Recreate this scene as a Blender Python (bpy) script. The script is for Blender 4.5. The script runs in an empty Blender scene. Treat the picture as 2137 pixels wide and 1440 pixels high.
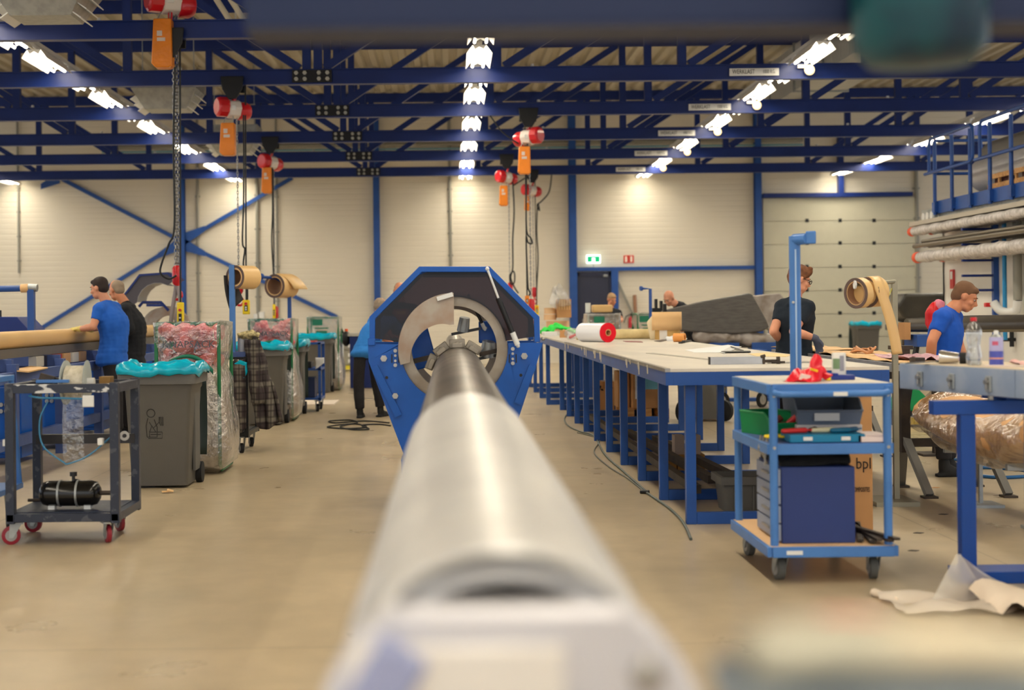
import bpy, bmesh, math, random
from mathutils import Vector, Matrix, Euler, noise
R = math.radians
random.seed(7)
SC = bpy.context.scene
COL = SC.collection
# ------------------------------------------------------------------ camera
F, H, VX, VY, E = 2968.06, 1.38, 940.0, 650.0, 0.011
cam_d = bpy.data.cameras.new('camera')
cam_d.lens = 50; cam_d.sensor_width = 36; cam_d.sensor_fit = 'HORIZONTAL'
cam_d.shift_x = (1068.5 - VX) / 2137; cam_d.shift_y = (VY - 720) / 2137
cam_d.clip_start = 0.05; cam_d.clip_end = 200
cam_d.dof.use_dof = True; cam_d.dof.focus_distance = 12; cam_d.dof.aperture_fstop = 1.8
cam = bpy.data.objects.new('camera', cam_d); COL.objects.link(cam)
cam.matrix_world = Matrix.Translation((0, 0, H)) @ Matrix.Rotation(R(90), 4, 'X') @ Matrix.Rotation(-E, 4, 'Z')
SC.camera = cam
# ------------------------------------------------------------------ world and exposure
SC.view_settings.view_transform = 'Standard'; SC.view_settings.look = 'None'
SC.view_settings.gamma = 1; SC.view_settings.use_curve_mapping = False
SC.view_settings.exposure = 0.0
wd = bpy.data.worlds.new('world'); SC.world = wd; wd.use_nodes = True
wd.node_tree.nodes['Background'].inputs[0].default_value = (0.93, 0.96, 1.0, 1)
wd.node_tree.nodes['Background'].inputs[1].default_value = 1.35
LAMP_W = 34.0        # watts of each ceiling fixture
LAMP_C = (1.0, 0.92, 0.78)
TUBE_E = 26.0
# one warm area lamp sits in every hall fixture, made in the ceiling_light builder below

CE, SE = math.cos(E), math.sin(E)
def P(u, v, Y):      # photo pixel at a known distance -> point in the hall
    du, dv = u - VX, v - VY
    return Vector(((CE*du - SE*dv)*Y/F, Y, H - (SE*du + CE*dv)*Y/F))
def G(u, v, z=0.0):  # photo pixel on a horizontal plane -> point
    b = SE*(u - VX) + CE*(v - VY)
    return P(u, v, F*(H - z)/b)

# ------------------------------------------------------------------ materials
def lin(c):
    return tuple((x/12.92 if x <= .04045 else ((x+.055)/1.055)**2.4) for x in (c[0]/255, c[1]/255, c[2]/255))
MC = {}
def M(name, rgb, rough=.5, metal=0., var=0., rgb2=None, scale=4., bump=0., bscale=60., stretch=None, alpha=1., trans=0., emit=0., spec=.5, coat=0., sheen=0., ior=1.45):
    if name in MC: return MC[name]
    m = bpy.data.materials.new(name); m.use_nodes = True
    nt = m.node_tree; N = nt.nodes; L = nt.links; b = N['Principled BSDF']
    c = lin(rgb) + (1,)
    b.inputs['Base Color'].default_value = c
    b.inputs['Roughness'].default_value = rough; b.inputs['Metallic'].default_value = metal
    b.inputs['Specular IOR Level'].default_value = spec; b.inputs['Alpha'].default_value = alpha
    b.inputs['Transmission Weight'].default_value = trans; b.inputs['Coat Weight'].default_value = coat
    b.inputs['IOR'].default_value = ior; b.inputs['Sheen Weight'].default_value = sheen
    if emit:
        b.inputs['Emission Color'].default_value = c; b.inputs['Emission Strength'].default_value = emit
    m.diffuse_color = c
    if var or bump or rgb2:
        tc = N.new('ShaderNodeTexCoord'); mp = N.new('ShaderNodeMapping'); L.new(tc.outputs['Object'], mp.inputs[0])
        if stretch: mp.inputs['Scale'].default_value = stretch
        n = N.new('ShaderNodeTexNoise'); n.inputs['Scale'].default_value = scale; n.inputs['Detail'].default_value = 6
        L.new(mp.outputs[0], n.inputs[0])
        if var or rgb2:
            mx = N.new('ShaderNodeMix'); mx.data_type = 'RGBA'
            r = N.new('ShaderNodeValToRGB'); r.color_ramp.elements[0].position = .38; r.color_ramp.elements[1].position = .66
            L.new(n.outputs[0], r.inputs[0]); L.new(r.outputs[0], mx.inputs[0])
            c2 = lin(rgb2) + (1,) if rgb2 else tuple(x*(1-var) for x in c[:3]) + (1,)
            mx.inputs[6].default_value = c; mx.inputs[7].default_value = c2
            L.new(mx.outputs[2], b.inputs['Base Color'])
        if bump:
            n2 = N.new('ShaderNodeTexNoise'); n2.inputs['Scale'].default_value = bscale; L.new(mp.outputs[0], n2.inputs[0])
            bp = N.new('ShaderNodeBump'); bp.inputs['Strength'].default_value = bump; bp.inputs['Distance'].default_value = .02
            L.new(n2.outputs[0], bp.inputs['Height']); L.new(bp.outputs[0], b.inputs['Normal'])
    MC[name] = m
    return m
def glassy(name, tint, rough=.08, mix=.12, bump=0.):
    """thin clear or tinted sheet: lets light through, keeps a soft shine"""
    if name in MC: return MC[name]
    m = bpy.data.materials.new(name); m.use_nodes = True
    N = m.node_tree.nodes; L = m.node_tree.links; N.remove(N['Principled BSDF'])
    t = N.new('ShaderNodeBsdfTransparent'); t.inputs[0].default_value = lin(tint) + (1,)
    g = N.new('ShaderNodeBsdfGlossy'); g.inputs['Roughness'].default_value = rough; g.inputs[0].default_value = (1, 1, 1, 1)
    mx = N.new('ShaderNodeMixShader'); lw = N.new('ShaderNodeLayerWeight'); lw.inputs[0].default_value = .25
    mt = N.new('ShaderNodeMath'); mt.operation = 'MULTIPLY_ADD'; mt.inputs[1].default_value = .6; mt.inputs[2].default_value = mix
    L.new(lw.outputs['Facing'], mt.inputs[0]); L.new(mt.outputs[0], mx.inputs[0]); L.new(t.outputs[0], mx.inputs[1]); L.new(g.outputs[0], mx.inputs[2])
    if bump:
        n = N.new('ShaderNodeTexNoise'); n.inputs['Scale'].default_value = 14; n.inputs['Detail'].default_value = 4
        tc = N.new('ShaderNodeTexCoord'); L.new(tc.outputs['Object'], n.inputs[0])
        bp = N.new('ShaderNodeBump'); bp.inputs['Strength'].default_value = bump; bp.inputs['Distance'].default_value = .05
        L.new(n.outputs[0], bp.inputs['Height']); L.new(bp.outputs[0], g.inputs['Normal'])
    L.new(mx.outputs[0], N['Material Output'].inputs[0]); MC[name] = m
    return m
BLUE = M('blue_paint', (34, 80, 156), .38, var=.18, scale=3)
BLUED = M('dark_blue_paint', (3, 38, 112), .42, var=.15, scale=2)
BLUEL = M('light_blue_paint', (70, 122, 190), .35, var=.12, scale=5)
BLUEM = M('machine_blue', (0, 84, 178), .36, var=.12, scale=6)
BLUEG = M('greyish_blue_paint', (70, 92, 150), .5, var=.2, scale=5)
STEEL = M('steel', (176, 172, 165), .32, .85, var=.2, scale=9)
GALV = M('galvanised', (168, 172, 172), .42, .6, var=.2, scale=12)
ALU = M('aluminium', (190, 192, 196), .34, .7, var=.15, scale=7)
BLACK = M('black_paint', (22, 22, 24), .4, var=.2)
RUBBER = M('black_rubber', (28, 28, 30), .75)
CABLE = M('black_cable', (24, 26, 28), .55)
RED = M('red_paint', (206, 24, 34), .32, var=.1)
ORANGE = M('orange_bag', (232, 132, 22), .35, var=.1, bump=.4, bscale=12)
YELL = M('yellow_plastic', (240, 208, 10), .35)
WHITE = M('white_plastic', (225, 225, 222), .4)
PAPER = M('white_paper', (232, 232, 232), .7)
TAN = M('tan_film', (228, 188, 126), .42, var=.06, scale=2)
TANP = M('tan_paper', (226, 184, 130), .6, var=.06, scale=3)
CARD = M('cardboard', (196, 146, 96), .8, var=.1, scale=4)
WOOD = M('pale_wood', (214, 164, 104), .6, rgb2=(184, 128, 74), scale=4, stretch=(1, 8, 8))
DARKB = M('brown_steel', (72, 60, 50), .5, .3, rgb2=(48, 42, 38), scale=8)
GREYB = M('bin_grey', (98, 96, 92), .55, var=.08, scale=3, bump=.08, bscale=160)
TEAL = M('teal_bag', (0, 184, 214), .2, rgb2=(0, 158, 192), scale=8, bump=.6, bscale=9)
GREEN = M('green_paint', (22, 110, 66), .4)
CHAIN = M('chain_steel', (150, 150, 150), .35, .8)
CARBON = M('carbon_panel', (96, 92, 88), .45, rgb2=(80, 77, 74), scale=6, stretch=(1, 1, 6))
TABLE = M('table_top', (222, 214, 200), .35, rgb2=(200, 194, 184), scale=2.5, stretch=(1, .3, 1))
SKIN = M('skin', (214, 150, 118), .5, var=.06, scale=20)
SKINT = M('tanned_skin', (206, 138, 102), .5, var=.06, scale=20)
FILM = glassy('clear_film', (236, 236, 236), .12, .16, .9)
CLEAR = glassy('clear_plastic', (232, 236, 240), .06, .12)
TINT = glassy('tinted_acrylic', (122, 104, 110), .05, .025)
TRANSL = M('milky_film', (226, 222, 214), .4, alpha=.42)

# ------------------------------------------------------------------ helpers
WL = {}
def tag(o, label=None, cat=None, group=None, kind=None):
    if label: o['label'] = label
    if cat: o['category'] = cat
    if group: o['group'] = group
    if kind: o['kind'] = kind
    return o
def thing(name, label, cat, loc=(0, 0, 0), rz=0, group=None, w=False, kind=None):
    o = bpy.data.objects.new(name, None); o.empty_display_size = .1; COL.objects.link(o)
    o.location = loc; o.rotation_euler = (0, 0, rz)
    if w: WL[o.name] = Vector(loc)
    return tag(o, label, cat, group, kind)
def copy_tree(o, parent=None):
    c = o.copy(); COL.objects.link(c)
    if parent is not None: c.parent = parent
    if o.name in WL: WL[c.name] = WL[o.name]
    for ch in list(o.children): copy_tree(ch, c)
    return c
def clone(o, loc, rz=None, label=None, group=None):
    c = copy_tree(o); c.location = loc
    if rz is not None: c.rotation_euler[2] = rz
    if label: c['label'] = label
    if group: c['group'] = group
    return c
def frame_of(d, up=Vector((0, 0, 1))):
    d = Vector(d).normalized()
    if abs(d.dot(up)) > .98: up = Vector((0, 1, 0))
    x = up.cross(d).normalized(); y = d.cross(x)
    return x, y, d
class MB:
    def __init__(s): s.v = []; s.f = []
    def add(s, vs, fs):
        n = len(s.v); s.v += [Vector(p) for p in vs]; s.f += [tuple(i + n for i in f) for f in fs]; return s
    def box(s, c, d, rot=None):
        c = Vector(c); hx, hy, hz = d[0]/2, d[1]/2, d[2]/2
        vs = [Vector((x, y, z)) for z in (-hz, hz) for x, y in ((-hx, -hy), (hx, -hy), (hx, hy), (-hx, hy))]
        if rot is not None:
            m = rot if isinstance(rot, Matrix) else Euler(rot).to_matrix(); vs = [m @ p for p in vs]
        return s.add([p + c for p in vs], [(3, 2, 1, 0), (4, 5, 6, 7), (0, 1, 5, 4), (1, 2, 6, 5), (2, 3, 7, 6), (3, 0, 4, 7)])
    def bb(s, x0, x1, y0, y1, z0, z1): return s.box(((x0+x1)/2, (y0+y1)/2, (z0+z1)/2), (abs(x1-x0), abs(y1-y0), abs(z1-z0)))
    def bar(s, p0, p1, w, h, up=Vector((0, 0, 1))):
        p0 = Vector(p0); p1 = Vector(p1); x, y, d = frame_of(p1 - p0, up)
        return s.box((p0+p1)/2, (w, h, (p1-p0).length), Matrix((x, y, d)).transposed())
    def tube(s, pts, r, n=10, cap=True, closed=False):
        pts = [Vector(p) for p in pts]; k = len(pts); rs = r if isinstance(r, (list, tuple)) else [r]*k
        ds = []
        for i in range(k):
            a = pts[(i-1) % k] if (closed or i > 0) else pts[i]; b = pts[(i+1) % k] if (closed or i < k-1) else pts[i]
            ds.append((b-a).normalized() if (b-a).length > 1e-9 else Vector((0, 0, 1)))
        x, y, d = frame_of(ds[0]); vs = []; fs = []
        for i in range(k):
            if i: x = (x - ds[i]*x.dot(ds[i])).normalized(); y = ds[i].cross(x)
            vs += [pts[i] + (x*math.cos(2*math.pi*j/n) + y*math.sin(2*math.pi*j/n))*rs[i] for j in range(n)]
        for i in range(k if closed else k-1):
            a = i*n; b = ((i+1) % k)*n
            fs += [(a+j, a+(j+1) % n, b+(j+1) % n, b+j) for j in range(n)]
        if cap and not closed: fs += [tuple(range(n-1, -1, -1)), tuple((k-1)*n+j for j in range(n))]
        return s.add(vs, fs)
    def cyl(s, p0, p1, r0, r1=None, n=20, cap=True): return s.tube([p0, p1], [r0, r0 if r1 is None else r1], n, cap)
    def lathe(s, prof, o=(0, 0, 0), ax=(0, 0, 1), n=24, a0=0, a1=360, closed=False):
        """prof: (radius, height) list; revolve about ax through o"""
        o = Vector(o); x, y, d = frame_of(ax); full = abs(a1-a0) >= 360; m = n if full else n+1; k = len(prof); vs = []; fs = []
        for r, h in prof:
            for j in range(m):
                t = R(a0 + (a1-a0)*j/n); vs.append(o + d*h + (x*math.cos(t) + y*math.sin(t))*r)
        for i in range(k if closed else k-1):
            a = i*m; b = ((i+1) % k)*m
            fs += [(a+j, a+(j+1) % m, b+(j+1) % m, b+j) for j in range(n)]
        if full and not closed:
            if prof[0][0] > 1e-5: fs.append(tuple(range(m-1, -1, -1)))
            if prof[-1][0] > 1e-5: fs.append(tuple((k-1)*m+j for j in range(m)))
        if not full and closed: fs += [tuple(i*m for i in range(k)), tuple(i*m+n for i in range(k-1, -1, -1))]
        return s.add(vs, fs)
    def prism(s, poly, y0, y1, ax='Y'):
        k = len(poly)
        mk = {'Y': lambda a, b, t: (a, t, b), 'X': lambda a, b, t: (t, a, b), 'Z': lambda a, b, t: (a, b, t)}[ax]
        vs = [mk(a, b, y0) for a, b in poly] + [mk(a, b, y1) for a, b in poly]
        fs = [tuple(range(k)), tuple(range(2*k-1, k-1, -1))] + [(i, i+k, (i+1) % k+k, (i+1) % k) for i in range(k)]
        return s.add(vs, fs)
    def ell(s, c, r, rot=None, n=14, m=9):
        c = Vector(c); vs = []; fs = []
        for i in range(m+1):
            t = math.pi*i/m
            for j in range(n):
                p = 2*math.pi*j/n; vs.append(Vector((r[0]*math.sin(t)*math.cos(p), r[1]*math.sin(t)*math.sin(p), r[2]*math.cos(t))))
        if rot is not None: vs = [rot @ p for p in vs]
        for i in range(m): fs += [(i*n+j, (i+1)*n+j, (i+1)*n+(j+1) % n, i*n+(j+1) % n) for j in range(n)]
        return s.add([p+c for p in vs], fs)
    def cap(s, p0, p1, r0, r1, n=14):
        """limb: a tapered rod with round ends"""
        p0 = Vector(p0); p1 = Vector(p1); d = (p1-p0); L_ = max(d.length, 1e-4); d = d/L_; pts = []; rs = []
        for a in (80, 60, 35): pts.append(p0 - d*r0*math.sin(R(a))); rs.append(r0*math.cos(R(a)))
        pts += [p0, p1]; rs += [r0, r1]
        for a in (35, 60, 80): pts.append(p1 + d*r1*math.sin(R(a))); rs.append(r1*math.cos(R(a)))
        return s.tube(pts, rs, n)
    def grid(s, nu, nv, fn):
        vs = [fn(i/nu, j/nv) for j in range(nv+1) for i in range(nu+1)]; w = nu+1
        return s.add(vs, [(j*w+i, j*w+i+1, (j+1)*w+i+1, (j+1)*w+i) for j in range(nv) for i in range(nu)])
    def build(s, name, mat, parent=None, smooth=38, bevel=0., solid=0., sub=0, remesh=0., disp=0.):
        off = Vector((0, 0, 0))
        if parent is not None:
            r = parent
            while r.parent is not None: r = r.parent
            off = WL.get(r.name, off)
        me = bpy.data.meshes.new(name); me.from_pydata([p - off for p in s.v], [], s.f)
        bm = bmesh.new(); bm.from_mesh(me)
        if not remesh: bmesh.ops.remove_doubles(bm, verts=bm.verts, dist=1e-6)
        bmesh.ops.recalc_face_normals(bm, faces=bm.faces); bm.to_mesh(me); bm.free()
        me.materials.append(mat)
        o = bpy.data.objects.new(name, me); COL.objects.link(o)
        if parent is not None: o.parent = parent
        if remesh:
            md = o.modifiers.new('r', 'REMESH'); md.mode = 'VOXEL'; md.voxel_size = remesh
            sm = o.modifiers.new('s', 'SMOOTH'); sm.factor = .5; sm.iterations = 4
            dg = bpy.context.evaluated_depsgraph_get(); me2 = bpy.data.meshes.new_from_object(o.evaluated_get(dg))
            o.modifiers.clear(); o.data = me2; me = me2; bpy.data.meshes.remove(bpy.data.meshes[name]) if False else None
            if disp:
                for v in me.vertices:
                    k = noise.noise(v.co*9)*.6 + noise.noise(v.co*23)*.4; v.co += v.normal*k*disp
            if not me.materials: me.materials.append(mat)
            me.polygons.foreach_set('use_smooth', [True]*len(me.polygons))
            return o
        if bevel:
            md = o.modifiers.new('b', 'BEVEL'); md.width = bevel; md.segments = 2; md.limit_method = 'ANGLE'; md.angle_limit = R(40)
        if solid:
            md = o.modifiers.new('t', 'SOLIDIFY'); md.thickness = solid; md.offset = 0
        if sub:
            md = o.modifiers.new('u', 'SUBSURF'); md.levels = sub; md.render_levels = sub
        if smooth:
            me.polygons.foreach_set('use_smooth', [True]*len(me.polygons))
            if smooth < 180: me.set_sharp_from_angle(angle=R(smooth))
        return o
def text(body, size, mat, name, parent, loc, rot=(R(90), 0, 0), depth=.001, align='CENTER', sx=1.):
    cu = bpy.data.curves.new(name, 'FONT'); cu.body = body; cu.size = size; cu.extrude = depth; cu.align_x = align; cu.align_y = 'CENTER'; cu.resolution_u = 2
    t = bpy.data.objects.new('tmp', cu); COL.objects.link(t)
    me = bpy.data.meshes.new_from_object(t.evaluated_get(bpy.context.evaluated_depsgraph_get())); bpy.data.objects.remove(t)
    r = parent
    while r is not None and r.parent is not None: r = r.parent
    off = WL.get(r.name, Vector((0, 0, 0))) if r is not None else Vector((0, 0, 0))
    m = Matrix.Translation(Vector(loc) - off) @ Euler(rot).to_matrix().to_4x4() @ Matrix.Diagonal((sx, 1, 1, 1))
    me.transform(m); me.materials.clear(); me.materials.append(mat)
    o = bpy.data.objects.new(name, me); COL.objects.link(o); o.parent = parent
    return o
def crumple(o, amp, sc=9):
    for v in o.data.vertices: v.co += Vector((noise.noise(v.co*sc), noise.noise(v.co*sc + Vector((7, 3, 1))), noise.noise(v.co*sc + Vector((2, 9, 4)))))*amp
    return o
def arc(c, r, a0, a1, n=16, pl='XZ'):
    c = Vector(c); out = []
    for i in range(n+1):
        t = R(a0 + (a1-a0)*i/n); a, b = r*math.cos(t), r*math.sin(t)
        out.append(c + Vector({'XZ': (a, 0, b), 'XY': (a, b, 0), 'YZ': (0, a, b)}[pl]))
    return out
# ------------------------------------------------------------------ the hall
def floor_material():
    m = M('polished_concrete', (186, 168, 138), .24, rgb2=(172, 156, 128), scale=.8); N = m.node_tree.nodes; L = m.node_tree.links
    b = N['Principled BSDF']; b.inputs['Specular IOR Level'].default_value = .55
    tc = N.new('ShaderNodeTexCoord'); n = N.new('ShaderNodeTexNoise'); n.inputs['Scale'].default_value = 1.3; n.inputs['Detail'].default_value = 8
    L.new(tc.outputs['Object'], n.inputs[0]); mr = N.new('ShaderNodeMapRange'); mr.inputs[3].default_value = .2; mr.inputs[4].default_value = .42
    L.new(n.outputs[0], mr.inputs[0]); L.new(mr.outputs[0], b.inputs['Roughness'])
    # fine cloudy speckle and sawn joints
    n2 = N.new('ShaderNodeTexNoise'); n2.inputs['Scale'].default_value = 5; n2.inputs['Detail'].default_value = 6; n2.inputs['Roughness'].default_value = .6
    L.new(tc.outputs['Object'], n2.inputs[0]); r2 = N.new('ShaderNodeMapRange'); r2.inputs[1].default_value = .3; r2.inputs[2].default_value = .7; r2.inputs[3].default_value = .9; r2.inputs[4].default_value = 1.06
    L.new(n2.outputs[0], r2.inputs[0])
    sp = N.new('ShaderNodeSeparateXYZ'); L.new(tc.outputs['Object'], sp.inputs[0]); js = []
    for k, (per, o) in enumerate(((6.0, 2.95), (6.0, 5.87))):
        a = N.new('ShaderNodeMath'); a.operation = 'SUBTRACT'; a.inputs[1].default_value = o; L.new(sp.outputs[k], a.inputs[0])
        w = N.new('ShaderNodeMath'); w.operation = 'PINGPONG'; w.inputs[1].default_value = per/2; L.new(a.outputs[0], w.inputs[0])
        g = N.new('ShaderNodeMath'); g.operation = 'GREATER_THAN'; g.inputs[1].default_value = .004; L.new(w.outputs[0], g.inputs[0]); js.append(g)
    j = N.new('ShaderNodeMath'); j.operation = 'MULTIPLY'; L.new(js[0].outputs[0], j.inputs[0]); L.new(js[1].outputs[0], j.inputs[1])
    jr = N.new('ShaderNodeMapRange'); jr.inputs[3].default_value = .55; jr.inputs[4].default_value = 1; L.new(j.outputs[0], jr.inputs[0])
    k = N.new('ShaderNodeMath'); k.operation = 'MULTIPLY'; L.new(jr.outputs[0], k.inputs[0]); L.new(r2.outputs[0], k.inputs[1])
    mx = N.new('ShaderNodeMix'); mx.data_type = 'RGBA'; mx.blend_type = 'MULTIPLY'; mx.inputs[0].default_value = 1
    src = b.inputs['Base Color'].links[0].from_socket; L.new(src, mx.inputs[6]); L.new(k.outputs[0], mx.inputs[7]); L.new(mx.outputs[2], b.inputs['Base Color'])
    return m
def ribbed(name, rgb, per, rough=.55, strength=.5, axis=2, lines=.5):
    m = M(name, rgb, rough, var=.03, scale=.4); N = m.node_tree.nodes; L = m.node_tree.links; b = N['Principled BSDF']
    tc = N.new('ShaderNodeTexCoord'); sp = N.new('ShaderNodeSeparateXYZ'); L.new(tc.outputs['Object'], sp.inputs[0])
    w = N.new('ShaderNodeMath'); w.operation = 'PINGPONG'; w.inputs[1].default_value = per/2; L.new(sp.outputs[axis], w.inputs[0])
    r = N.new('ShaderNodeMapRange'); r.inputs[1].default_value = 0; r.inputs[2].default_value = per*.12; L.new(w.outputs[0], r.inputs[0])
    bp = N.new('ShaderNodeBump'); bp.inputs['Strength'].default_value = strength; bp.inputs['Distance'].default_value = .02
    L.new(r.outputs[0], bp.inputs['Height']); L.new(bp.outputs[0], b.inputs['Normal'])
    return m
def struct(name, mb, mat, **k): return tag(mb.build(name, mat, **k), kind='structure')
YW = 37.0
WALLM = ribbed('cream_wall_panel', (226, 218, 200), .14, strength=.35)
struct('floor', MB().bb(-22, 22, -8, YW+.4, -.2, 0), floor_material(), smooth=0)
struct('wall_back', MB().bb(-22, 22, YW, YW+.3, 0, 6.75), WALLM, smooth=0)
cm = MB(); per = .3; prof = []
for i in range(int(44/per)):
    x = -22 + i*per; prof += [(x, .0), (x+.11, .0), (x+.15, .07), (x+.26, .07)]
def deck(u, v):
    i = int(round(u*(len(prof)-1))); x, z = prof[i]; y = -8 + v*(YW+8)
    return (x, y, 6.62 + z)
cm.grid(len(prof)-1, 1, deck)
struct('ceiling', cm, M('roof_deck', (182, 174, 154), .45, var=.1, scale=1, stretch=(1, .1, 1)), smooth=0, solid=.01)

# roof trusses with their hoist rails
YB = [F*3.25*(2.092 + .357*i)*1e-3 for i in range(-1, 5)]
ZB = H + 3.25
ords = ['nearest', 'second nearest', 'third', 'fourth', 'second farthest', 'farthest']
BOLT = M('bolt_zinc', (176, 176, 168), .4, .5)
for i, y in enumerate(YB):
    t = thing('roof_truss', 'dark blue lattice roof truss with hoist rail, %s of the six' % ords[i], 'truss', (-1.92, y, ZB), w=True, group='blue roof trusses')
    zt = H + 5.02
    m = MB(); m.bb(-16, 16, y-.004, y+.004, ZB, ZB+.2); m.bb(-16, 16, y-.07, y+.07, ZB-.012, ZB+.006); m.bb(-16, 16, y-.07, y+.07, ZB+.19, ZB+.205); m.bb(-16, 16, y-.035, y+.035, ZB+.006, ZB+.19)
    m.build('hoist_rail', BLUED, t, smooth=0)
    MB().bb(-16, 16, y-.06, y+.06, zt, zt+.17).build('top_chord', BLUED, t, smooth=0)
    MB().bb(-16, 16, y-.015+.0, y+.0, zt-.02, zt).bb(-16, 16, y-.06, y+.06, zt+.17, zt+.2).build('chord_plate', BLUED, t, smooth=0)
    for s in (-1, 1):
        for k in range(6):
            x0 = -1.92 + s*(.08 if k == 0 else 2.62*k)
            if abs(x0) > 15: continue
            MB().bb(x0-.06, x0+.06, y-.05, y+.05, ZB+.2, zt).build('upright', BLUED, t, smooth=0)
            x1 = -1.92 + s*2.62*(k+1) - s*.1
            if abs(x1) < 15.5: MB().bar((x0 + s*.1, y, ZB+.22), (x1, y, zt), .11, .09, Vector((0, 1, 0))).build('diagonal_brace', BLUED, t, smooth=0)
    sp = MB().bb(-2.2, -1.64, y-.09, y-.066, ZB+.01, ZB+.185).build('splice_plate', BLACK, t, smooth=0)
    for q in range(8):
        x = -1.92 + (-.22, -.1, .1, .22)[q % 4]; z = ZB + (.055 if q < 4 else .14)
        MB().cyl((x, y-.125, z), (x, y-.085, z), .031, n=6).build('bolt', BOLT, sp, smooth=30)
    # rating plate
    if i > 0:
        pl = MB().bb(3.98, 4.68, y-.082, y-.072, ZB+.035, ZB+.14).build('rating_plate', WHITE, t, smooth=0)
        text('WERKLAST', .088, BLACK, 'lettering', pl, (4.18, y-.084, ZB+.09), sx=.72)
        text('1000 KG.', .078, BLACK, 'lettering', pl, (4.54, y-.084, ZB+.09), sx=.6)
    for x in (-12.6, -7.5, -4.1, .9, 6.7, 9.2):
        MB().cyl((x+i*.3, y, ZB+.2), (x+i*.3, y, ZB+.25), .03, .022).build('cap', WHITE, t)
# round lamps beside the rating plates
BULB = M('warm_bulb', (255, 226, 170), .4, emit=1.6)
for i, y in enumerate(YB[1:]):
    t = thing('round_lamp', 'small round lamp beside the load plate on the %s rail' % ['nearest legible', 'second legible', 'third legible', 'fourth legible', 'farthest'][i], 'lamp', (5.1, y-.08, ZB+.1), group='round lamps on the hoist rails')
    MB().ell((0, -.05, 0), (.075, .05, .075)).build('globe', BULB, t)
    MB().bb(-.16, -.02, -.03, .0, .03, .08).cyl((0, 0, 0), (0, -.02, 0), .06).build('holder', WHITE, t)

# ceiling fixtures
TUBEM = M('fluorescent_tube', (255, 244, 220), .4, emit=TUBE_E)
REFL = M('reflector_white', (244, 242, 236), .35)
def make_light():
    t = thing('ceiling_light', 'x', 'light', (0, 0, 0))
    for c in (-.9, .9):
        m = MB(); L_ = .62
        m.add([(a*w, c+b, z) for b in (-L_, L_) for a, w, z in ((-1, .17, 0), (-1, .09, .11), (1, .09, .11), (1, .17, 0))], [(0, 1, 5, 4), (1, 2, 6, 5), (2, 3, 7, 6)])
        m.build('reflector', REFL, t, smooth=0, solid=.006)
        for s in (-1, 1):
            MB().cyl((s*.075, c-L_+.03, .03), (s*.075, c+L_-.03, .03), .018, n=8).build('tube', TUBEM, t)
            MB().add([(-.09, c+s*L_, .11), (.09, c+s*L_, .11), (.06, c+s*L_, .05), (0, c+s*L_, .085), (-.06, c+s*L_, .05)], [(0, 1, 2, 3, 4)]).build('end_plate', REFL, t, smooth=0, solid=.006)
    MB().bb(-.035, .035, -1.6, 1.6, .115, .17).build('housing', WHITE, t, smooth=0)
    ld = bpy.data.lights.new('ceiling_light_glow', 'AREA'); ld.shape = 'RECTANGLE'; ld.size = .26; ld.size_y = 2.9; ld.energy = LAMP_W; ld.color = LAMP_C; ld.spread = R(150)
    lo = bpy.data.objects.new('glow', ld); COL.objects.link(lo); lo.parent = t; lo.location = (0, 0, -.012)
    return t
L0 = make_light(); first = True
rows = [(-5.45, 'left row'), (.42, 'middle row'), (4.95, 'row by the load plates'), (10.0, 'far right row'), (-11.2, 'far left row')]
ZL = H + 3.40
for xr, rn in rows:
    rl = thing('light_rail', 'long thin white rail carrying the lamps of the %s' % rn, 'rail', (xr, 20, ZL+.2), w=True, group='lamp rails')
    MB().bb(xr-.03, xr+.03, -7.5 if abs(xr) < 9 else 15, YW-.35, ZL+.18, ZL+.235).build('rail', WHITE, rl, smooth=0)
    for k in range(-5 if abs(xr) < 9 else 0, 12):  # rows run on unseen behind the camera, added to light front faces
        yc = YB[1] + (YB[2]-YB[1])*(k-5.5)
        if yc > YW: continue
        if k == 10: yc = min(yc, YW-1.75)
        if abs(xr) > 9 and yc < 14: continue
        n_ = ['farthest', 'second farthest', 'third farthest', 'fourth farthest', 'fifth farthest', 'sixth farthest', 'seventh farthest', 'eighth farthest', 'ninth farthest', 'tenth farthest', 'eleventh farthest', '12th farthest', '13th farthest', '14th farthest', '15th farthest', '16th farthest', '17th farthest'][10-k]
        lb = 'lit twin ceiling light, %s in the %s' % (n_, rn)
        if first: o = L0; first = False; o.location = (xr, yc, ZL); o['label'] = lb
        else: o = clone(L0, (xr, yc, ZL), label=lb)
        o['group'] = 'ceiling lights of the %s' % rn
    if abs(xr) < 9:
        pass

# columns, rails and braces on the back wall
def wall_bar(name, label, cat, p0, p1, w, d=.14, mat=None, group=None, parent=None, y=YW-.09):
    p0, p1 = (P(p0[0], p0[1], y), P(p1[0], p1[1], y)) if not isinstance(p0, Vector) else (p0, p1)
    if parent is None: t = thing(name, label, cat, ((p0+p1)/2 if group == 'b' else (p0.x, y, 0)), w=True)
    m = MB().bar(p0, p1, w, d, Vector((0, 1, 0)))
    o = m.build(name if parent else 'bar', mat or BLUE, parent or t, smooth=0)
    return o
def column(u, lab, wdt=.15, z1=6.6):
    x = P(u, 560, YW-.12).x; t = thing('steel_column', lab, 'column', (x, YW-.12, 0), group='blue wall columns')
    MB().bb(-wdt/2, wdt/2, -.1, -.085, 0, z1).bb(-wdt/2, wdt/2, .1, .115, 0, z1).bb(-.006, .006, -.09, .1, 0, z1).build('profile', BLUE, t, smooth=0)
    MB().bb(-wdt/2-.05, wdt/2+.05, -.12, .115, 0, .02).build('base_plate', BLUE, t, smooth=0)
    return t
column(381, 'blue steel column where the diagonal wall braces cross')
column(787, 'blue steel column on the back wall left of the octagonal machine', .16)
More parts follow.
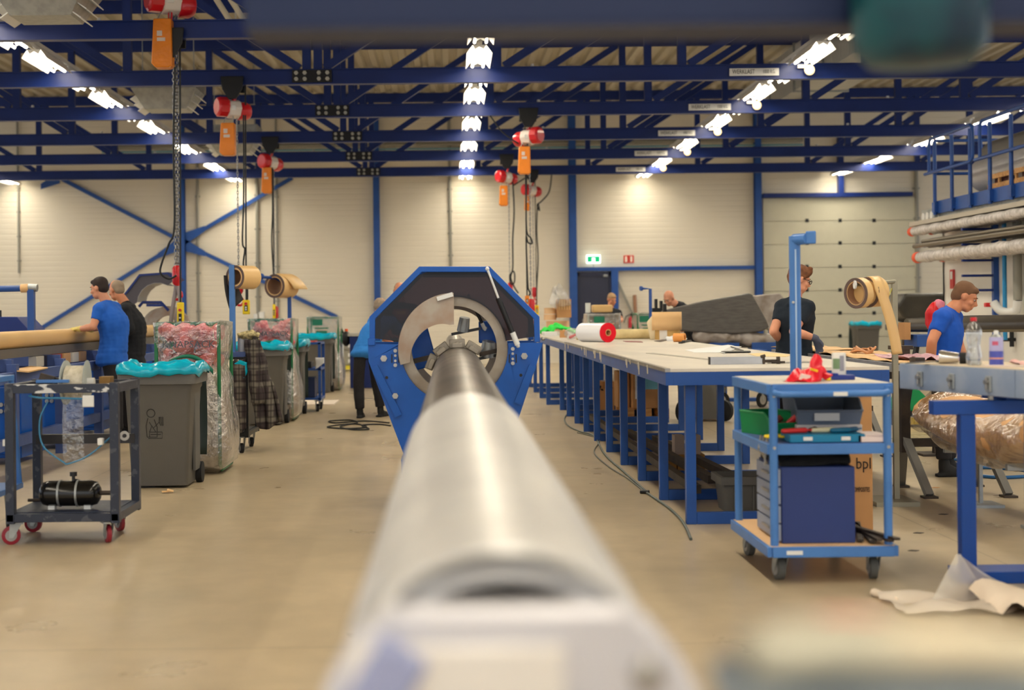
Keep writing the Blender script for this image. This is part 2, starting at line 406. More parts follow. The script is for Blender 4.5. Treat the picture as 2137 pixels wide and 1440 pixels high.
column(1196, 'blue steel column at the left edge of the dark door', .19)
column(1583, 'blue steel column at the left edge of the roller door', .17)
xb = []
for lab, a, b in (('upper left', (122, 370), (372, 500)), ('upper right', (392, 498), (610, 371)), ('lower left', (366, 512), (78, 690)), ('lower right', (392, 512), (704, 662))):
    y = YW-.09; p0, p1 = P(*a, y), P(*b, y)
    t = thing('wall_brace', 'slanting blue brace going %s from the crossing on the left column' % lab, 'brace', (p0+p1)/2, w=True, group='cross braces of the left column')
    MB().bar(p0, p1, .1, .06, Vector((0, 1, 0))).build('angle_bar', BLUE, t, smooth=0)
    s = 1 if p0.x > P(381, 500, y).x else -1
    g = MB().prism([(p0.x-s*.05, p0.z-.16), (p0.x+s*.45, p0.z+(p1.z-p0.z)/abs(p1.x-p0.x)*.45-.07), (p0.x+s*.45, p0.z+(p1.z-p0.z)/abs(p1.x-p0.x)*.45+.07), (p0.x-s*.05, p0.z+.16)], y-.05, y-.035).build('gusset_plate', BLUE, t, smooth=0)
PIPE = M('pipe_grey', (140, 138, 128), .5)
for u, v0, v1, r, lab in ((37, 366, 570, .028, 'thin grey conduit down the wall at the far left'), (412, 370, 690, .035, 'grey conduit just right of the braced column'), (536, 372, 655, .045, 'grey pipe ending in sockets on the wall right of the braced column'), (577, 375, 665, .03, 'thin pale pipe on the wall behind the second roll of tan film'), (938, 372, 556, .04, 'grey pipe dropping behind the octagonal machine'), (1912, 362, 610, .05, 'grey pipe beside the right edge of the roller door')):
    p0, p1 = P(u, v0, YW-.06), P(u+3, v1, YW-.06); t = thing('wall_pipe', lab, 'pipe', p1, w=True)
    MB().cyl(p0 + Vector((0, 0, 2.0)), p1, r, n=10).build('pipe', PIPE, t)
    for k in range(4):
        q = p0.lerp(p1, (k+.5)/4); MB().bb(q.x-r*1.6, q.x+r*1.6, q.y-r*.4, YW, q.z-.02, q.z+.02).build('clamp', PIPE, t)
    if u == 536: MB().bb(p1.x-.12, p1.x-.01, YW-.1, YW, p1.z-.18, p1.z).bb(p1.x+.02, p1.x+.16, YW-.1, YW, p1.z-.14, p1.z+.05).build('socket_box', WHITE, t, bevel=.01)
# rails over the door
zr = P(1400, 560, YW-.1).z
t = thing('wall_rail', 'horizontal blue steel rail over the dark door and the wall beside it', 'rail', (3, YW-.1, zr), w=True)
MB().bb(P(1198, 560, YW-.1).x, P(1582, 560, YW-.1).x, YW-.16, YW, zr-.05, zr+.05).build('rail', BLUE, t, smooth=0)
t = thing('door_post', 'blue steel post at the right edge of the dark door', 'post', (P(1283, 600, YW).x, YW-.08, 0), w=True)
xp = P(1283, 600, YW-.1).x; MB().bb(xp-.09, xp+.09, YW-.16, YW, 0, zr-.05).build('post', BLUE, t, smooth=0)
t = thing('door_brace', 'thin grey diagonal brace from the door post down to the floor', 'brace', (P(1330, 680, YW-.1)), w=True)
MB().bar(P(1289, 588, YW-.1), P(1336, 690, YW-.1), .06, .04, Vector((0, 1, 0))).build('brace', PIPE, t, smooth=0)
# personnel door
DOORM = M('dark_door', (46, 50, 72), .35, var=.1, scale=2)
x0, x1 = P(1203, 600, YW).x, P(1276, 600, YW).x; zt = P(1240, 568, YW).z
d = thing('door_1', None, None, ((x0+x1)/2, YW-.03, 0), w=True, kind='structure')
MB().bb(x0, x1, YW-.05, YW, 0, zt).build('door_panel', DOORM, d, smooth=0)
MB().bb(x0, x0+.07, YW-.09, YW-.05, 0, zt).bb(x1-.07, x1, YW-.09, YW-.05, 0, zt).bb(x0, x1, YW-.09, YW-.05, zt-.1, zt).build('door_frame', M('door_frame', (38, 44, 72), .4), d, smooth=0)
MB().bb(x1-.22, x1-.1, YW-.13, YW-.05, zt-.13, zt-.06).build('door_closer', GALV, d, bevel=.01)
MB().bb(x0+.14, x0+.16, YW-.12, YW-.05, 1.0, 1.15).bb(x0+.14, x0+.27, YW-.12, YW-.1, 1.08, 1.11).build('door_handle', STEEL, d, bevel=.004)
# roller door
x0, x1 = P(1593, 600, YW).x, P(1916, 600, YW).x; zt = P(1750, 412, YW).z
DGREY = M('sectional_door', (196, 192, 170), .5, var=.04)
d = thing('door_2', None, None, ((x0+x1)/2, YW-.03, 0), w=True, kind='structure')
h = zt/7
for k in range(7): MB().bb(x0, x1, YW-.06, YW-.001, k*h, (k+1)*h-.012).build('door_section', DGREY, d, smooth=0, bevel=.006)
for u in (1684, 1753, 1824):
    for v in (460, 507, 556, 605, 653, 701):
        p = P(u, v, YW-.06); MB().bb(p.x-.045, p.x+.045, YW-.075, YW-.06, p.z-.045, p.z+.045).build('door_cap', BLACK, d, bevel=.008)
t = thing('door_2_track', None, None, (x0, YW, 0), w=True, kind='structure'); t.name = 'trim_1'
for i, x in enumerate((x0-.05, x1+.05)):
    MB().bb(x-.06, x+.06, YW-.14, YW, 0, zt+.9).build('guide_track', GALV, t, smooth=0)
t = thing('door_header', 'long dark blue steel header above the sectional door, with a centre post', 'beam', ((x0+x1)/2, YW-.1, zt), w=True)
MB().bb(x0-.02, 12, YW-.2, YW-.001, zt+.0, zt+.11).build('header', BLUED, t, smooth=0)
xm = P(1752, 380, YW).x; MB().bb(xm-.07, xm+.07, YW-.18, YW-.001, zt+.11, zt+1.6).build('centre_post', BLUED, t, smooth=0)
# signs
EX = M('sign_green', (0, 150, 96), .4, emit=1.3); EXW = M('sign_white', (240, 255, 245), .4, emit=2.2)
p = P(1238, 541, YW-.12)
s = thing('exit_sign', 'lit green emergency exit sign above the dark door', 'sign', p, w=True)
MB().bb(p.x-.18, p.x+.18, YW-.2, YW-.12, p.z-.11, p.z+.11).build('housing', EXW, s, bevel=.01)
MB().bb(p.x-.16, p.x-.04, YW-.206, YW-.2, p.z-.075, p.z+.075).bb(p.x+.04, p.x+.16, YW-.206, YW-.2, p.z-.075, p.z+.075).bb(p.x-.04, p.x+.04, YW-.206, YW-.2, p.z+.035, p.z+.075).build('pictogram', EX, s, smooth=0)
MB().bb(p.x-.01, p.x+.01, YW-.14, YW-.12, p.z-.22, p.z-.1).bb(p.x-.03, p.x+.03, YW-.16, YW, p.z-.05, p.z+.02).build('bracket', GALV, s)
p = P(1312, 541, YW); FR = M('sign_red', (214, 52, 36), .5)
for k, dx in enumerate((-.065, .065)):
    s = thing('fire_sign', 'red and white fire equipment sign, %s of the pair right of the exit sign' % ('left' if k == 0 else 'right'), 'sign', (p.x+dx*1.05, YW, p.z), w=True, group='fire signs')
    x = p.x+dx*1.05; MB().bb(x-.064, x+.064, YW-.02, YW, p.z-.1, p.z+.1).build('plate', FR, s, smooth=0)
    MB().bb(x-.03, x+.025, YW-.024, YW-.02, p.z-.075, p.z+.075).build('symbol', M('sign_pale', (240, 226, 210), .5), s, smooth=0)
# cyan gas line along the wall
pz = P(1100, 308, YW-.1).z
t = thing('air_line', 'thin light blue compressed air pipe running high along the back wall', 'pipe', (0, YW-.08, pz), w=True)
MB().cyl((-9, YW-.08, pz), (9.2, YW-.08, pz), .025, n=8).build('pipe', M('cyan_pipe', (110, 160, 176), .4), t)
MB().cyl((-9, YW-.08, pz+.12), (9.2, YW-.08, pz+.12), .05, n=8).build('conduit', PIPE, t)
# cable tray + silver duct + heaters in the roof
DUCT = ribbed('duct_metal', (178, 180, 178), .5, .4, .4, 1)
t = thing('air_duct', 'big silver sheet metal air duct under the roof right of the middle lights', 'duct', (6.35, 20, 5.6), w=True)
MB().bb(6.35, 7.3, 13, 29, 5.35, 6.2).build('duct', DUCT, t, bevel=.01)
for k in range(8): MB().bb(6.32, 7.33, 14+k*2, 14.06+k*2, 5.32, 6.23).build('flange', GALV, t)
def heater(p, lab, rz=0):
    t = thing('air_heater', lab, 'heater', p, rz)
    MB().add([(-.5, -.4, .3), (.5, -.4, .3), (.5, .4, .3), (-.5, .4, .3), (-.32, -.25, 0), (.32, -.25, 0), (.32, .25, 0), (-.32, .25, 0)], [(0, 1, 2, 3), (7, 6, 5, 4), (0, 4, 5, 1), (1, 5, 6, 2), (2, 6, 7, 3), (3, 7, 4, 0)]).bb(-.5, .5, -.4, .4, .3, .55).build('casing', GALV, t, smooth=0)
    for s in (-1, 1):
        for k in range(3): MB().box((s*(.36+.06*k), 0, .02+.09*k), (.16, .5, .012), (0, s*R(35), 0)).build('louvre', WHITE, t, smooth=0)
    for a in (-.4, .4): MB().cyl((a, 0, .55), (a, 0, 6.63-p[2]), .008, n=6).build('hanger_rod', GALV, t)
heater(P(98, 42, 15.2), 'grey hanging air heater with louvres in the top left corner')
heater(P(352, 232, 22.2), 'grey hanging air heater with louvres behind the long chain')
heater(P(490, 322, 28.6), 'grey hanging air heater behind the second hoist from the left')
DUCTL = M('pale_bar', (206, 204, 196), .5)
for k, (u, v0, lab) in enumerate(((470, 8, 'left'), (500, 5, 'right'))):
    p0, p1 = P(u-30, -20, 18.3), P(u+22, 62, 19.4)
    t = thing('roof_pipe', 'pale sprinkler pipe seen between the trusses above the first hoist bag, %s of two' % lab, 'pipe', p1, w=True, group='pale roof pipes')
    MB().cyl(p0, p1, .04, n=8).build('pipe', DUCTL, t)
    MB().cyl(p1, p1+Vector((0, 0, .9)), .012, n=6).build('hanger_rod', DUCTL, t)
# ------------------------------------------------------------------ long tube on the main machine
ROUGHAL = M('brushed_mandrel', (128, 120, 110), .34, .7, rgb2=(96, 90, 84), scale=3, stretch=(1.5, 1, 1.5), bump=.04, bscale=90)
SILV = M('silver_foil', (222, 220, 216), .34, .25, rgb2=(206, 204, 202), scale=5, bump=.12, bscale=7)
tx, tz = .052, H - .25 - .18
t = thing('mandrel_tube', 'long thick metal tube in the foreground running into the octagonal blue machine', 'tube', (tx, 5, tz), w=True)
def ring_tube(y0, y1, r0, r1=None, th=.012, n=64, a0=0, a1=360):
    r1 = r1 or r0
    return MB().lathe([(r0, 0), (r1, y1-y0), (r1-th, y1-y0), (r0-th, 0)], (tx, y0, tz), (0, 1, 0), n, a0, a1, closed=True)
ring_tube(4.2, 10.15, .176).build('bare_section', ROUGHAL, t, smooth=40)
ring_tube(1.72, 4.25, .186).build('foil_sleeve', SILV, t, smooth=40)
ring_tube(4.235, 4.29, .1805, th=.006).build('sleeve_edge', DARKB, t, smooth=40)
ring_tube(1.38, 1.8, .181).build('inner_sleeve', SILV, t, smooth=40)
ring_tube(1.40, 1.72, .2, .193, th=.006, a0=205, a1=345).build('loose_flap', SILV, t, smooth=40)
fl = MB()
def flapf(u, v):
    a = R(52 + 84*u); lift = .014*math.sin(math.pi*u)*(1-v)**1.5; rr = .185 + lift
    return Vector((tx + rr*math.cos(a), 1.36 + .36*v, tz + rr*math.sin(a)))
fl.grid(24, 8, flapf); fl.build('loose_foil_edge', SILV, t, smooth=180, solid=.004)
cp = []
for k in range(48):
    a = R(k*7.5); x, z = .19*math.cos(a), .19*math.sin(a); cut = .152 - max(0, .03 - x)*0
    cp.append((tx + x, tz + (min(z, cut) if x < .11 else min(z, .165))))
MB().prism(cp, 1.325, 1.385).build('end_collar', M('collar_aluminium', (206, 204, 208), .38, .25), t, smooth=30, bevel=.008)
MB().box((tx-.05, 1.318, tz-.02), (.2, .014, .28)).build('clamp_plate', M('clamp_plate_aluminium', (226, 220, 212), .35, .1), t, bevel=.004)
MB().box((tx-.165, 1.31, tz+.01), (.05, .03, .26), (0, R(32), 0)).build('clamp_wing', M('clamp_wing_blue', (150, 156, 190), .5), t, bevel=.006)
for a in (0, 1):
    MB().ell((tx+.128, 1.322, tz+.09-.09*a), (.016, .008, .016)).build('bolt', STEEL, t)
# chuck and clamps on the far end of the tube
c = MB().lathe([(.155, 0), (.16, .04), (.16, .2), (.13, .25), (.12, .3), (.12, 9.6)], (tx, 10.15, tz), (0, 1, 0), 32).build('chuck', STEEL, t, smooth=40)
for a in (58, 92, 126, 158):
    q = Vector((tx + .205*math.cos(R(a)), 10.02, tz + .205*math.sin(R(a))))
    MB().box(q, (.11, .14, .06), (0, R(90-a), 0)).box(q + Vector((0, -.09, -.012)), (.075, .06, .035), (0, R(90-a), 0)).cyl(q+Vector((0, -.07, .0)), q+Vector((0, -.085, 0)), .018).build('clamp_block', M('cast_grey', (150, 142, 130), .5, .3), t, bevel=.006)
for y in (3.2, 8.6):
    s = thing('tube_stand', 'blue stand carrying the long foreground tube, hidden beneath it, %s' % ('nearer one' if y < 4 else 'farther one'), 'stand', (tx, y, 0))
    MB().bb(-.05, .05, -.05, .05, .03, tz-.26).build('post', BLUE, s); MB().bb(-.14, .14, -.2, .2, 0, .03).build('base_plate', BLUE, s)
    MB().prism([(-.14, tz-.26), (.14, tz-.26), (.14, tz-.16), (.06, tz-.188), (-.06, tz-.188), (-.14, tz-.16)], -.04, .04).build('cradle', BLUE, s)

# ------------------------------------------------------------------ octagonal winding machine
YM = 9.9
def pm(u, v, y=YM): p = P(u, v, y); return (p.x, p.z)
mc = thing('winding_machine', 'big blue octagonal winding machine with a tinted hood around the long tube', 'machine', (tx, YM, 0), w=True)
cx, cz = pm(948, 728); RO = 112/299.
outer = [pm(*q) for q in ((771, 716), (771, 661), (875, 556), (1022, 556), (1126, 661), (1127, 714))]
def off_poly(poly, d):   # move an open outline inwards towards the machine centre
    out = []
    for i, (x, z) in enumerate(poly):
        out.append((x + (cx-x)*d/math.hypot(cx-x, cz-z), z + (cz-z)*d/math.hypot(cx-x, cz-z)))
    return out
inner = off_poly(outer, .042)
inner[0] = (outer[0][0]+.038, outer[0][1]); inner[-1] = (outer[-1][0]-.038, outer[-1][1])
def hood(y, dep, parent, nm):
    m = MB()
    for i in range(5):
        a, b, c_, d_ = outer[i], outer[i+1], inner[i+1], inner[i]
        m.prism([a, b, c_, d_], y, y+dep)
    m.build(nm, BLUEM, parent, smooth=0, bevel=.003)
hood(YM, .05, mc, 'hood_frame'); hood(YM+.75, .05, mc, 'rear_hood_frame')
def glass_ring(y, nm):   # tinted pane: octagon with a round opening for the turning ring
    m = MB(); n = 26; a0, a1 = 8, 172; pts = []
    for i in range(n+1):
        a = R(a0 + (a1-a0)*i/n); d = Vector((math.cos(a), math.sin(a))); best = 9
        for k in range(5):
            p, q = Vector(inner[k]), Vector(inner[k+1]); e = q-p; o = p - Vector((cx, cz)); den = d.x*e.y - d.y*e.x
            if abs(den) < 1e-9: continue
            tt = (o.x*e.y - o.y*e.x)/den; s = (o.x*d.y - o.y*d.x)/den
            if tt > 0 and -.01 <= s <= 1.01: best = min(best, tt)
        if best > 2: best = (inner[-1][0]-cx)/max(.05, abs(d.x))
        pts.append(((cx+d.x*RO*.97, cz+d.y*RO*.97), (cx+d.x*best, cz+d.y*best)))
    for i in range(n):
        a, b = pts[i], pts[i+1]; m.prism([a[0], a[1], b[1], b[0]], y, y+.006)
    m.build(nm, TINT, mc, smooth=0)
glass_ring(YM+.022, 'tinted_pane')
MB().prism([inner[2], inner[3], (inner[3][0], inner[3][1]-.02), (inner[2][0], inner[2][1]-.02)], YM+.05, YM+.75).build('top_panel', BLUEM, mc, smooth=0)
for i in (1, 3):
    a, b = outer[i], outer[i+1]; MB().prism([a, b, (b[0]*.99+cx*.01, b[1]-.008), (a[0]*.99+cx*.01, a[1]-.008)], YM+.05, YM+.75).build('side_pane', TINT, mc, smooth=0)
def side_plate(y, s, nm, th=.03):
    zt = outer[0][1]-.012
    if s < 0: o = [pm(768, 718, YM), pm(769, 754, YM), pm(826, 905, YM), pm(862, 1000, YM), (pm(868, 1000, YM)[0], 0.03), (cx, .03), (cx, .28)]
    else: o = [pm(1133, 715, YM), pm(1122, 752, YM), pm(1086, 862, YM), pm(1040, 1000, YM), (pm(1034, 1000, YM)[0], .03), (cx, .03), (cx, .28)]
    arcp = []
    for i in range(17):
        a = R(-90 + s*(96*i/16)) if s > 0 else R(-90 - (96*i/16)); arcp.append((cx + RO*math.cos(a), cz + RO*math.sin(a)))
    poly = o[:5] + [(cx, .03)] + arcp + [(cx + s*RO*.99, zt)]
    MB().prism([poly[0]] + poly[1:], y, y+th).build(nm, BLUEM, mc, smooth=0)
for s, nm in ((-1, 'left'), (1, 'right')):
    side_plate(YM, s, 'side_plate'); side_plate(YM+.75, s, 'rear_side_plate')
    lst = ((801, 749, .019), (1094-0, 743, .019)); u = 801 if s < 0 else 1094
    x, z = pm(u, 748 if s < 0 else 743); MB().cyl((x, YM-.02, z), (x, YM, z), .024, n=6).cyl((x, YM-.03, z), (x, YM-.02, z), .014, n=16).build('bolt', STEEL, mc)
    if s < 0: x, z = pm(825, 826); MB().cyl((x, YM-.02, z), (x, YM, z), .022, n=6).build('bolt', STEEL, mc)
    for v, r in ((732, .013), (742, .009), (753, .009), (762, .013)):
        x, z = pm(825 if s < 0 else 1070, v if s < 0 else v-4); MB().cyl((x, YM-.015, z), (x, YM, z), r, n=14).build('bolt', STEEL, mc)
    x, z = pm(825 if s < 0 else 1070, 748)
    MB().bb(x-.028, x-.02, YM-.004, YM, z-.03, z+.03).bb(x+.02, x+.028, YM-.004, YM, z-.03, z+.03).build('slot', BLACK, mc, smooth=0)
    a, b = (pm(781, 764), pm(832, 868)) if s < 0 else (pm(1112, 762), pm(1080, 842))
    MB().bar((a[0], YM-.012, a[1]), (b[0], YM-.012, b[1]), .05, .012, Vector((0, 1, 0))).build('stiffener', BLUEM, mc, smooth=0)
    x, z = pm(807 if s < 0 else 1087, 788 if s < 0 else 783); MB().cyl((x, YM-.003, z), (x, YM, z), .011, n=12).build('hole', BLACK, mc)
MB().bb(cx-.42, cx+.42, YM-.1, YM+.9, 0, .05).build('base', BLUEM, mc, smooth=0)
for s in (-1, 1): MB().bb(cx+s*.36-.02, cx+s*.36+.02, YM+.03, YM+.75, .05, .35).build('base_rail', BLUEM, mc, smooth=0)
x, z = pm(774, 712); MB().bb(x-.02, x+.03, YM-.02, YM+.02, z-.03, z+.02).build('hinge', BLUEM, mc, bevel=.004)
x, z = pm(1127, 707); MB().ell((x+.02, YM-.02, z), (.014, .014, .014)).build('knob', STEEL, mc)
# turning ring seen through the opening
RINGM = M('raw_aluminium', (170, 160, 146), .42, .45, rgb2=(148, 134, 116), scale=5)
MB().lathe([(RO, 0), (RO, .05), (RO-.075, .05), (RO-.075, 0)], (cx, YM+.06, cz), (0, 1, 0), 64, closed=True).build('turning_ring', RINGM, mc, smooth=40)
MB().lathe([(RO*.9, 0), (RO*.9, .05), (RO*.9-.06, .05), (RO*.9-.06, 0)], (cx, YM+.6, cz), (0, 1, 0), 64, closed=True).build('rear_ring', RINGM, mc, smooth=40)
g = MB(); n = 22
def gp(a, r, y): return Vector((cx + r*math.cos(R(a)), y, cz + r*math.sin(R(a))))
A0, A1 = 90, 196
for i in range(n):
    a, b = A0 + (A1-A0)*i/n, A0 + (A1-A0)*(i+1)/n
    ra = RO - .205 + .15*max(0, (a-100)/96)**1.0; rb = RO - .205 + .15*max(0, (b-100)/96)**1.0
    g.add([gp(a, RO+.015, YM-.03), gp(b, RO+.015, YM-.03), gp(b, rb, YM-.06), gp(a, ra, YM-.06), gp(a, RO+.015, YM-.02), gp(b, RO+.015, YM-.02), gp(b, rb, YM-.05), gp(a, ra, YM-.05)], [(0, 1, 2, 3), (7, 6, 5, 4), (0, 4, 5, 1), (3, 2, 6, 7)] + ([(0, 3, 7, 4)] if i == 0 else []) + ([(1, 5, 6, 2)] if i == n-1 else []))
    g.add([gp(a, RO+.015, YM-.03), gp(b, RO+.015, YM-.03), gp(b, RO+.015, YM+.06), gp(a, RO+.015, YM+.06)], [(0, 1, 2, 3)])
GUARD = M('guard_plate', (166, 156, 144), .5, .15, rgb2=(152, 128, 110), scale=6)
g.build('ring_guard', GUARD, mc, smooth=60)
pa = P(912, 624, YM-.05); pb = P(945, 614, YM-.05); MB().bar(pa, pb, .03, .02, Vector((0, 1, 0))).build('guard_clip', WHITE, mc, smooth=0)
# delivery heads on the ring
for u, v, r, h_ in ((1018, 728, .055, .11), (968, 677, .045, .1)):
    p = P(u, v, YM+.25); hd = MB().lathe([(r, -h_/2), (r*.82, h_/2)], p, (.15, -.2, 1), 24).build('delivery_head', GALV, mc, smooth=40)
    MB().bar(p + Vector((-.09, 0, -h_/2-.02)), p + Vector((.12, 0, -h_/2+.02)), .03, .02).build('arm', BLACK, hd, smooth=0)
p = P(1022, 690, YM+.4); MB().bb(p.x-.08, p.x+.08, p.y, p.y+.02, p.z-.09, p.z+.07).build('ring_bracket', BLUEM, mc, bevel=.01)
for dx in (-.03, .03): MB().cyl((p.x+dx, p.y-.015, p.z+.02), (p.x+dx, p.y, p.z+.02), .011, n=12).build('bolt', STEEL, mc)
p = P(880, 725, YM+.4); MB().box(p, (.16, .02, .3), (0, R(-15), 0)).build('ring_bracket', BLUEM, mc, bevel=.01)
MB().bar(P(858, 755, YM+.12), P(905, 744, YM+.12), .035, .03, Vector((0, 1, 0))).build('ring_arm', DARKB, mc, smooth=0)
MB().bar(P(1000, 740, YM+.2), P(1040, 731, YM+.2), .03, .03, Vector((0, 1, 0))).build('ring_arm', DARKB, mc, smooth=0)
# gas springs
for (u0, v0), (u1, v1), (u2, v2), y, lb in (((1017, 561), (1040, 622), (1081, 722), YM-.05, None), ((978, 616), (990, 640), (1012, 688), YM+.3, None)):
    a, b, c2 = P(u0, v0, y), P(u1, v1, y), P(u2, v2, y); sc = 1 if y < YM else .7
    gs = MB().cyl(b, b.lerp(c2, .8), .017*sc, n=16).build('gas_spring', BLACK, mc)
    MB().cyl(a, b, .008*sc, n=12).cyl(b.lerp(c2, .72), b.lerp(c2, .98), .019*sc, n=16).ell(a, (.014*sc,)*3).ell(c2, (.014*sc,)*3).build('rod', WHITE, gs)

# ------------------------------------------------------------------ hoists
HRED = M('hoist_red', (200, 22, 36), .3, coat=.4); HWH = M('hoist_white', (222, 214, 206), .4)
def chain_mb(p0, p1, w=.022, sp=.034, wire=.005):
    m = MB(); p0 = Vector(p0); p1 = Vector(p1); L_ = (p1-p0).length; k = int(L_/sp)
    for i in range(k):
        c = p0.lerp(p1, (i+.5)/k); pts = []
        for j in range(8):
            a = 2*math.pi*j/8; q = (math.cos(a)*w*.5, math.sin(a)*sp*.72); pts.append(c + (Vector((q[0], 0, q[1])) if i % 2 else Vector((0, q[0], q[1]))))
        m.tube(pts, wire, n=4, closed=True)
    return m
def hoist(lab, u, vt, Y, ub, vb, bag, hook, sc=1., turn=0., chain_x=None):
    """u,vt: rail point; ub,vb: body centre; bag: (u0,v0,u1,v1); hook: (u,v) or None"""
    o = P(u, vt, Y); b = P(ub, vb, Y)
    t = thing('chain_hoist', lab, 'hoist', o, w=True, group='red electric chain hoists')
    m = MB().prism([(o.x-.15*sc, ZB+.1), (o.x+.15*sc, ZB+.1), (o.x+.13*sc, ZB-.08), (o.x+.05*sc, ZB-.2*sc), (o.x-.05*sc, ZB-.2*sc), (o.x-.13*sc, ZB-.08)], Y-.14, Y-.11)
    m.bb(o.x-.13*sc, o.x+.13*sc, Y+.11, Y+.13, ZB-.1, ZB+.1).bb(o.x-.06, o.x+.06, Y-.12, Y+.12, ZB-.14, ZB-.1).build('trolley', BLACK, t, bevel=.008)
    for s in (-1, 1): MB().cyl((o.x+s*.08*sc, Y-.1, ZB+.03), (o.x+s*.08*sc, Y-.07, ZB+.03), .035, n=16).build('wheel', BLACK, t)
    MB().tube([(o.x, Y-.05, ZB-.12), (o.x+.03, Y-.05, ZB-.2), ((o.x+b.x)/2, Y-.05, (ZB-.2+b.z)/2), (b.x, Y-.05, b.z+.12*sc)], .022*sc).build('hook', HRED, t)
    rot = Matrix.Rotation(turn, 3, 'Z')
    def q(x, y, z): return b + rot @ Vector((x, y, z))*sc
    ax = rot @ Vector((1, 0, 0))
    MB().cyl(q(-.1, 0, 0), q(.07, 0, 0), .125*sc, n=8).build('gear_housing', HWH, t, bevel=.015)
    MB().lathe([(.1*sc, 0), (.13*sc, .02*sc), (.13*sc, .13*sc), (.1*sc, .17*sc)], q(-.24, 0, .02), ax, 10).build('motor_cover', HRED, t, smooth=30, bevel=.012)
    MB().lathe([(.12*sc, 0), (.12*sc, .1*sc), (.09*sc, .16*sc)], q(.06, 0, -.02), ax, 12).build('brake_cover', HRED, t, smooth=30, bevel=.012)
    MB().bb(b.x-.05*sc, b.x+.05*sc, b.y-.14*sc, b.y-.125*sc, b.z-.03*sc, b.z+.03*sc).build('data_plate', WHITE, t)
    p0 = P(bag[0], bag[1], Y-.1); p1 = P(bag[2], bag[3], Y-.1); x0, x1, z1, z0 = p0.x, p1.x, p0.z, p1.z; w_ = x1-x0
    bg = MB().prism([(x0+w_*.12, z1), (x1-w_*.02, z1), (x1, z0+w_*.1), (x1-w_*.15, z0), (x0+w_*.2, z0), (x0, z0+w_*.2)], Y-.2, Y-.02).build('chain_bag', ORANGE, t, bevel=.012)
    MB().bb(x0+w_*.3, x0+w_*.7, Y-.206, Y-.2, (z0+z1)/2+.02, (z0+z1)/2+.06).bb(x0+w_*.3, x0+w_*.55, Y-.206, Y-.2, (z0+z1)/2+.08, (z0+z1)/2+.14).build('label', M('silver_label', (214, 200, 190), .3), bg)
    for xx in (x0+w_*.2, x1-w_*.15): MB().tube([(xx, Y-.11, z1-.01), (b.x+(xx-b.x)*.6, Y-.07, b.z-.08*sc)], .008, n=6).build('bag_strap', GALV, t)
    if hook:
        hx = P(hook[0], hook[1], Y).x; hz = P(hook[0], hook[1], Y).z; cx_ = chain_x if chain_x is not None else hx
        top = Vector((hx, Y, b.z-.1*sc)); ch = chain_mb(top, (hx, Y, hz), w=.03 if sc > 1.2 else .022, sp=.04 if sc > 1.2 else .045, wire=.0065 if sc > 1.2 else .005)
        if sc > 1.2: ch.v += chain_mb(top+Vector((.035, .01, 0)), (hx+.03, Y+.01, hz), w=.03, sp=.04, wire=.0065).v; k = len(ch.f); nn = len(ch.v)//2; ch.f += [tuple(i+nn for i in f) for f in ch.f]
        ch.build('chain', CHAIN, t)
        MB().lathe([(.03, .0), (.055, -.03), (.055, -.2), (.03, -.24)], (hx+.01, Y, hz+.01), (0, 0, 1), 12).build('hook_block', HRED, t, smooth=40)
        MB().tube([(hx+.01, Y, hz-.22), (hx+.01, Y, hz-.27)] + arc((hx+.01, Y, hz-.335), .055, 100, -150, 10), .018, n=8).build('load_hook', HRED, t)
    return t, b
def cord(lab, pts, Y, r=.011, group='pendant cables of the hoists', name='control_cable', cat='cable'):
    pp = [P(u, v, Y if not isinstance(Y, (list, tuple)) else Y[i]) for i, (u, v) in enumerate(pts)]
    o = smooth_tube(pp, r).build(name, CABLE); return tag(o, lab, cat, group)
def spline(pp, k=6, closed=False):
    out = []; n = len(pp)
    for i in range(n-1):
        a, b, c_, d = pp[max(i-1, 0)], pp[i], pp[i+1], pp[min(i+2, n-1)]
        for j in range(k):
            s = j/k; out.append(.5*((2*b) + (c_-a)*s + (2*a-5*b+4*c_-d)*s*s + (3*b-a-3*c_+d)*s**3))
    out.append(pp[-1]); return out
def smooth_tube(pp, r, n=8, k=6): return MB().tube(spline([Vector(p) for p in pp], k), r, n)
Y0, Y1, Y2, Y3, Y4, Y5 = YB
hoist('biggest red hoist at the top left, orange bag and heavy double chain', 355, 50, Y0, 358, 5, (318, 42, 362, 143), (367, 556), 1.25, .5)
hoist('second largest red hoist, hanging above the first tan roll', 487, 165, Y1, 488, 228, (459, 258, 492, 325), (498, 580), 1.1, .55)
hoist('red hoist with orange bag above the free end of the slanting wall brace', 565, 290, Y3, 566, 340, (546, 350, 568, 404), (574, 640), 1.1, .9)
hoist('red hoist whose orange bag hangs highest right of the octagonal machine', 1102, 238, Y2, 1101, 287, (1080, 307, 1107, 364), (1108, 625), 1.1, 2.5)
hoist('red hoist hanging lower and left of the highest one above the octagonal machine', 1057, 330, Y4, 1058, 371, (1041, 388, 1060, 430), (1064, 590), 1.05, .6)
hoist('small dim red hoist with a dark orange bag below and right of the others', 1110, 352, Y5, 1110, 398, (1094, 410, 1106, 440), (1114, 600), 1.05, .5)
cord('black control cable looping beside the heavy chain down to the open hood', [(365, 140), (362, 300), (364, 470), (352, 510), (338, 548), (335, 570), (352, 582), (368, 575)], Y0-.1, .012)
cord('cable with a knotted loop hanging from the second largest hoist', [(508, 240), (509, 340), (508, 430), (506, 505), (511, 520), (508, 545), (509, 560), (516, 600), (516, 632)], Y1-.1, .012)
cord('thin cable beside the chain over the second tan roll', [(568, 350), (569, 440), (567, 500), (570, 560), (573, 610)], Y3-.1, .014)
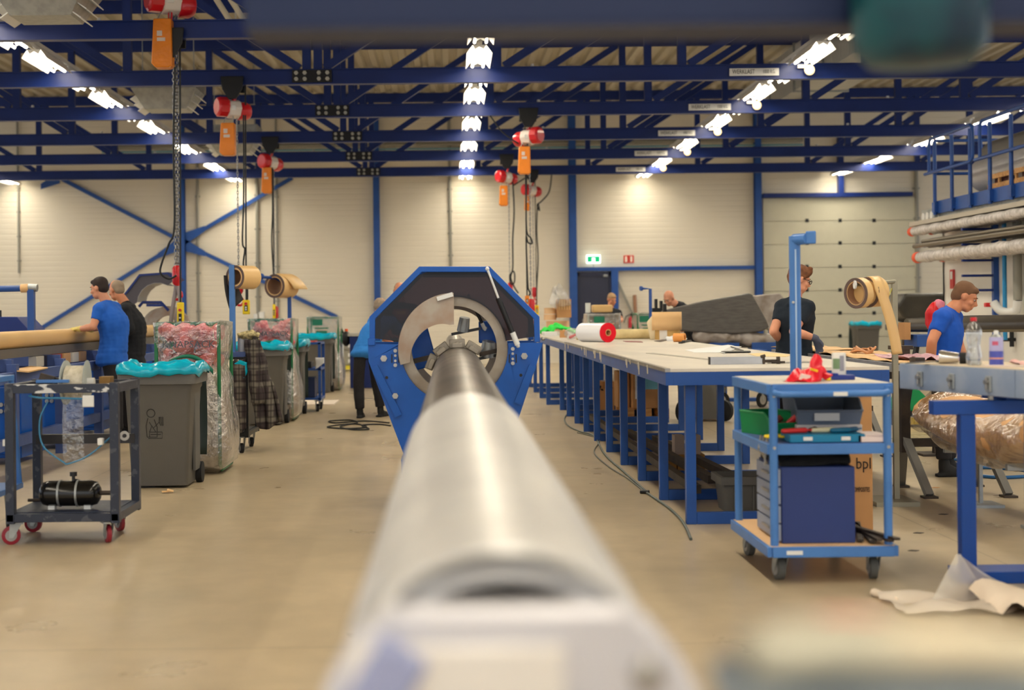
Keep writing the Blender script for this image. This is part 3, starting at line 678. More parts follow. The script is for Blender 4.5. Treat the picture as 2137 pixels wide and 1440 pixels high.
cord('cable hanging in a coil near the hood top from the lower left hoist', [(1070, 380), (1073, 440), (1070, 500), (1070, 560), (1064, 575), (1066, 592), (1073, 590), (1074, 572), (1070, 566), (1066, 580), (1074, 600), (1082, 612)], Y4-.1, .016)
cord('long black cable with a loop hanging from the highest right hoist', [(1100, 300), (1098, 400), (1099, 480), (1108, 497), (1110, 508), (1102, 506), (1098, 495), (1100, 560), (1102, 600), (1106, 612), (1100, 622)], Y2-.1, .013)
cord('cable swinging right from the dim hoist with a small loop and a connector', [(1151, 365), (1146, 400), (1130, 420), (1121, 428), (1126, 440), (1122, 425), (1120, 480), (1123, 540), (1120, 600), (1120, 640)], Y5-.1, .016)
cord('black supply cable sagging from the rail to the lower left hoist', [(1095, 372), (1070, 388)], Y4-.05, .014)
cord('black supply cable sagging from the rail to the brighter right hoist', [(1022, 240), (1048, 275), (1082, 300)], Y2-.05, .012)
def pendant(lab, u, v, Y, w, h_, cable_v, col=YELL, red=True, tilt=0):
    p = P(u, v, Y); s = Y/F
    t = thing('pendant_control', lab, 'controller', p, w=True, group='pendant controls')
    W_, H_ = w*s, h_*s
    MB().box(p, (W_, .06, H_), (0, R(tilt), 0)).build('housing', col, t, bevel=.012)
    MB().bb(p.x-W_*.22, p.x+W_*.22, Y-.036, Y-.03, p.z-H_*.28, p.z+H_*.12).build('button_panel', BLACK, t)
    if red: MB().cyl((p.x, Y-.06, p.z+H_*.24), (p.x, Y-.03, p.z+H_*.24), W_*.2, n=14).build('stop_button', RED, t)
    for k in (0, 1): MB().cyl((p.x, Y-.05, p.z-H_*(.02+.15*k)), (p.x, Y-.03, p.z-H_*(.02+.15*k)), W_*.13, n=12).build('button', WHITE, t)
    MB().cyl((p.x, Y, p.z+H_*.5), (p.x, min(YB, key=lambda y: abs(y-Y)), ZB+.0), .011, n=8).build('cable', CABLE, t)
pendant('big yellow pendant control hanging behind the front pink waste bag', 377, 662, Y0-.15, 14, 62, 560)
pendant('yellow pendant control hanging below the first tan roll', 514, 641, Y1-.15, 15, 30, 560)
pendant('thin yellow pendant control below the second tan roll, seen edge on', 572, 650, Y3-.1, 6, 30, 560, red=False)
pendant('orange pendant control at the top right corner of the machine hood', 1100, 626, Y2-.1, 9, 18, 560, ORANGE, False)
pendant('small yellow pendant control just right of the hood corner', 1120, 647, Y5-.15, 9, 20, 580)
# grey lifting sling under the heavy chain
sl = thing('lifting_sling', 'grey textile sling draped over the red hook of the heavy chain', 'sling', P(368, 600, Y0), w=True)
SLM = M('sling_grey', (150, 142, 146), .7)
def band(p, w, name):
    m = MB(); k = len(p)
    pts = spline([P(a, b, Y0-.02-.0*a) for a, b in p], 5); n = len(pts)-1
    m.grid(1, n, lambda a, b: pts[int(round(b*n))] + Vector(((a-.5)*w, .02*(a-.5), 0))); m.build(name, SLM, sl, smooth=180, solid=.006)
band([(368, 594), (366, 610), (361, 640), (357, 670), (356, 690)], .045, 'strap'); band([(370, 594), (374, 615), (376, 630), (371, 655), (366, 690)], .04, 'strap')
# ------------------------------------------------------------------ people
EYEW = M('eye_white', (196, 186, 178), .5); EYED = M('eye_dark', (40, 28, 22), .3); LIP = M('lip', (176, 96, 84), .5)
def basis(f, up=Vector((0, 0, 1))):
    f = Vector(f).normalized(); r = f.cross(up).normalized(); u = r.cross(f); return r, f, u
def rotm(r, f, u): return Matrix((r, f, u)).transposed()
def person(lab, base, J, face, body, shirt, pants, hair, skin=SKIN, style='short', glove=None, glasses=False, vox=.0088, legs=True, sleeve=.62, dark=None, curl=0, fat=1., up=None):
    """J: joint -> world point; face: direction the head looks; body: direction the chest faces"""
    t = thing('person', lab, 'person', base, w=True)
    hr, hf, hu = basis(face, up or Vector((0, 0, 1))); hm = rotm(hr, hf, hu); c = J['hd']
    def h(a, b, d): return c + hr*a + hf*b + hu*d
    m = MB()
    # head and neck
    m.ell(h(0, -.012, .025), (.074, .094, .092), hm).ell(h(0, .022, -.03), (.06, .068, .082), hm).ell(h(0, .05, -.088), (.034, .034, .028), hm)
    m.ell(h(-.03, .035, -.075), (.03, .04, .03), hm).ell(h(.03, .035, -.075), (.03, .04, .03), hm)
    m.cap(h(0, .085, .012), h(0, .108, -.028), .009, .014).ell(h(0, .103, -.036), (.017, .012, .009), hm)
    m.ell(h(0, .076, .026), (.055, .018, .01), hm).ell(h(0, .086, -.062), (.024, .012, .008), hm).ell(h(0, .084, -.074), (.02, .012, .008), hm)
    for s in (-1, 1): m.ell(h(s*.078, -.006, -.008), (.01, .02, .032), hm @ Matrix.Rotation(R(12*s), 3, 'Z')).ell(h(s*.04, .06, -.03), (.026, .024, .022), hm)
    m.cap(J['nk'], h(0, -.018, -.06), .062, .054)
    # torso: one stack of flattened slices from hips to shoulders
    hips = (J['hL']+J['hR'])/2; sh = (J['sL']+J['sR'])/2; bd = Vector(body).normalized()
    mid = J.get('mid', hips.lerp(sh, .5))
    def torso(mb, g, hem=0.):
        for i in range(13):
            q = i/12; p = (hips*(1-q)**2 + mid*2*q*(1-q) + sh*q*q)
            wv = (1-q)*(J['hL']-J['hR']) + q*(J['sL']-J['sR']); wv = wv - bd*0; lat = wv.normalized(); upv = (sh-hips).normalized(); dp = lat.cross(upv).normalized()
            hw = (.165, .16, .15, .145, .145, .15, .157, .163, .168, .17, .168, .16, .14)[i]*fat; dd = (.115, .115, .11, .108, .107, .11, .115, .12, .122, .118, .105, .088, .07)[i]*fat
            mb.ell(p, (hw+g, dd+g, .07+g*.3), rotm(lat, dp, upv))
        if hem:
            lat = (J['hL']-J['hR']).normalized(); dp = lat.cross(upv).normalized(); mb.ell(hips - upv*.03, (.163*fat+g, .125*fat+g, .1), rotm(lat, dp, upv)).ell(hips - upv*.07, (.166*fat+g, .128*fat+g, .07), rotm(lat, dp, upv))
        for k in ('L', 'R'): mb.cap(sh.lerp(J['s'+k], .3) + Vector((0, 0, .01)), J['s'+k], .06+g, .058+g)
        mb.cap(J['nk'] - (J['nk']-sh)*.6, sh, .06+g, .08+g)
    torso(m, -.022)
    gl = MB()
    for k in ('L', 'R'):
        s, e, w, f = J['s'+k], J['e'+k], J['w'+k], J['f'+k]
        m.cap(s, e, .052, .041).cap(e, e.lerp(w, .4), .041, .042).cap(e.lerp(w, .4), w, .042, .027)
        tgt = gl if (glove and glove[0] in (k, 'B')) else m; gr = .002 if tgt is gl else 0
        d = (f-w).normalized(); nrm = J.get('n'+k, Vector((0, 0, -1))); lat = d.cross(nrm).normalized(); nrm = lat.cross(d).normalized(); hmx = rotm(lat, d, nrm)
        if tgt is gl: gl.cap(w.lerp(e, .12), w, .036, .034)
        tgt.cap(w, w + d*.03, .028, .03).ell(w + d*.055, (.042+gr, .056, .017+gr), hmx)
        for i, (o, ln) in enumerate(((-.032, .066), (-.011, .077), (.011, .072), (.031, .056))):
            a = w + d*.095 + lat*o; b = a + (d*.8 + nrm*.35)*ln*.5; e2 = b + (d*.45 + nrm*.85)*ln*.5
            tgt.cap(a - d*.03, b, .0098+gr, .009+gr, 8).cap(b, e2, .009+gr, .0078+gr, 8)
        ts = -1 if k == 'R' else 1
        a = w + d*.03 + lat*ts*.034; b = a + (d*.5 + lat*ts*.6 + nrm*.35)*.045; tgt.cap(a, b, .014+gr, .011+gr, 8).cap(b, b + (d*.8 + nrm*.4)*.032, .011+gr, .009+gr, 8)
        if legs: m.cap(J['h'+k].lerp(hips, .25), J['k'+k], .072, .052).cap(J['k'+k], J['k'+k].lerp(J['a'+k], .4), .052, .054).cap(J['k'+k].lerp(J['a'+k], .4), J['a'+k], .054, .036)
    m.build('body', skin, t, remesh=vox)
    if glove: gl.build('glove', glove[1], t, remesh=vox)
    # shirt
    sm = MB(); torso(sm, .02, .1)
    for k in ('L', 'R'):
        s, e = J['s'+k], J['e'+k]; q = s.lerp(e, sleeve) if sleeve < 1 else e
        sm.tube([s, s.lerp(q, .5), q], [.068, .064, .058], 16)
        if sleeve >= 1: sm.cap(e, e.lerp(J['w'+k], .85), .05, .038)
    so = sm.build('shirt', shirt, t, remesh=vox*1.35, disp=.011)
    if legs:
        pmb = MB(); up = (sh-hips).normalized(); lat = (J['hL']-J['hR']).normalized()
        pmb.ell(hips - up*.02, (.15*fat, .115*fat, .12), rotm(lat, lat.cross(up).normalized(), up))
        for k in ('L', 'R'):
            a = J['a'+k]; kn = J['k'+k]
            pmb.cap(J['h'+k].lerp(hips, .15), kn, .086*fat, .075).tube([kn, kn.lerp(a, .5), a + (kn-a).normalized()*.01], [.075, .07, .062], 16)
            d = (J['t'+k]-a); d.z = 0; d.normalize(); sr, sf, su = basis(d)
            sm_ = MB().ell(Vector((a.x, a.y, .05)) + d*.03, (.046, .075, .05), rotm(sr, sf, su)).ell(Vector((a.x, a.y, .038)) + d*.11, (.046, .07, .036), rotm(sr, sf, su)).box(Vector((a.x, a.y, .012)) + d*.06, (.085, .25, .024), rotm(sr, sf, su)).cap(Vector((a.x, a.y, .06)), a, .045, .045)
            sm_.build('shoe', RUBBER, t, remesh=.012)
        pmb.build('trousers', pants, t, remesh=vox*1.5, disp=.01)
    # hair
    hm_ = MB()
    if style == 'short':
        hm_.ell(h(0, -.022, .042), (.08, .094, .084), hm).ell(h(0, -.05, -.005), (.071, .062, .072), hm).ell(h(0, .045, .075), (.058, .04, .03), hm)
    elif style == 'full':
        hm_.ell(h(0, -.018, .05), (.084, .102, .088), hm).ell(h(0, -.05, .0), (.078, .068, .08), hm).ell(h(0, .05, .085), (.062, .05, .038), hm)
        for k in range(14):
            a = random.uniform(-2.6, 2.6); hm_.ell(h(.06*math.sin(a), -.01+.085*math.cos(a), .09+random.uniform(-.02, .03)), (.022, .022, .02), hm)
    elif style == 'crop':
        hm_.ell(h(0, -.03, .028), (.077, .085, .082), hm).ell(h(0, -.05, -.01), (.069, .057, .065), hm)
    if hm_.v: hm_.build('hair', hair, t, remesh=vox, disp=.006 + curl)
    # face details
    for s in (-1, 1):
        MB().ell(h(s*.031, .077, .003), (.011, .008, .006), hm).build('eye', EYEW, t); MB().ell(h(s*.031, .084, .002), (.007, .005, .007), hm).build('iris', EYED, t)
        MB().cap(h(s*.016, .093, .026), h(s*.048, .082, .026), .004, .003, 6).build('eyebrow', hair, t)
    MB().cap(h(-.02, .091, -.068), h(.02, .091, -.068), .0035, .0035, 6).build('mouth', LIP, t)
    if glasses:
        g = MB()
        for s in (-1, 1):
            g.tube([h(s*.034 + .024*math.cos(a*math.pi/6), .1, .0 + .018*math.sin(a*math.pi/6)) for a in range(12)], .0032, 6, closed=True)
            g.tube([h(s*.058, .098, .004), h(s*.08, .06, .006), h(s*.082, .0, .004)], .003, 6)
        g.tube([h(-.01, .1, .004), h(.01, .1, .004)], .003, 6); g.build('glasses', BLACK, t)
    return t
def jj(Y, **k):
    out = {}
    for n, v in k.items():
        out[n] = v if isinstance(v, Vector) else P(v[0], v[1], Y + (v[2] if len(v) > 2 else 0))
    return out
SBLUE = M('tshirt_blue', (30, 98, 200), .85, var=.1, scale=6); SBLACK = M('tshirt_black', (30, 32, 38), .9); SNAVY = M('tshirt_navy', (26, 36, 48), .9, var=.15)
TRB = M('work_trousers', (36, 34, 38), .9, var=.15, scale=8)
HDARK = M('hair_dark_brown', (46, 34, 30), .7); HGREY = M('hair_grey', (150, 132, 112), .8); HRUST = M('hair_auburn', (126, 78, 44), .7, rgb2=(96, 56, 30), scale=30); HBR = M('hair_brown', (112, 80, 56), .8); HBLOND = M('hair_sandy', (176, 142, 104), .8)
GLY = M('yellow_glove', (228, 206, 120), .7); GLG = M('grey_glove', (74, 80, 100), .7)
Z = Vector
# man in blue shirt at the left
person('man in a blue t-shirt with yellow work gloves leaning on the long tan tube', (P(232, 912, 15.6).x, 15.6, 0),
    jj(15.6, hd=(207, 601), nk=(222, 630, .0), sL=(207, 646, -.2), sR=(239, 643, .15), eL=(194, 682, -.28), eR=(215, 680, .2), wL=(166, 687, -.12), wR=(190, 688, .22), fL=(134, 685, -.07), fR=(166, 685, .26),
    mid=(248, 685, 0), hL=(230, 742, -.11), hR=(235, 741, .11), kL=(242, 830, -.1), kR=(262, 828, .13), aL=(246, 897, -.08), aR=(268, 893, .15), tL=(236, 905, -.1), tR=(250, 900, .12)),
    (-.93, .3, -.22), (-.95, -.1, 0), SBLUE, TRB, HDARK, glove=('B', GLY), fat=1.27)
person('older man with cropped hair and a black shirt beside the man in yellow gloves', (P(275, 905, 16.6).x, 16.6, 0),
    jj(16.6, hd=(243, 605), nk=(260, 632), sL=(260, 647, -.2), sR=(272, 645, .15), eL=(272, 690, -.24), eR=(255, 690, .2), wL=(248, 705, -.2), wR=(230, 700, .2), fL=(232, 705, -.15), fR=(215, 700, .2),
    mid=(288, 690, 0), hL=(275, 750, -.1), hR=(277, 750, .1), kL=(270, 825, -.1), kR=(285, 822, .1), aL=(268, 890, -.1), aR=(282, 886, .1), tL=(256, 897, -.1), tR=(270, 892, .1)),
    (-.75, .55, -.3), (-.95, .1, 0), SBLACK, TRB, HGREY, SKINT, 'crop', sleeve=1., fat=1.12)
# man in blue bending behind the machine
person('man in a bright blue t-shirt bending over behind the left side of the octagonal machine', (P(762, 866, 18.6).x, 18.6, 0),
    jj(18.6, hd=(794, 640, .25), nk=(792, 662, .15), sL=(778, 672, .1), sR=(818, 672, .1), eL=(800, 705, .3), eR=(845, 700, .3), wL=(825, 722, .35), wR=(865, 715, .35), fL=(838, 728, .4), fR=(878, 720, .4),
    mid=(775, 690, -.05), hL=(750, 728, -.05), hR=(780, 730, -.02), kL=(748, 795), kR=(786, 795, .1), aL=(751, 855), aR=(794, 850, .15), tL=(756, 864, .2), tR=(806, 858, .3)),
    (.5, .8, -.35), (.5, .85, 0), M('tshirt_bright_blue', (48, 132, 220), .85, var=.08), TRB, HGREY, SKINT, 'crop', fat=1.)
EMB = M('emblem_red', (170, 40, 30), .6)
pp_ = person('man in a dark shirt with red chest emblem, seen through the tinted hood', (P(836, 860, 19.6).x, 19.6, 0),
    jj(19.6, hd=(834, 607), nk=(836, 628), sL=(862, 645), sR=(810, 645), eL=(872, 682, -.1), eR=(803, 682, -.1), wL=(850, 702, -.3), wR=(818, 702, -.3), fL=(838, 700, -.36), fR=(830, 702, -.36),
    mid=(838, 680), hL=(850, 725), hR=(824, 725), kL=(850, 790), kR=(822, 790), aL=(850, 850), aR=(822, 850), tL=(852, 856, -.2), tR=(820, 856, -.2)),
    (.05, -.95, -.35), (0, -1, 0), SBLACK, TRB, HBR, SKINT, 'crop')
p = P(838, 657, 19.43); e = MB().prism([(p.x-.13, p.z+.03), (p.x-.09, p.z+.08), (p.x+.09, p.z+.08), (p.x+.13, p.z+.03), (p.x, p.z-.11)], p.y-.012, p.y+.03).build('emblem', EMB, pp_, smooth=0)
MB().bb(p.x-.07, p.x+.06, p.y-.018, p.y-.012, p.z+.01, p.z+.05).build('emblem_band', YELL, e, smooth=0)
# man at the dark door
person('man with short fair hair and a black t-shirt standing in front of the dark door', (P(1277, 790, 27).x, 27, 0),
    jj(27, hd=(1277, 625), nk=(1274, 643), sL=(1290, 653, .1), sR=(1262, 654, -.1), eL=(1297, 668, -.05), eR=(1256, 672, -.1), wL=(1285, 676, -.3), wR=(1262, 684, -.25), fL=(1276, 675, -.36), fR=(1270, 684, -.36),
    mid=(1275, 675), hL=(1283, 701), hR=(1266, 701), kL=(1283, 750), kR=(1266, 750), aL=(1284, 792), aR=(1266, 792), tL=(1288, 796, -.2), tR=(1268, 796, -.2)),
    (.35, -.85, -.35), (.3, -1, 0), SBLACK, TRB, HBLOND, SKINT, 'short', vox=.01)
person('bald man bending behind the big grey panel, only his head and shoulder showing', (P(1402, 780, 22).x, 22, 0),
    jj(22, hd=(1396, 622), nk=(1408, 633), sL=(1424, 642, -.1), sR=(1415, 640, .2), eL=(1440, 670, -.1), eR=(1420, 668, .2), wL=(1425, 690, -.2), wR=(1405, 690, .1), fL=(1412, 692, -.2), fR=(1392, 692, .1),
    mid=(1440, 660), hL=(1445, 695, -.1), hR=(1445, 693, .1), kL=(1438, 765, -.1), kR=(1442, 763, .1), aL=(1440, 822, -.1), aR=(1445, 820, .1), tL=(1430, 825, -.1), tR=(1434, 825, .1)),
    (-.6, -.6, -.55), (-.9, -.3, 0), SBLACK, TRB, HGREY, SKIN, 'bald', vox=.01)
# man with glasses
person('young man with curly auburn hair, glasses and a black t-shirt, behind the long table', (P(1650, 960, 12.9).x, 12.9, 0),
    jj(12.9, hd=(1668, 583), nk=(1660, 618), sL=(1634, 640, .05), sR=(1684, 642, -.12), eL=(1614, 692, -.06), eR=(1656, 692, -.26), wL=(1638, 718, .1), wR=(1702, 706, -.26), fL=(1655, 726, .2), fR=(1712, 732, -.24),
    mid=(1658, 680, .03), hL=(1634, 752, .06), hR=(1678, 754, -.06), kL=(1636, 850, .1), kR=(1676, 852, -.02), aL=(1636, 938, .1), aR=(1664, 944, -.05), tL=(1650, 945, .3), tR=(1684, 950, .1), nR=Vector((-.5, -.5, -.5))),
    (.86, .1, -.28), (.62, .6, 0), SNAVY, TRB, HRUST, SKIN, 'full', ('R', GLG), True, curl=.01, fat=1.05)
# man at the right
person('stubbled man in a blue t-shirt looking down, in front of the white wall', (P(1985, 925, 11.6).x, 11.6, 0),
    jj(11.6, hd=(2014, 619), nk=(1988, 646), sL=(1990, 662, .16), sR=(1966, 664, -.14), eL=(2000, 715, .2), eR=(1945, 712, -.22), wL=(2015, 765, .1), wR=(1940, 775, -.1), fL=(2025, 785, .05), fR=(1945, 795, -.05),
    mid=(1970, 710), hL=(1976, 768, .09), hR=(1966, 770, -.09), kL=(1976, 860, .1), kR=(1966, 862, -.1), aL=(1980, 960, .1), aR=(1970, 962, -.1), tL=(2000, 970, .1), tR=(1990, 972, -.1)),
    (.8, -.25, -.42), (.95, -.1, 0), M('tshirt_royal', (18, 84, 190), .85, var=.1), TRB, HBR, SKINT, 'short')
# ------------------------------------------------------------------ shared small builders
def caster(parent, x, y, r=.06, ztop=.17, turn=0., wm=RUBBER, w=.035):
    o = bpy.data.objects.new('caster', None); COL.objects.link(o); o.parent = parent
    mt = Matrix.Rotation(turn, 3, 'Z'); q = lambda a, b, c: Vector((x, y, 0)) + mt @ Vector((a, b, c))
    f = MB(); f.box(q(0, 0, ztop-.005), (.09, .08, .01), mt)
    for s in (-1, 1): f.add([q(s*(w/2+.006), -.03, ztop-.01), q(s*(w/2+.006), .04, ztop-.01), q(s*(w/2+.006), .045, r-.015), q(s*(w/2+.006), .02, r-.015), q(s*(w/2+.01), -.03, ztop-.01), q(s*(w/2+.01), .04, ztop-.01), q(s*(w/2+.01), .045, r-.015), q(s*(w/2+.01), .02, r-.015)], [(0, 1, 2, 3), (7, 6, 5, 4), (0, 4, 5, 1), (1, 5, 6, 2), (2, 6, 7, 3), (3, 7, 4, 0)])
    bpy.data.objects.remove(o)
    fo = f.build('caster_fork', GALV, parent, smooth=0)
    MB().lathe([(r*.7, -w/2), (r, -w/2+.004), (r, w/2-.004), (r*.7, w/2)], q(0, .032, r), mt @ Vector((1, 0, 0)), 24).build('caster_wheel', wm, fo, smooth=30)
    MB().cyl(q(-w/2-.003, .032, r), q(w/2+.003, .032, r), r*.62, n=20).build('wheel_hub', M('hub_grey', (150, 148, 146), .5), fo)
def rect_ring(hw, hd, z, c=.05, n=4, dx=0, dy=0):
    out = []
    for sx, sy, a0 in ((1, 1, 0), (-1, 1, 90), (-1, -1, 180), (1, -1, 270)):
        for k in range(n+1):
            a = R(a0 + 90*k/n); out.append(Vector((dx + sx*(hw-c) + c*math.cos(a), dy + sy*(hd-c) + c*math.sin(a), z)))
    return out
def loft(rings, cap0=True, cap1=False):
    m = MB(); n = len(rings[0]); vs = [p for r in rings for p in r]; fs = []
    for i in range(len(rings)-1): fs += [(i*n+j, i*n+(j+1) % n, (i+1)*n+(j+1) % n, (i+1)*n+j) for j in range(n)]
    if cap0: fs.append(tuple(range(n-1, -1, -1)))
    if cap1: fs.append(tuple((len(rings)-1)*n+j for j in range(n)))
    return m.add(vs, fs)
LINER = TEAL
def waste_bin(lab, loc, liner=True, emblem=False, group='grey wheeled bins with teal bags', rz=0, sc=1., bin_liner_lab=None, drape=.0):
    t = thing('waste_bin', lab, 'bin', loc, rz, group)
    hw, hd = .29*sc, .3*sc; bw, bd = .225*sc, .2*sc; hh = .93*sc
    rings = [rect_ring(bw, bd, .02, .03), rect_ring(bw+.005, bd+.005, .03, .03), rect_ring(hw-.02, hd-.04, hh*.86, .035), rect_ring(hw-.01, hd-.03, hh*.88, .035), rect_ring(hw-.005, hd-.01, hh, .03), rect_ring(hw-.03, hd-.035, hh, .03), rect_ring(hw-.04, hd-.06, hh*.8, .03), rect_ring(bw-.02, bd-.02, .06, .03)]
    loft(rings, True, True).build('body', GREYB, t, smooth=50)
    rm = [rect_ring(hw-.01, hd-.01, hh-.075, .03), rect_ring(hw+.025, hd+.02, hh-.07, .035), rect_ring(hw+.025, hd+.02, hh+.005, .035), rect_ring(hw-.02, hd-.02, hh+.005, .03)]
    loft(rm, False).build('rim', GREYB, t, smooth=50, solid=.004)
    for s in (-1, 1):
        MB().bb(s*hw*.88-.012, s*hw*.88+.012, -bd*.2, bd*.9, .12, hh*.86).build('side_rib', GREYB, t, smooth=0, bevel=.004)
        MB().lathe([(.04, -.03), (.085, -.025), (.085, .025), (.04, .03)], (s*(bw+.03), bd+.02, .085), (1, 0, 0), 24).build('wheel', RUBBER, t, smooth=30)
    MB().cyl((-bw-.03, bd+.02, .085), (bw+.03, bd+.02, .085), .012).build('axle', STEEL, t)
    lid = MB().grid(6, 8, lambda a, b: Vector(((a-.5)*2*hw, hd+.06+.05*math.sin(math.pi*b), hh-.03-.68*b*sc))).build('lid', M('lid_dark_green', (30, 44, 40), .45), t, solid=.02, smooth=60)
    if emblem:
        LN = M('embossed_line', (44, 42, 40), .6); yf = lambda z: -(bd + (hd-.04-bd)*(z/(hh*.86))) - .002
        g = MB(); cx_, cz_ = -.02, .5
        def ln(pts, cl=False): g.tube([(cx_+x, yf(cz_+z), cz_+z) for x, z in pts], .0035, 5, closed=cl)
        ln([(-.035+.032*math.cos(a), .1+.032*math.sin(a)) for a in [k*math.pi/8 for k in range(16)]], True)
        ln([(-.06, .06), (-.075, .0), (-.07, -.09), (.01, -.09), (.012, -.01), (-.01, .05)]); ln([(-.05, .03), (-.02, -.02), (.03, .03), (.035, .07)])
        for k in range(3): ln([(.03+.014*k, .07), (.03+.014*k, .03+.004*k), (.04+.01*k, .0)])
        ln([(-.05, -.09), (-.05, -.05), (.05, -.05), (.05, -.1), (-.06, -.1)]); ln([(-.04, -.07), (.04, -.07)]); ln([(-.05, -.05), (-.03, -.0), (.0, -.05)])
        g.build('embossed_emblem', LN, t)
    if liner:
        m = MB(); n = 60; prof_ = [(-.06, -.06), (-.04, .03), (-.015, .085), (.02, .09), (.045, .068), (.055, .035), (.05, .0)]
        random.seed(int(abs(loc[1])*100)); ph = [random.uniform(0, 6) for _ in range(4)]
        vs = []
        for k, (o, z) in enumerate(prof_):
            for j in range(n):
                a = 2*math.pi*j/n; ca, sa = math.cos(a), math.sin(a); q = 6
                rr = (abs(ca)**q + abs(sa)**q)**(-1/q); w = (math.sin(5*a+ph[0])*.5 + math.sin(9*a+ph[1])*.3 + math.sin(17*a+ph[2])*.2)
                zz = z + (.03*w if 1 < k < 5 else (.022*w + drape*max(0, ca)*(-1 if k > 4 else 0)*.06 if k >= 5 else 0))
                vs.append(Vector(((hw+o+.005*w)*rr*ca, (hd+o+.005*w)*rr*sa, hh+zz)))
        m.add(vs, [(k*n+j, k*n+(j+1) % n, (k+1)*n+(j+1) % n, (k+1)*n+j) for k in range(len(prof_)-1) for j in range(n)])
        b = tag(m.build('bin_bag', LINER, None, smooth=180, solid=.003), bin_liner_lab or 'teal plastic bag', 'bag', 'teal bags lining the grey bins'); b.location = loc; b.rotation_euler[2] = rz; crumple(b, .012, 14)
        # sagging bag floor inside
        MB
    return t
# bin row at the left
waste_bin('large grey bin with an embossed figure, the nearest bin at the left', (G(350, 1012).x-.02, 11.5, 0), emblem=True, sc=.97, bin_liner_lab='teal plastic bag bulging over the rim of the nearest grey bin')
waste_bin('grey bin directly behind the hanging plaid jacket', (-2.33, 17.7, 0), bin_liner_lab='teal plastic bag over the rim of the bin behind the plaid jacket')
waste_bin('grey bin squeezed between the plaid jacket bin and the small blue trolley', (-2.27, 19.3, 0), bin_liner_lab='teal plastic bag hanging over the bin left of the small blue trolley')
waste_bin('grey bin farthest back in the left row, under the green printed sack', (-2.33, 24.6, 0), bin_liner_lab='teal plastic bag on the farthest bin of the left row')
waste_bin('small dark grey bin with a teal bag in front of the roller door', (P(1806, 700, 34.5).x, 34.5, 0), group='grey wheeled bins with teal bags', bin_liner_lab='teal plastic bag on the bin in front of the roller door')
# sack holders
PINK = M('pink_foam_waste', (244, 110, 120), .6, rgb2=(250, 170, 170), scale=8, bump=.4, bscale=14); WWST = M('white_film_waste', (238, 230, 218), .4, rgb2=(204, 190, 172), scale=5, bump=.8, bscale=12)
GRNT = M('green_print', (28, 120, 92), .5); SACKM = glassy('sack_film', (226, 222, 218), .2, .26, 1.)
def sack_stand(lab, sl, loc, hw=.27, hd=.36, zt=1.3, stuff=PINK, word=True, wcol=None, fill=WWST, frame=GREEN, full=1., group='sack holders with clear bags'):
    t = thing('sack_holder', lab, 'holder', loc, 0, group)
    g = MB()
    for s in (-1, 1):
        g = MB(); g.tube([(s*hw, hd-.02, .06), (s*hw, hd-.02, zt-.06)] + [Vector((s*hw, hd-.02-.06+.06*math.cos(R(a)), zt-.06+.06*math.sin(R(a)))) for a in (30, 60, 90)] + [(s*hw, -hd+.08, zt)] + [Vector((s*hw, -hd+.08-.06*math.sin(R(a)), zt-.06+.06*math.cos(R(a)))) for a in (30, 60, 90)] + [(s*hw, -hd+.02, .08), (s*hw, -hd+.1, .03), (s*hw, hd-.08, .03), (s*hw, hd-.02, .06)], .0165, 10)
        g.build('side_frame', frame, t)
    MB().cyl((-hw, hd-.02, zt-.01), (hw, hd-.02, zt-.01), .0165).build('cross_tube', frame, t); MB().cyl((-hw, hd-.08, .03), (hw, hd-.08, .03), .0165).build('cross_tube', frame, t)
    s_ = thing('waste_sack', sl, 'bag', loc, 0, 'clear waste sacks')
    rings = []; inner_ = []
    for z, w, d, c in ((.03, .9, .8, .1), (.07, 1.18, 1.02, .12), (.22, 1.27, 1.05, .14), (.42, 1.22, 1.02, .14), (.65, 1.1, .98, .1), (.78, 1.03, .97, .1), (.92, .92, .95, .08), (1.05, .97, .98, .06), (1.15, 1.03, 1.02, .04), (zt+.015, 1.05, 1.04, .04)):
        rings.append(rect_ring(hw*w+.01, hd*w+.0, z, c, 5)); inner_.append(rect_ring(hw*w-.02, hd*d-.03, z+.01, c, 5))
    o = loft(rings, True).build('sack_film', SACKM, s_, smooth=180); crumple(o, .034, 7)
    k = 7; o = loft(inner_[:k], True, True).build('waste_filling', fill, s_, smooth=180, sub=1); crumple(o, .05, 7)
    if stuff:
        m = MB(); random.seed(int(loc[1]*7))
        for q in range(34): m.ell((random.uniform(-hw*.8, hw*.8), random.uniform(-hd*.85, hd*.6), random.uniform(.95, zt-.06)), (random.uniform(.05, .1), random.uniform(.05, .1), random.uniform(.03, .06)), Euler((random.random()*3, random.random()*3, 0)).to_matrix(), 8, 6)
        o = m.build('pink_waste', stuff, s_, smooth=180); crumple(o, .03, 16)
    yf = -hd*1.03-.03
    if word:
        text('KNAPSACK', .085, wcol or M('sack_print', (84, 84, 92), .5), 'printed_word', s_, (.02, yf, 1.12), sx=1.05)
        o = MB().grid(20, 1, lambda a, b: Vector((-.15+.38*a, yf, .98 - .1*a**3 + .05*math.sin(a*3.1) + (b-.5)*(.02+.03*a)))).build('printed_swoosh', GRNT, s_, solid=.002)
        for v in o.data.vertices: pass
    else:
        MB().bb(-.18, .0, yf-.002, yf, 1.16, 1.27).bb(-.14, .1, yf-.002, yf, 1.1, 1.12).bb(-.12, .08, yf-.002, yf, 1.0, 1.06).build('printed_mark', GRNT, s_)
    return t
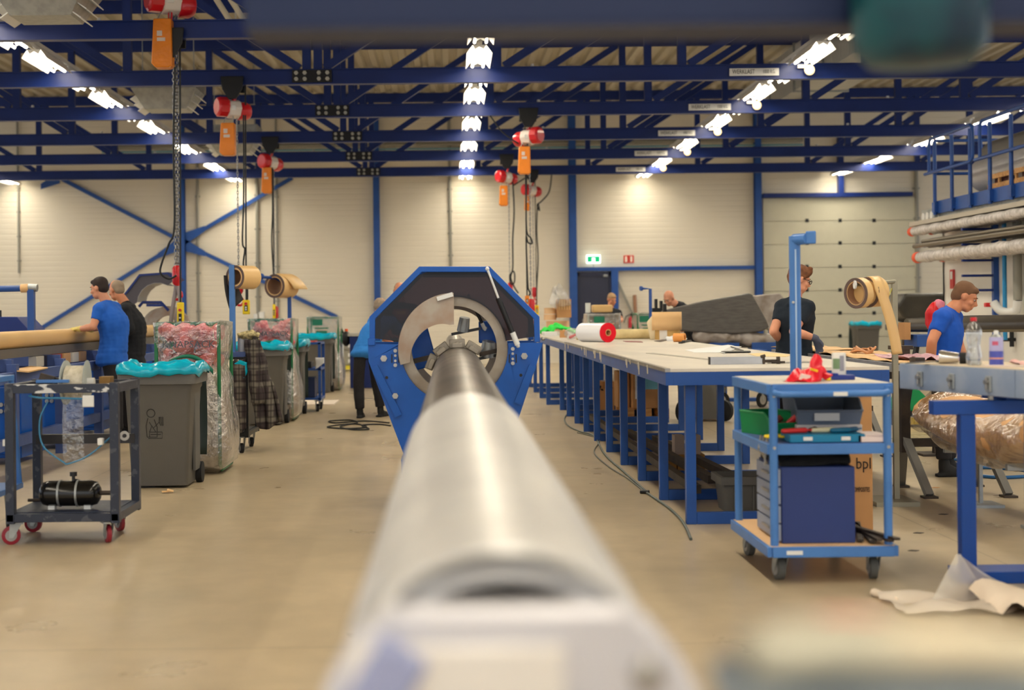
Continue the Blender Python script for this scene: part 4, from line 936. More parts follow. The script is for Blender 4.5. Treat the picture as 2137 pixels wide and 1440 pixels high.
for k, (lab, sl, loc, kw) in enumerate((
    ('green tubular sack holder just behind the nearest grey bin', 'full clear sack of pink waste behind the nearest grey bin', (-2.27, 12.6, 0), {}),
    ('green sack holder behind the bin with the plaid jacket in front', 'clear sack with pink waste behind the plaid jacket bin', (-2.3, 18.48, 0), {}),
    ('green sack holder at the far end of the left row of bins', 'clear sack with a green print at the far end of the left row', (-2.26, 25.5, 0), dict(stuff=None, word=False)),
    ('grey sack holder in front of the dark door', 'milky clear sack in front of the dark door, a tan sheet lying on it', (2.62, 24.6, 0), dict(stuff=None, word=False, frame=GALV, full=1)),
    ('sack holder right of the dark door near the blue crooked post', 'pale clear sack with a green print left of the curled tan sheet', (3.42, 24.8, 0), dict(stuff=None, word=False, hw=.2)))):
    sack_stand(lab, sl, loc, **kw)
MB_ = MB().box((2.62, 24.6, 1.4), (.34, .3, .13)).build('tan_sheet', TAN, None, bevel=.02); tag(MB_, 'tan folded sheet lying on the sack holder in front of the man at the door', 'sheet'); 
o = MB().cyl((2.37, 24.5, 1.33), (2.37, 24.5, 1.5), .045).build('white_roll', WHITE, None); tag(o, 'small white roll beside the tan sheet on the far sack holder', 'roll')
o = MB().box((G(377, 1010).x, 11.0, .012), (.07, .04, .004), (0.1, 0, .4)).box((G(377, 1010).x+.03, 11.0, .02), (.05, .03, .004), (0.3, .3, .1)).build('cardboard_scrap', TANP, None); tag(o, 'small torn tan scrap on the floor below the nearest grey bin', 'scrap')

# ------------------------------------------------------------------ left foreground cart
CHIP = M('chipped_paint', (44, 50, 66), .45, rgb2=(206, 206, 206), scale=16, stretch=(.5, .5, 1.2))
CHIP.node_tree.nodes['Color Ramp'].color_ramp.elements[0].position = .57; CHIP.node_tree.nodes['Color Ramp'].color_ramp.elements[1].position = .6
NAVY = M('worn_navy_frame', (36, 42, 58), .4, rgb2=(70, 72, 80), scale=22)
NAVY.node_tree.nodes['Color Ramp'].color_ramp.elements[0].position = .6; NAVY.node_tree.nodes['Color Ramp'].color_ramp.elements[1].position = .64
ct = thing('spool_cart', 'dark steel frame cart with chipped white paint, a film spool and a black air tank', 'cart', (-2.345, 8.85, 0))
hw = .315
for x in (-hw, hw):
    for y in (-.28, .28): MB().bb(x-.026, x+.026, y-.026, y+.026, .13, .975).build('post', NAVY, ct, bevel=.002)
for y in (-.28, .28):
    MB().bb(-hw+.026, hw-.026, y-.026, y+.026, .915, .968).build('top_bar', CHIP if y < 0 else NAVY, ct, bevel=.002)
    MB().bb(-hw+.026, hw-.026, y-.026, y+.026, .14, .19).build('bottom_bar', NAVY, ct, bevel=.002)
for x in (-hw, hw):
    MB().bb(x-.026, x+.026, -.254, .254, .915, .968).build('side_rail', NAVY, ct, bevel=.002); MB().bb(x-.026, x+.026, -.254, .254, .14, .19).build('side_rail', NAVY, ct, bevel=.002)
    MB().bb(x-.02, x+.02, -.306+.0, -.3, .145, .185).build('tube_end', BLACK, ct)
MB().bb(-hw, hw, .25, .3, .56, .62).build('rear_bar', M('rear_bar_dark', (40, 36, 36), .4), ct)
MB().bb(-hw+.02, hw-.02, -.26, .26, .185, .195).build('deck', NAVY, ct)
for x, y, a in ((-hw+.02, -.24, .6), (hw-.05, -.24, -.7), (-hw+.01, .24, .2), (hw-.08, .22, -.5)): caster(ct, x, y, .056, .135, R(60)*a+R(70), M('red_wheel', (140, 28, 44), .4), .03)
for x in (-hw-.04, hw-.1): MB().bb(x-.0, x+.03, -.305, -.26, .6, .64).build('side_clip', WHITE, ct, bevel=.003)
ring = MB().lathe([(.014, -.01), (.03, -.01), (.03, .01), (.014, .01)], (hw-.03, .1, .62), (0.3, -1, 0), 20, closed=True).build('steel_ring', STEEL, ct)
MB().bb(.13, .2, -.32, -.306, .83, .9).build('connector_box', WHITE, ct, bevel=.006)
smo = MB().tube(spline([Vector(q) for q in ((-.2, -.28, .9), (-.12, -.31, .888), (0, -.31, .885), (.13, -.315, .88))]), .006, 8).tube(spline([Vector(q) for q in ((-.1, -.24, .86), (-.14, -.27, .75), (-.12, -.28, .6), (0, -.28, .5), (.04, -.28, .49), (.16, -.27, .54), (.3, -.24, .66))]), .005, 8).build('air_hose', M('hose_blue', (50, 120, 160), .3), ct)
tank = MB().lathe([(.0, -.185), (.04, -.183), (.068, -.165), (.078, -.13), (.078, .13), (.068, .165), (.04, .183), (0, .185)], (0, -.12, .29), (1, 0, 0), 32).build('air_tank', M('tank_black', (20, 18, 16), .18), ct, smooth=60)
for x in (-.06, .05): MB().lathe([(.08, -.006), (.083, -.006), (.083, .006), (.08, .006)], (x, -.12, .29), (1, 0, 0), 32, closed=True).build('strap', GALV, tank)
MB().cyl((.02, -.12, .36), (.02, -.12, .4), .01).cyl((.02, -.12, .395), (.02, -.12, .42), .022).cyl((.05, -.12, .37), (.02, -.12, .375), .006).build('valve', BLACK, tank)
MB().cyl((.18, -.12, .29), (.29, -.12, .29), .014).cyl((-.18, -.12, .25), (-.26, -.12, .25), .01).build('pipe_stub', DARKB, tank)
for x in (-.11, .11): MB().bb(x-.02, x+.02, -.15, -.09, .195, .225).build('foot', WHITE, tank)
MB().box((-.09, -.16, .98), (.2, .03, .02)).build('arm', BLUEL, ct, bevel=.003); MB().box((-.14, -.12, .985), (.09, .05, .07), (0, .3, .2)).box((-.04, -.1, .99), (.14, .03, .02)).build('tension_arm', DARKB, ct, bevel=.003)
MB().box((.2, .0, .975), (.07, .1, .05)).build('bracket', M('brass_plate', (132, 100, 52), .5, .4), ct, bevel=.003)
spl = thing('film_spool', 'clear film spool with pale side discs mounted on top of the dark cart', 'spool', (-2.345, 8.85, 0))
MB().lathe([(.1, -.06), (.105, -.06), (.105, .06), (.1, .06)], (.02, -.02, .965), (1, 0, 0), 40, closed=True).build('film_winding', M('film_winding', (214, 206, 188), .25, rgb2=(190, 182, 160), scale=40, stretch=(1, .1, 1)), spl)
for s in (-1, 1): MB().lathe([(.03, -.002), (.138, -.002), (.138, .002), (.03, .002)], (.02 + s*.065, -.02, .965), (1, s*.05, 0), 40, closed=True).build('side_disc', M('disc_clear', (190, 196, 190), .2, alpha=.75), spl)
MB().cyl((-.09, -.02, .965), (.13, -.02, .965), .028).build('core', WHITE, spl)
fl_ = MB().grid(3, 10, lambda a, b: Vector((-.045+.13*a, -.1-.02*math.sin(b*3), .9-.42*b))).build('hanging_film', FILM, spl, smooth=180)
# partly visible blue cart with a dark coat, at the left frame edge
ec = thing('blue_cart', 'light blue cart cut off by the left frame edge', 'cart', (-2.98, 8.85, 0))
for x in (-.3, .21):
    for y in (-.25, .25): MB().tube([(x + (.0 if x < 0 else -.05), y, .99), (x, y, .3)], .02).build('post', BLUEL, ec)
for z in (.28, .97): MB().bb(-.32, .23 if z < .5 else .18, -.27, .27, z, z+.035).build('shelf', BLUEL, ec, bevel=.003)
for x in (-.26, .16):
    for y in (-.2, .2): caster(ec, x, y, .07, .28, 0, w=.03)
coat = MB().grid(10, 16, lambda a, b: Vector((-3.0 + .16*a + .1*math.sin(b*2.4) - .0*b, 8.53 + .03*math.sin(a*14+b*3) - .03*b, 1.12 - .78*b))).build('dark_coat', M('coat_dark', (34, 32, 28), .95, var=.3), None, smooth=180, solid=.03); tag(coat, 'dark coat hanging over the blue cart at the left frame edge', 'coat')

# ------------------------------------------------------------------ black cart with the plaid jacket and blue roll stands
bc = thing('black_cart', 'black tubular cart behind the front waste sack, the plaid jacket hanging on it', 'cart', (-2.24, 14.4, 0))
for x in (-.24, .22):
    for y in (-.38, .38): MB().bb(x-.02, x+.02, y-.02, y+.02, .16, .96).build('post', BLACK, bc, bevel=.002)
for z in (.17, .62, .93):
    for y in (-.38, .38): MB().bb(-.22, .2, y-.018, y+.018, z, z+.04).build('bar', BLACK, bc)
    for x in (-.24, .22): MB().bb(x-.018, x+.018, -.36, .36, z, z+.04).build('bar', BLACK, bc)
for x in (-.2, .17):
    for y in (-.34, .34): caster(bc, x, y, .05, .165, R(25))
MB().bb(-.22, .2, -.36, .36, .2, .215).build('deck', BLACK, bc)
o = MB().lathe([(.0, 0), (.09, .0), (.1, .08), (0, .1)], (-2.16, 14.3, .3), (.2, -1, .1), 16).build('black_roll', RUBBER, None, smooth=60); tag(o, 'short black roll on the lower deck of the black cart', 'roll')
o = MB().lathe([(.05, 0), (.06, .26), (.045, .27), (.04, .03)], (-2.2, 14.15, .22), (0, 0, 1), 16).build('red_cup', M('dull_red', (150, 50, 44), .5), None); tag(o, 'dull red container inside the black cart', 'container')
o = MB().cyl((-2.19, 14.12, .5), (-2.19, 14.12, .58), .035).build('green_container', M('bright_green', (30, 190, 60), .4), None); tag(o, 'bright green container above the red one in the black cart', 'container')
def plaid():
    m = M('plaid_cloth', (62, 52, 54), .95, var=.2); N = m.node_tree.nodes; L = m.node_tree.links; b = N['Principled BSDF']
    tc = N.new('ShaderNodeTexCoord'); sp = N.new('ShaderNodeSeparateXYZ'); L.new(tc.outputs['Object'], sp.inputs[0]); src = b.inputs['Base Color'].links[0].from_socket
    for ax, per, col in ((0, .15, (128, 122, 110)), (2, .17, (128, 122, 110)), (0, .05, (30, 24, 26)), (2, .06, (30, 24, 26))):
        w = N.new('ShaderNodeMath'); w.operation = 'PINGPONG'; w.inputs[1].default_value = per/2; L.new(sp.outputs[ax], w.inputs[0])
        g = N.new('ShaderNodeMapRange'); g.inputs[1].default_value = per*.1; g.inputs[2].default_value = per*.2; g.inputs[3].default_value = .55; g.inputs[4].default_value = 0; L.new(w.outputs[0], g.inputs[0])
        mx = N.new('ShaderNodeMix'); mx.data_type = 'RGBA'; mx.inputs[7].default_value = lin(col) + (1,); L.new(g.outputs[0], mx.inputs[0]); L.new(src, mx.inputs[6]); src = mx.outputs[2]
    L.new(src, b.inputs['Base Color']); return m
jk = thing('plaid_jacket', 'dark plaid jacket hanging from the side of the black cart', 'jacket', (-1.93, 14.3, 0), w=True)
PL = plaid()
def jf(a, b): 
    x = -2.02 + (.02+.14*b) + (.1+.14*b)*(a-.2) ; return Vector((x, 13.98 + .12*a + .035*math.sin(a*13+b*4) , 1.13 - .86*b - .04*math.sin(a*5)))
crumple(MB().grid(16, 20, jf).build('jacket_front', PL, jk, smooth=180, solid=.03), .02, 7)
crumple(MB().grid(10, 20, lambda a, b: Vector((-1.99+.04*b+.1*a, 13.94+.03*math.sin(a*9), 1.12-.62*b))).build('sleeve', PL, jk, smooth=180, solid=.05), .02, 8)
crumple(MB().grid(12, 14, lambda a, b: Vector((-2.14+.12*a, 13.96, .92-.68*b + .02*math.sin(a*8)))).build('jacket_tail', PL, jk, smooth=180, solid=.03), .02, 8)
m = MB(); random.seed(3)
for k in range(9): m.cap((-2.1+random.uniform(0, .2), 14.05+random.uniform(-.05, .05), 1.14+random.uniform(-.02, .05)), (-2.1+random.uniform(0, .2), 14.05, 1.16+random.uniform(-.02, .06)), .022, .018, 8)
o = m.build('cloth_bundle', M('striped_cloth', (206, 190, 140), .9, rgb2=(110, 100, 70), scale=30), None, remesh=.012); tag(o, 'crumpled yellowish striped cloth bundle on top of the plaid jacket', 'cloth')
o = MB().lathe([(.05, 0), (.05, .2), (.046, .2)], (-2.07, 14.15, .97), (0, 0, 1), 20).build('white_can', M('can_grey', (176, 178, 184), .4, .4), None); tag(o, 'pale metal can standing on the black cart beside the jacket', 'can')
o = crumple(MB().grid(8, 8, lambda a, b: Vector((-2.12+.12*a-.02*b, 13.95, .93-.15*b-.06*abs(a-.4)))).build('teal_bag_scrap', TEAL, None, smooth=180, solid=.01), .02, 12); tag(o, 'scrap of teal plastic bag hanging at the corner of the black cart', 'bag')

def roll_body(parent, c, ax, L_, r, mat, ri=.078, edge=None, name='tan_roll'):
    c = Vector(c); ax = Vector(ax).normalized()
    o = MB().lathe([(ri, 0), (r, 0), (r, L_), (ri, L_)], c, ax, 48, closed=True).build(name, mat, parent, smooth=30)
    MB().lathe([(ri-.004, -.002), (ri, -.002), (ri, L_+.002), (ri-.004, L_+.002)], c, ax, 40, closed=True).build('cardboard_core', M('core_brown', (150, 112, 84), .8), o if parent else None, smooth=30)
    MB().lathe([(r*.8, -.004), (r+.001, -.004), (r+.001, .002), (r*.8, .002)], c, ax, 48, closed=True).build('end_edge', M('edge_dark', (96, 76, 70), .7), o, smooth=30)
    return o
def roll_stand(lab, x, y, zt, arm, mat=BLUEL, w=.055, base=True, z0=0.):
    t = thing('roll_stand', lab, 'stand', (x, y, 0), w=True)
    MB().bb(x-w/2, x+w/2, y-w/2, y+w/2, z0, zt).build('post', mat, t, bevel=.004)
    MB().tube([(x, y, zt-.02)] + [Vector(a) for a in arm], .022, 12).build('arm', mat, t)
    if base: MB().bb(x-.2, x+.2, y-.03, y+.03, 0, .04).bb(x-.03, x+.03, y-.25, y+.25, 0, .04).build('foot', mat, t, bevel=.003)
    return t
q = P(484, 553, 14.1); ax = Vector((.54, .84, 0))
c0 = P(488, 578, 14.0) + Vector((0, .08, 0))
roll_stand('light blue post on top of the black cart, carrying the first tan roll', q.x, q.y, q.z, [(q.x+.06, q.y+.08, q.z-.03), tuple(c0 + ax*.3 + Vector((0, 0, .09)))], z0=.985, base=False)
MB().box((q.x-.03, 14.15, .978), (.34, .3, .05)).build('base_plate', BLUEG, [o for o in bpy.data.objects if o.name == 'roll_stand'][0], bevel=.004)
rl = thing('film_roll', 'tan film roll hanging on the light blue stand, a black strip hanging from it', 'roll', c0, w=True, group='tan film rolls')
roll_body(rl, c0, ax, .26, .117, TAN)
MB().grid(2, 10, lambda a, b: Vector(c0) + ax*(.02+.2*a) + Vector((-.125 + .0*b + .06*b*b, 0, .02-.36*b + .12*a*b))).build('black_strip', M('film_black', (40, 36, 34), .6), rl, smooth=180, solid=.004)
q = P(604, 622, 20.75); c1 = P(573, 597, 20.5)
roll_stand('blue stand carrying the second tan roll, left of the far sack', q.x, q.y, q.z+.2, [tuple(P(575, 580, 20.6)), tuple(P(546, 578, 20.4))], BLUE, .055)
rl = thing('film_roll', 'tan film roll with a loose end sticking out, above the waste sacks', 'roll', c1, w=True, group='tan film rolls')
ax = Vector((.45, .89, 0)); roll_body(rl, c1, ax, .38, .172, TAN, .125)
MB().grid(8, 2, lambda a, b: Vector(c1) + ax*(.02+.34*b) + Vector((.02 + .26*a, 0, .176 - .02*a - .2*a*a))).build('loose_end', TAN, rl, smooth=180, solid=.012)
MB().ell(P(546, 577, 20.4), (.04, .04, .045)).build('arm_knob', BLUE, rl)
# small blue trolley in the aisle
st = thing('small_trolley', 'small blue three shelf trolley between the far bins in the left aisle', 'trolley', (-2.05, 20.1, 0))
for x in (-.22, .22):
    for y in (-.3, .3):
        MB().bb(x-.02, x+.02, y-.02, y+.02, .16, .97).build('post', BLUE, st); caster(st, x*.85, y*.8, .055, .16, R(20))
for z in (.17, .58, .94): MB().bb(-.24, .24, -.32, .32, z, z+.03).build('shelf', BLUE, st, bevel=.003)
o = MB().bb(-2.2, -1.9, 19.9, 20.3, .972, .985).build('red_sheet', M('brick_red', (176, 70, 62), .6), None); tag(o, 'thin brick red sheet on the top shelf of the small blue trolley', 'sheet')
o = MB().lathe([(.06, 0), (.065, .17), (.05, .17)], (-2.18, 19.85, .2), (0, 0, 1), 20).build('bucket', WHITE, None); tag(o, 'small white bucket with an orange lid on the bottom shelf of the small trolley', 'bucket')
MB().cyl((-2.18, 19.85, .37), (-2.18, 19.85, .41), .068).build('lid', ORANGE, o)
o = MB().bb(-2.06, -1.9, 19.8, 20.2, .2, .48).build('blue_crate', M('navy_plastic', (20, 36, 76), .5), None, bevel=.01); tag(o, 'dark navy crate on the bottom shelf of the small trolley', 'crate')
o = MB().bb(-2.2, -1.95, 19.85, 20.2, .612, .7).build('black_tray', BLACK, None, bevel=.01); tag(o, 'black tray on the middle shelf of the small trolley', 'tray')
o = crumple(MB().grid(6, 6, lambda a, b: Vector((-1.88+.12*a, 19.75, .76-.16*b*(1-.5*a)))).build('white_cloth', PAPER, None, smooth=180, solid=.008), .01, 12); tag(o, 'white cloth corner hanging from the small blue trolley', 'cloth')
a, b_ = G(618, 838), G(697, 846); o = MB().bb(a.x, b_.x, b_.y, a.y, .001, .02).build('floor_board', M('cream_board', (222, 208, 190), .6), None); tag(o, 'flat pale board lying on the floor beside the small trolley wheels', 'board')
# far grey crates
GRC = M('crate_grey', (150, 146, 132), .6)
for k, (x, z, lab) in enumerate(((-2.72, .14, 'lower'), (-2.72, .5, 'upper'))):
    o = MB().bb(x, x+.68, 33.5, 34.2, z, z+.34).build('storage_crate', GRC, None, bevel=.02); tag(o, 'grey storage crate in the aisle far behind the left row, %s one of the stack' % lab, 'crate', 'grey crates far down the aisle')
    for j in (0, 1): MB().bb(x+.3+.0*j, x+.6, 33.49, 33.5, z+.06+.14*j, z+.14+.14*j).build('label_sheet', PAPER, o)
o = MB().bb(-2.85, -1.9, 33.4, 34.3, .04, .13).bb(-2.8, -2.6, 33.45, 34.25, 0, .04).bb(-2.1, -1.95, 33.45, 34.25, 0, .04).build('yellow_pallet', M('yellow_edge', (222, 206, 60), .5), None); tag(o, 'flat yellow edged pallet under the grey crates down the aisle', 'pallet')
fb = thing('blue_workstation', 'dark blue workstation with a black lever just left of the bending man in blue', 'machine', (-1.62, 26.2, 0))
MB().bb(-.22, .35, -.3, .3, 0, .95).build('cabinet', BLUED, fb, bevel=.01); MB().bb(-.25, .38, -.33, .33, .95, 1.0).build('worktop', M('worktop_pale', (190, 186, 176), .5), fb)
MB().ell((-.3, -.1, .9), (.09, .09, .14)).build('grinder_head', BLACK, fb); MB().tube([(-.35, -.1, 1.0), (-.4, -.1, 1.12), (-.48, -.1, 1.22)], .02).build('lever', BLACK, fb); MB().cyl((-.3, 0, .95), (-.3, 0, 1.08), .03).build('orange_grip', M('bright_orange', (240, 90, 30), .5), fb)
o = MB().bb(-2.6, -2.05, 26.8, 27.2, .0, .92).build('white_crate', M('pale_blue_crate', (190, 200, 214), .5), None, bevel=.02); tag(o, 'pale tall crate behind the farthest grey bin', 'crate')
# cable coil on the floor
def floor_cable(lab, pts, r=.008, mat=CABLE, n='floor_cable'):
    o = smooth_tube([G(u, v) + Vector((0, 0, r)) for u, v in pts], r).build(n, mat); return tag(o, lab, 'cable', None)
floor_cable('tangled black cable on the floor left of the octagonal machine', [(812, 884), (760, 880), (700, 884), (688, 880), (730, 878), (745, 884), (700, 889), (684, 893), (720, 896), (765, 893), (740, 886), (710, 892), (735, 898), (770, 897), (755, 889), (790, 887), (815, 890)], .009)
floor_cable('dark hose with a joint snaking over the floor left of the long table', [(1186, 862), (1178, 876), (1186, 890), (1210, 902), (1240, 912), (1262, 950), (1300, 985), (1345, 1025), (1350, 1031), (1395, 1062), (1425, 1092), (1442, 1128)], .009, M('hose_grey', (84, 92, 86), .5))
floor_cable('thin cord running beside the dark hose left of the long table', [(1205, 904), (1250, 918), (1240, 945), (1270, 975), (1310, 1000), (1345, 1028)], .006, M('hose_grey2', (96, 98, 90), .5))
o = MB().cyl(G(1345, 1030)+Vector((-.03, 0, .014)), G(1345, 1030)+Vector((.03, -.03, .014)), .015).build('hose_joint', BLACK); tag(o, 'small black joint on the dark hose on the floor', 'joint')
# ------------------------------------------------------------------ left production line behind the cart
XL = -4.15
o = thing('wrapped_tube', 'long tan wrapped tube under the hands of the man in the blue t-shirt', 'tube', (XL, 17, 1.155), w=True)
MB().cyl((XL, 10.5, 1.155), (XL, 24.6, 1.155), .083, n=32).build('tan_wrapping', TAN, o)
MB().bb(XL-.05, XL+.07, 10.5, 24.4, .99, 1.075).build('support_beam', M('beam_greybrown', (104, 98, 92), .5), o)
ln = thing('machine_frame', 'long grey blue steel frame carrying the tan tube at the left', 'frame', (XL, 16.5, 0), w=True)
for x in (XL-.3, XL+.22):
    for z in (.25, .83): MB().bb(x-.03, x+.03, 10.6, 20.3, z-.05, z+.05).build('long_rail', BLUEG, ln, bevel=.003)
for k in range(6):
    y = 11.2 + 1.55*k
    for x in (XL-.3, XL+.22): MB().bb(x-.045, x+.045, y-.045, y+.045, 0, .95).build('post', BLUEG, ln, bevel=.003)
    MB().bb(XL-.3, XL+.22, y-.03, y+.03, .88, .99).build('cross_bar', BLUEG, ln)
for k, y in enumerate((11.9, 13.6, 15.1, 16.7)):
    c = thing('control_cabinet', 'deep blue cabinet under the left steel frame, %s from the camera' % ('nearest', 'second', 'third', 'fourth')[k], 'cabinet', (XL-.05, y, 0), group='blue cabinets under the left frame')
    MB().bb(-.2, .2, -.38, .38, .06, .76).build('housing', BLUEM, c, bevel=.008)
    MB().bb(-.18, .18, -.39, -.38, .1, .72).build('door', BLUEM, c, bevel=.004)
    for j in range(4): MB().cyl((.02+.05*(j % 2), -.41, .5+.06*(j//2)), (.02+.05*(j % 2), -.39, .5+.06*(j//2)), .02).build('connector', STEEL, c)
random.seed(5)
for k, (cc, w) in enumerate((((196, 190, 178), .06), ((40, 40, 60), .05), ((180, 60, 40), .07), ((206, 160, 110), .07), ((226, 220, 204), .05), ((190, 150, 110), .06), ((40, 70, 140), .07), ((216, 206, 180), .06))):
    y = 13.9 + .33*k; o = MB().bb(XL+.02, XL+.1, y, y+.26, .88, .985-.0*k).build('small_box', M('box_%d' % k, cc, .6), None, bevel=.004)
    tag(o, '%s small box on the left frame below the tan tube' % ['pale grey', 'dark navy', 'brick red', 'light brown', 'cream', 'brown', 'blue', 'beige'][k], 'box', 'small boxes under the tan tube')
o = MB().box((XL+.24, 13.2, .888), (.16, .95, .012), (0, .1, .1)).build('tan_sheet', TANP, None); tag(o, 'loose tan sheet lying on the rail of the left steel frame', 'sheet')
t = thing('jib_stand', 'blue post with a taped pipe arm, behind the tan tube at the left edge', 'stand', (P(65, 600, 15).x, 15, 0), w=True)
q = P(65, 602, 15); MB().bb(q.x-.035, q.x+.035, 14.965, 15.035, 0, q.z).build('post', BLUE, t, bevel=.003)
MB().tube([P(74, 601, 15), P(-40, 604, 15)], .035).build('arm', BLUE, t); MB().cyl(P(44, 602, 15), P(60, 601, 15), .045).build('tape_wrap', TANP, t); MB().cyl(P(58, 600, 15), P(78, 601, 15), .04).build('arm_end', GALV, t)
t = thing('drive_head', 'dark blue machine head with cut corner at the left edge behind the tan tube', 'machine', (-5.25, 17.2, 0), w=True)
z1 = P(20, 661, 17).z
MB().prism([(-5.75, 0), (-4.98, 0), (-4.98, z1-.2), (-5.16, z1), (-5.75, z1)], 16.9, 17.6).build('housing', BLUED, t, smooth=0, bevel=.01)
MB().tube([(-5.6, 16.85, z1-.22), (-5.2, 16.85, z1-.22), (-5.05, 16.85, z1-.4)], .025).build('grab_rail', BLUEL, t)
for x in (-5.5, -5.44): MB().cyl((x, 17.2, z1), (x, 17.2, z1+.08), .012).build('pin', BLACK, t)
# second winding machine with the open hood
Y2m = 20.6
t = thing('winding_machine', 'farther winding machine with its curved hood open, behind the two men at the left', 'machine', (P(329, 690, Y2m).x, Y2m, 0), w=True)
def q2(u, v): p = P(u, v, Y2m); return (p.x, p.z)
oc, oz = q2(329, 633); ri = .3
ol = [q2(*a) for a in ((259, 614), (291, 572), (351, 568), (366, 582))]
inn = [(oc + ri*math.cos(R(a)), oz + ri*math.sin(R(a))) for a in (60, 80, 100, 120, 140, 160, 176)]
hm_ = MB(); path = ol[::-1] + []
pairs = list(zip([ol[3], ol[2], (ol[2][0]*.5+ol[1][0]*.5, (ol[2][1]+ol[1][1])/2), ol[1], (ol[1][0]*.5+ol[0][0]*.5, (ol[1][1]+ol[0][1])/2), ol[0], (ol[0][0]+.01, ol[0][1]-.25)], inn))
for i in range(6):
    a, b = pairs[i], pairs[i+1]; hm_.prism([a[0], b[0], b[1], a[1]], Y2m, Y2m+.04)
hm_.build('open_hood', M('hood_dark', (70, 66, 74), .4), t, smooth=0)
MB().prism(ol[:1] + ol[1:] + [(ol[3][0]-.02, ol[3][1]-.02), (ol[2][0]-.01, ol[2][1]-.03), (ol[1][0]+.015, ol[1][1]-.03), (ol[0][0]+.035, ol[0][1])], Y2m-.02, Y2m+.7).build('hood_rim', BLUED, t, smooth=0)
for i in range(6): MB().prism([inn[i], inn[i+1], (inn[i+1][0]*.98+oc*.02, inn[i+1][1]*.98+oz*.02), (inn[i][0]*.98+oc*.02, inn[i][1]*.98+oz*.02)], Y2m, Y2m+.6).build('hood_lining', M('lining_grey', (150, 150, 148), .5), t, smooth=0)
MB().bb(oc-.5, oc+.5, Y2m, Y2m+.7, 0, .95).build('base', BLUEM, t, bevel=.01)
rc = P(350, 690, Y2m+.3)
MB().lathe([(.36, 0), (.36, .06), (.22, .06), (.22, 0)], rc, (0.25, 1, 0), 40, closed=True).build('turning_ring', GUARD, t); MB().lathe([(.34, 0), (.34, .05), (.25, .05), (.25, 0)], rc + Vector((-.16, .35, 0)), (0.25, 1, 0), 40, closed=True).build('rear_ring', RINGM, t)
MB().tube([P(290, 640, Y2m+.1), P(298, 631, Y2m+.1), P(336, 631, Y2m+.1), P(352, 648, Y2m+.1)], .022).build('swing_arm', BLUED, t); MB().bar(P(306, 637, Y2m+.1), P(340, 637, Y2m+.1), .05, .04).build('slide_rail', BLUED, t)
for k in range(5): MB().box(rc + Vector((-.2+.1*k, -.05, -.02+.02*(k % 2))), (.05, .05, .06)).build('clamp_block', STEEL if k % 2 else BLUED, t, bevel=.004)
MB().cyl((rc.x+.55, rc.y+1.2, 0), (rc.x+.55, rc.y+1.2, 1.06), .01).build('pin', DARKB, t)
o = MB().cyl(P(460, 692, 23), P(520, 688, 25), .17, n=32).build('grey_drum_tube', M('drum_tube', (176, 168, 150), .5), None); 
bpy.data.objects.remove(o)

# ------------------------------------------------------------------ long blue table
TX0, TX1, TY0, TY1, TZ = 1.36, 2.78, 9.02, 20.5, 1.0
tb = thing('long_table', 'very long table with a cream top and many blue portal legs right of the machine', 'table', ((TX0+TX1)/2, 14.7, 0), w=True)
MB().bb(TX0, TX1, TY0, TY1, TZ-.02, TZ).build('table_top', TABLE, tb, smooth=0)
MB().bb(TX0, TX0+.05, TY0, TY1, TZ-.105, TZ-.021).bb(TX1-.05, TX1, TY0, TY1, TZ-.105, TZ-.021).build('side_rail', BLUE, tb, smooth=0)
MB().bb(TX0+.0505, TX1-.0505, TY0+.0005, TY0+.05, TZ-.105, TZ-.021).build('end_rail', BLUE, tb, smooth=0)
MB().bb(TX0-.004, TX0+.03, TY0-.004, TY0+8.0, TZ-.02, TZ+.003).build('edge_strip', STEEL, tb, smooth=0)
for k in range(10):
    y = 9.13 + 1.17*k
    for x in (1.53, 2.61): MB().bb(x-.032, x+.032, y-.03, y+.03, .0, TZ-.1).build('leg', BLUE, tb, smooth=0, bevel=.003)
    MB().bb(1.5635, 2.5765, y-.028, y+.028, 0.0, .075).build('foot_bar', BLUE, tb, smooth=0, bevel=.003); MB().bb(1.5635, 2.5765, y-.028, y+.028, TZ-.1, TZ-.022).build('cross_bar', BLUE, tb, smooth=0)
random.seed(11); DR = M('resin_drip', (206, 196, 176), .3)
dm = MB()
for k in range(16):
    y = random.uniform(9.6, 17); l = random.uniform(.02, .09); dm.cap((TX0-.003, y, TZ-.01), (TX0-.003, y, TZ-.01-l), .007, .005, 6)
tag(dm.build('resin_drips', DR, tb), kind='stuff')
MB().box((1.85, 11.2, TZ+.0015), (.07, 2.2, .003), (0, 0, .12)).build('worn_patch', M('worn_patch', (166, 160, 148), .4), tb)
t2 = thing('far_table', 'second blue legged table beyond the long table, a green cloth on it', 'table', (1.8, 22.9, 0), w=True)
MB().bb(1.38, 2.25, 20.7, 26, .96, .99).build('table_top', TABLE, t2); MB().bb(1.38, 2.25, 20.7, 26, .88, .96).build('rail', BLUE, t2)
for k in range(4):
    for x in (1.42, 2.2): MB().bb(x-.03, x+.03, 20.8+1.6*k, 20.86+1.6*k, 0, .88).build('leg', BLUE, t2)
    MB().bb(1.4505, 2.1695, 20.801+1.6*k, 20.859+1.6*k, 0.0, .07).build('foot_bar', BLUE, t2)
def on_table(o, lab, cat, g=None): return tag(o, lab, cat, g)
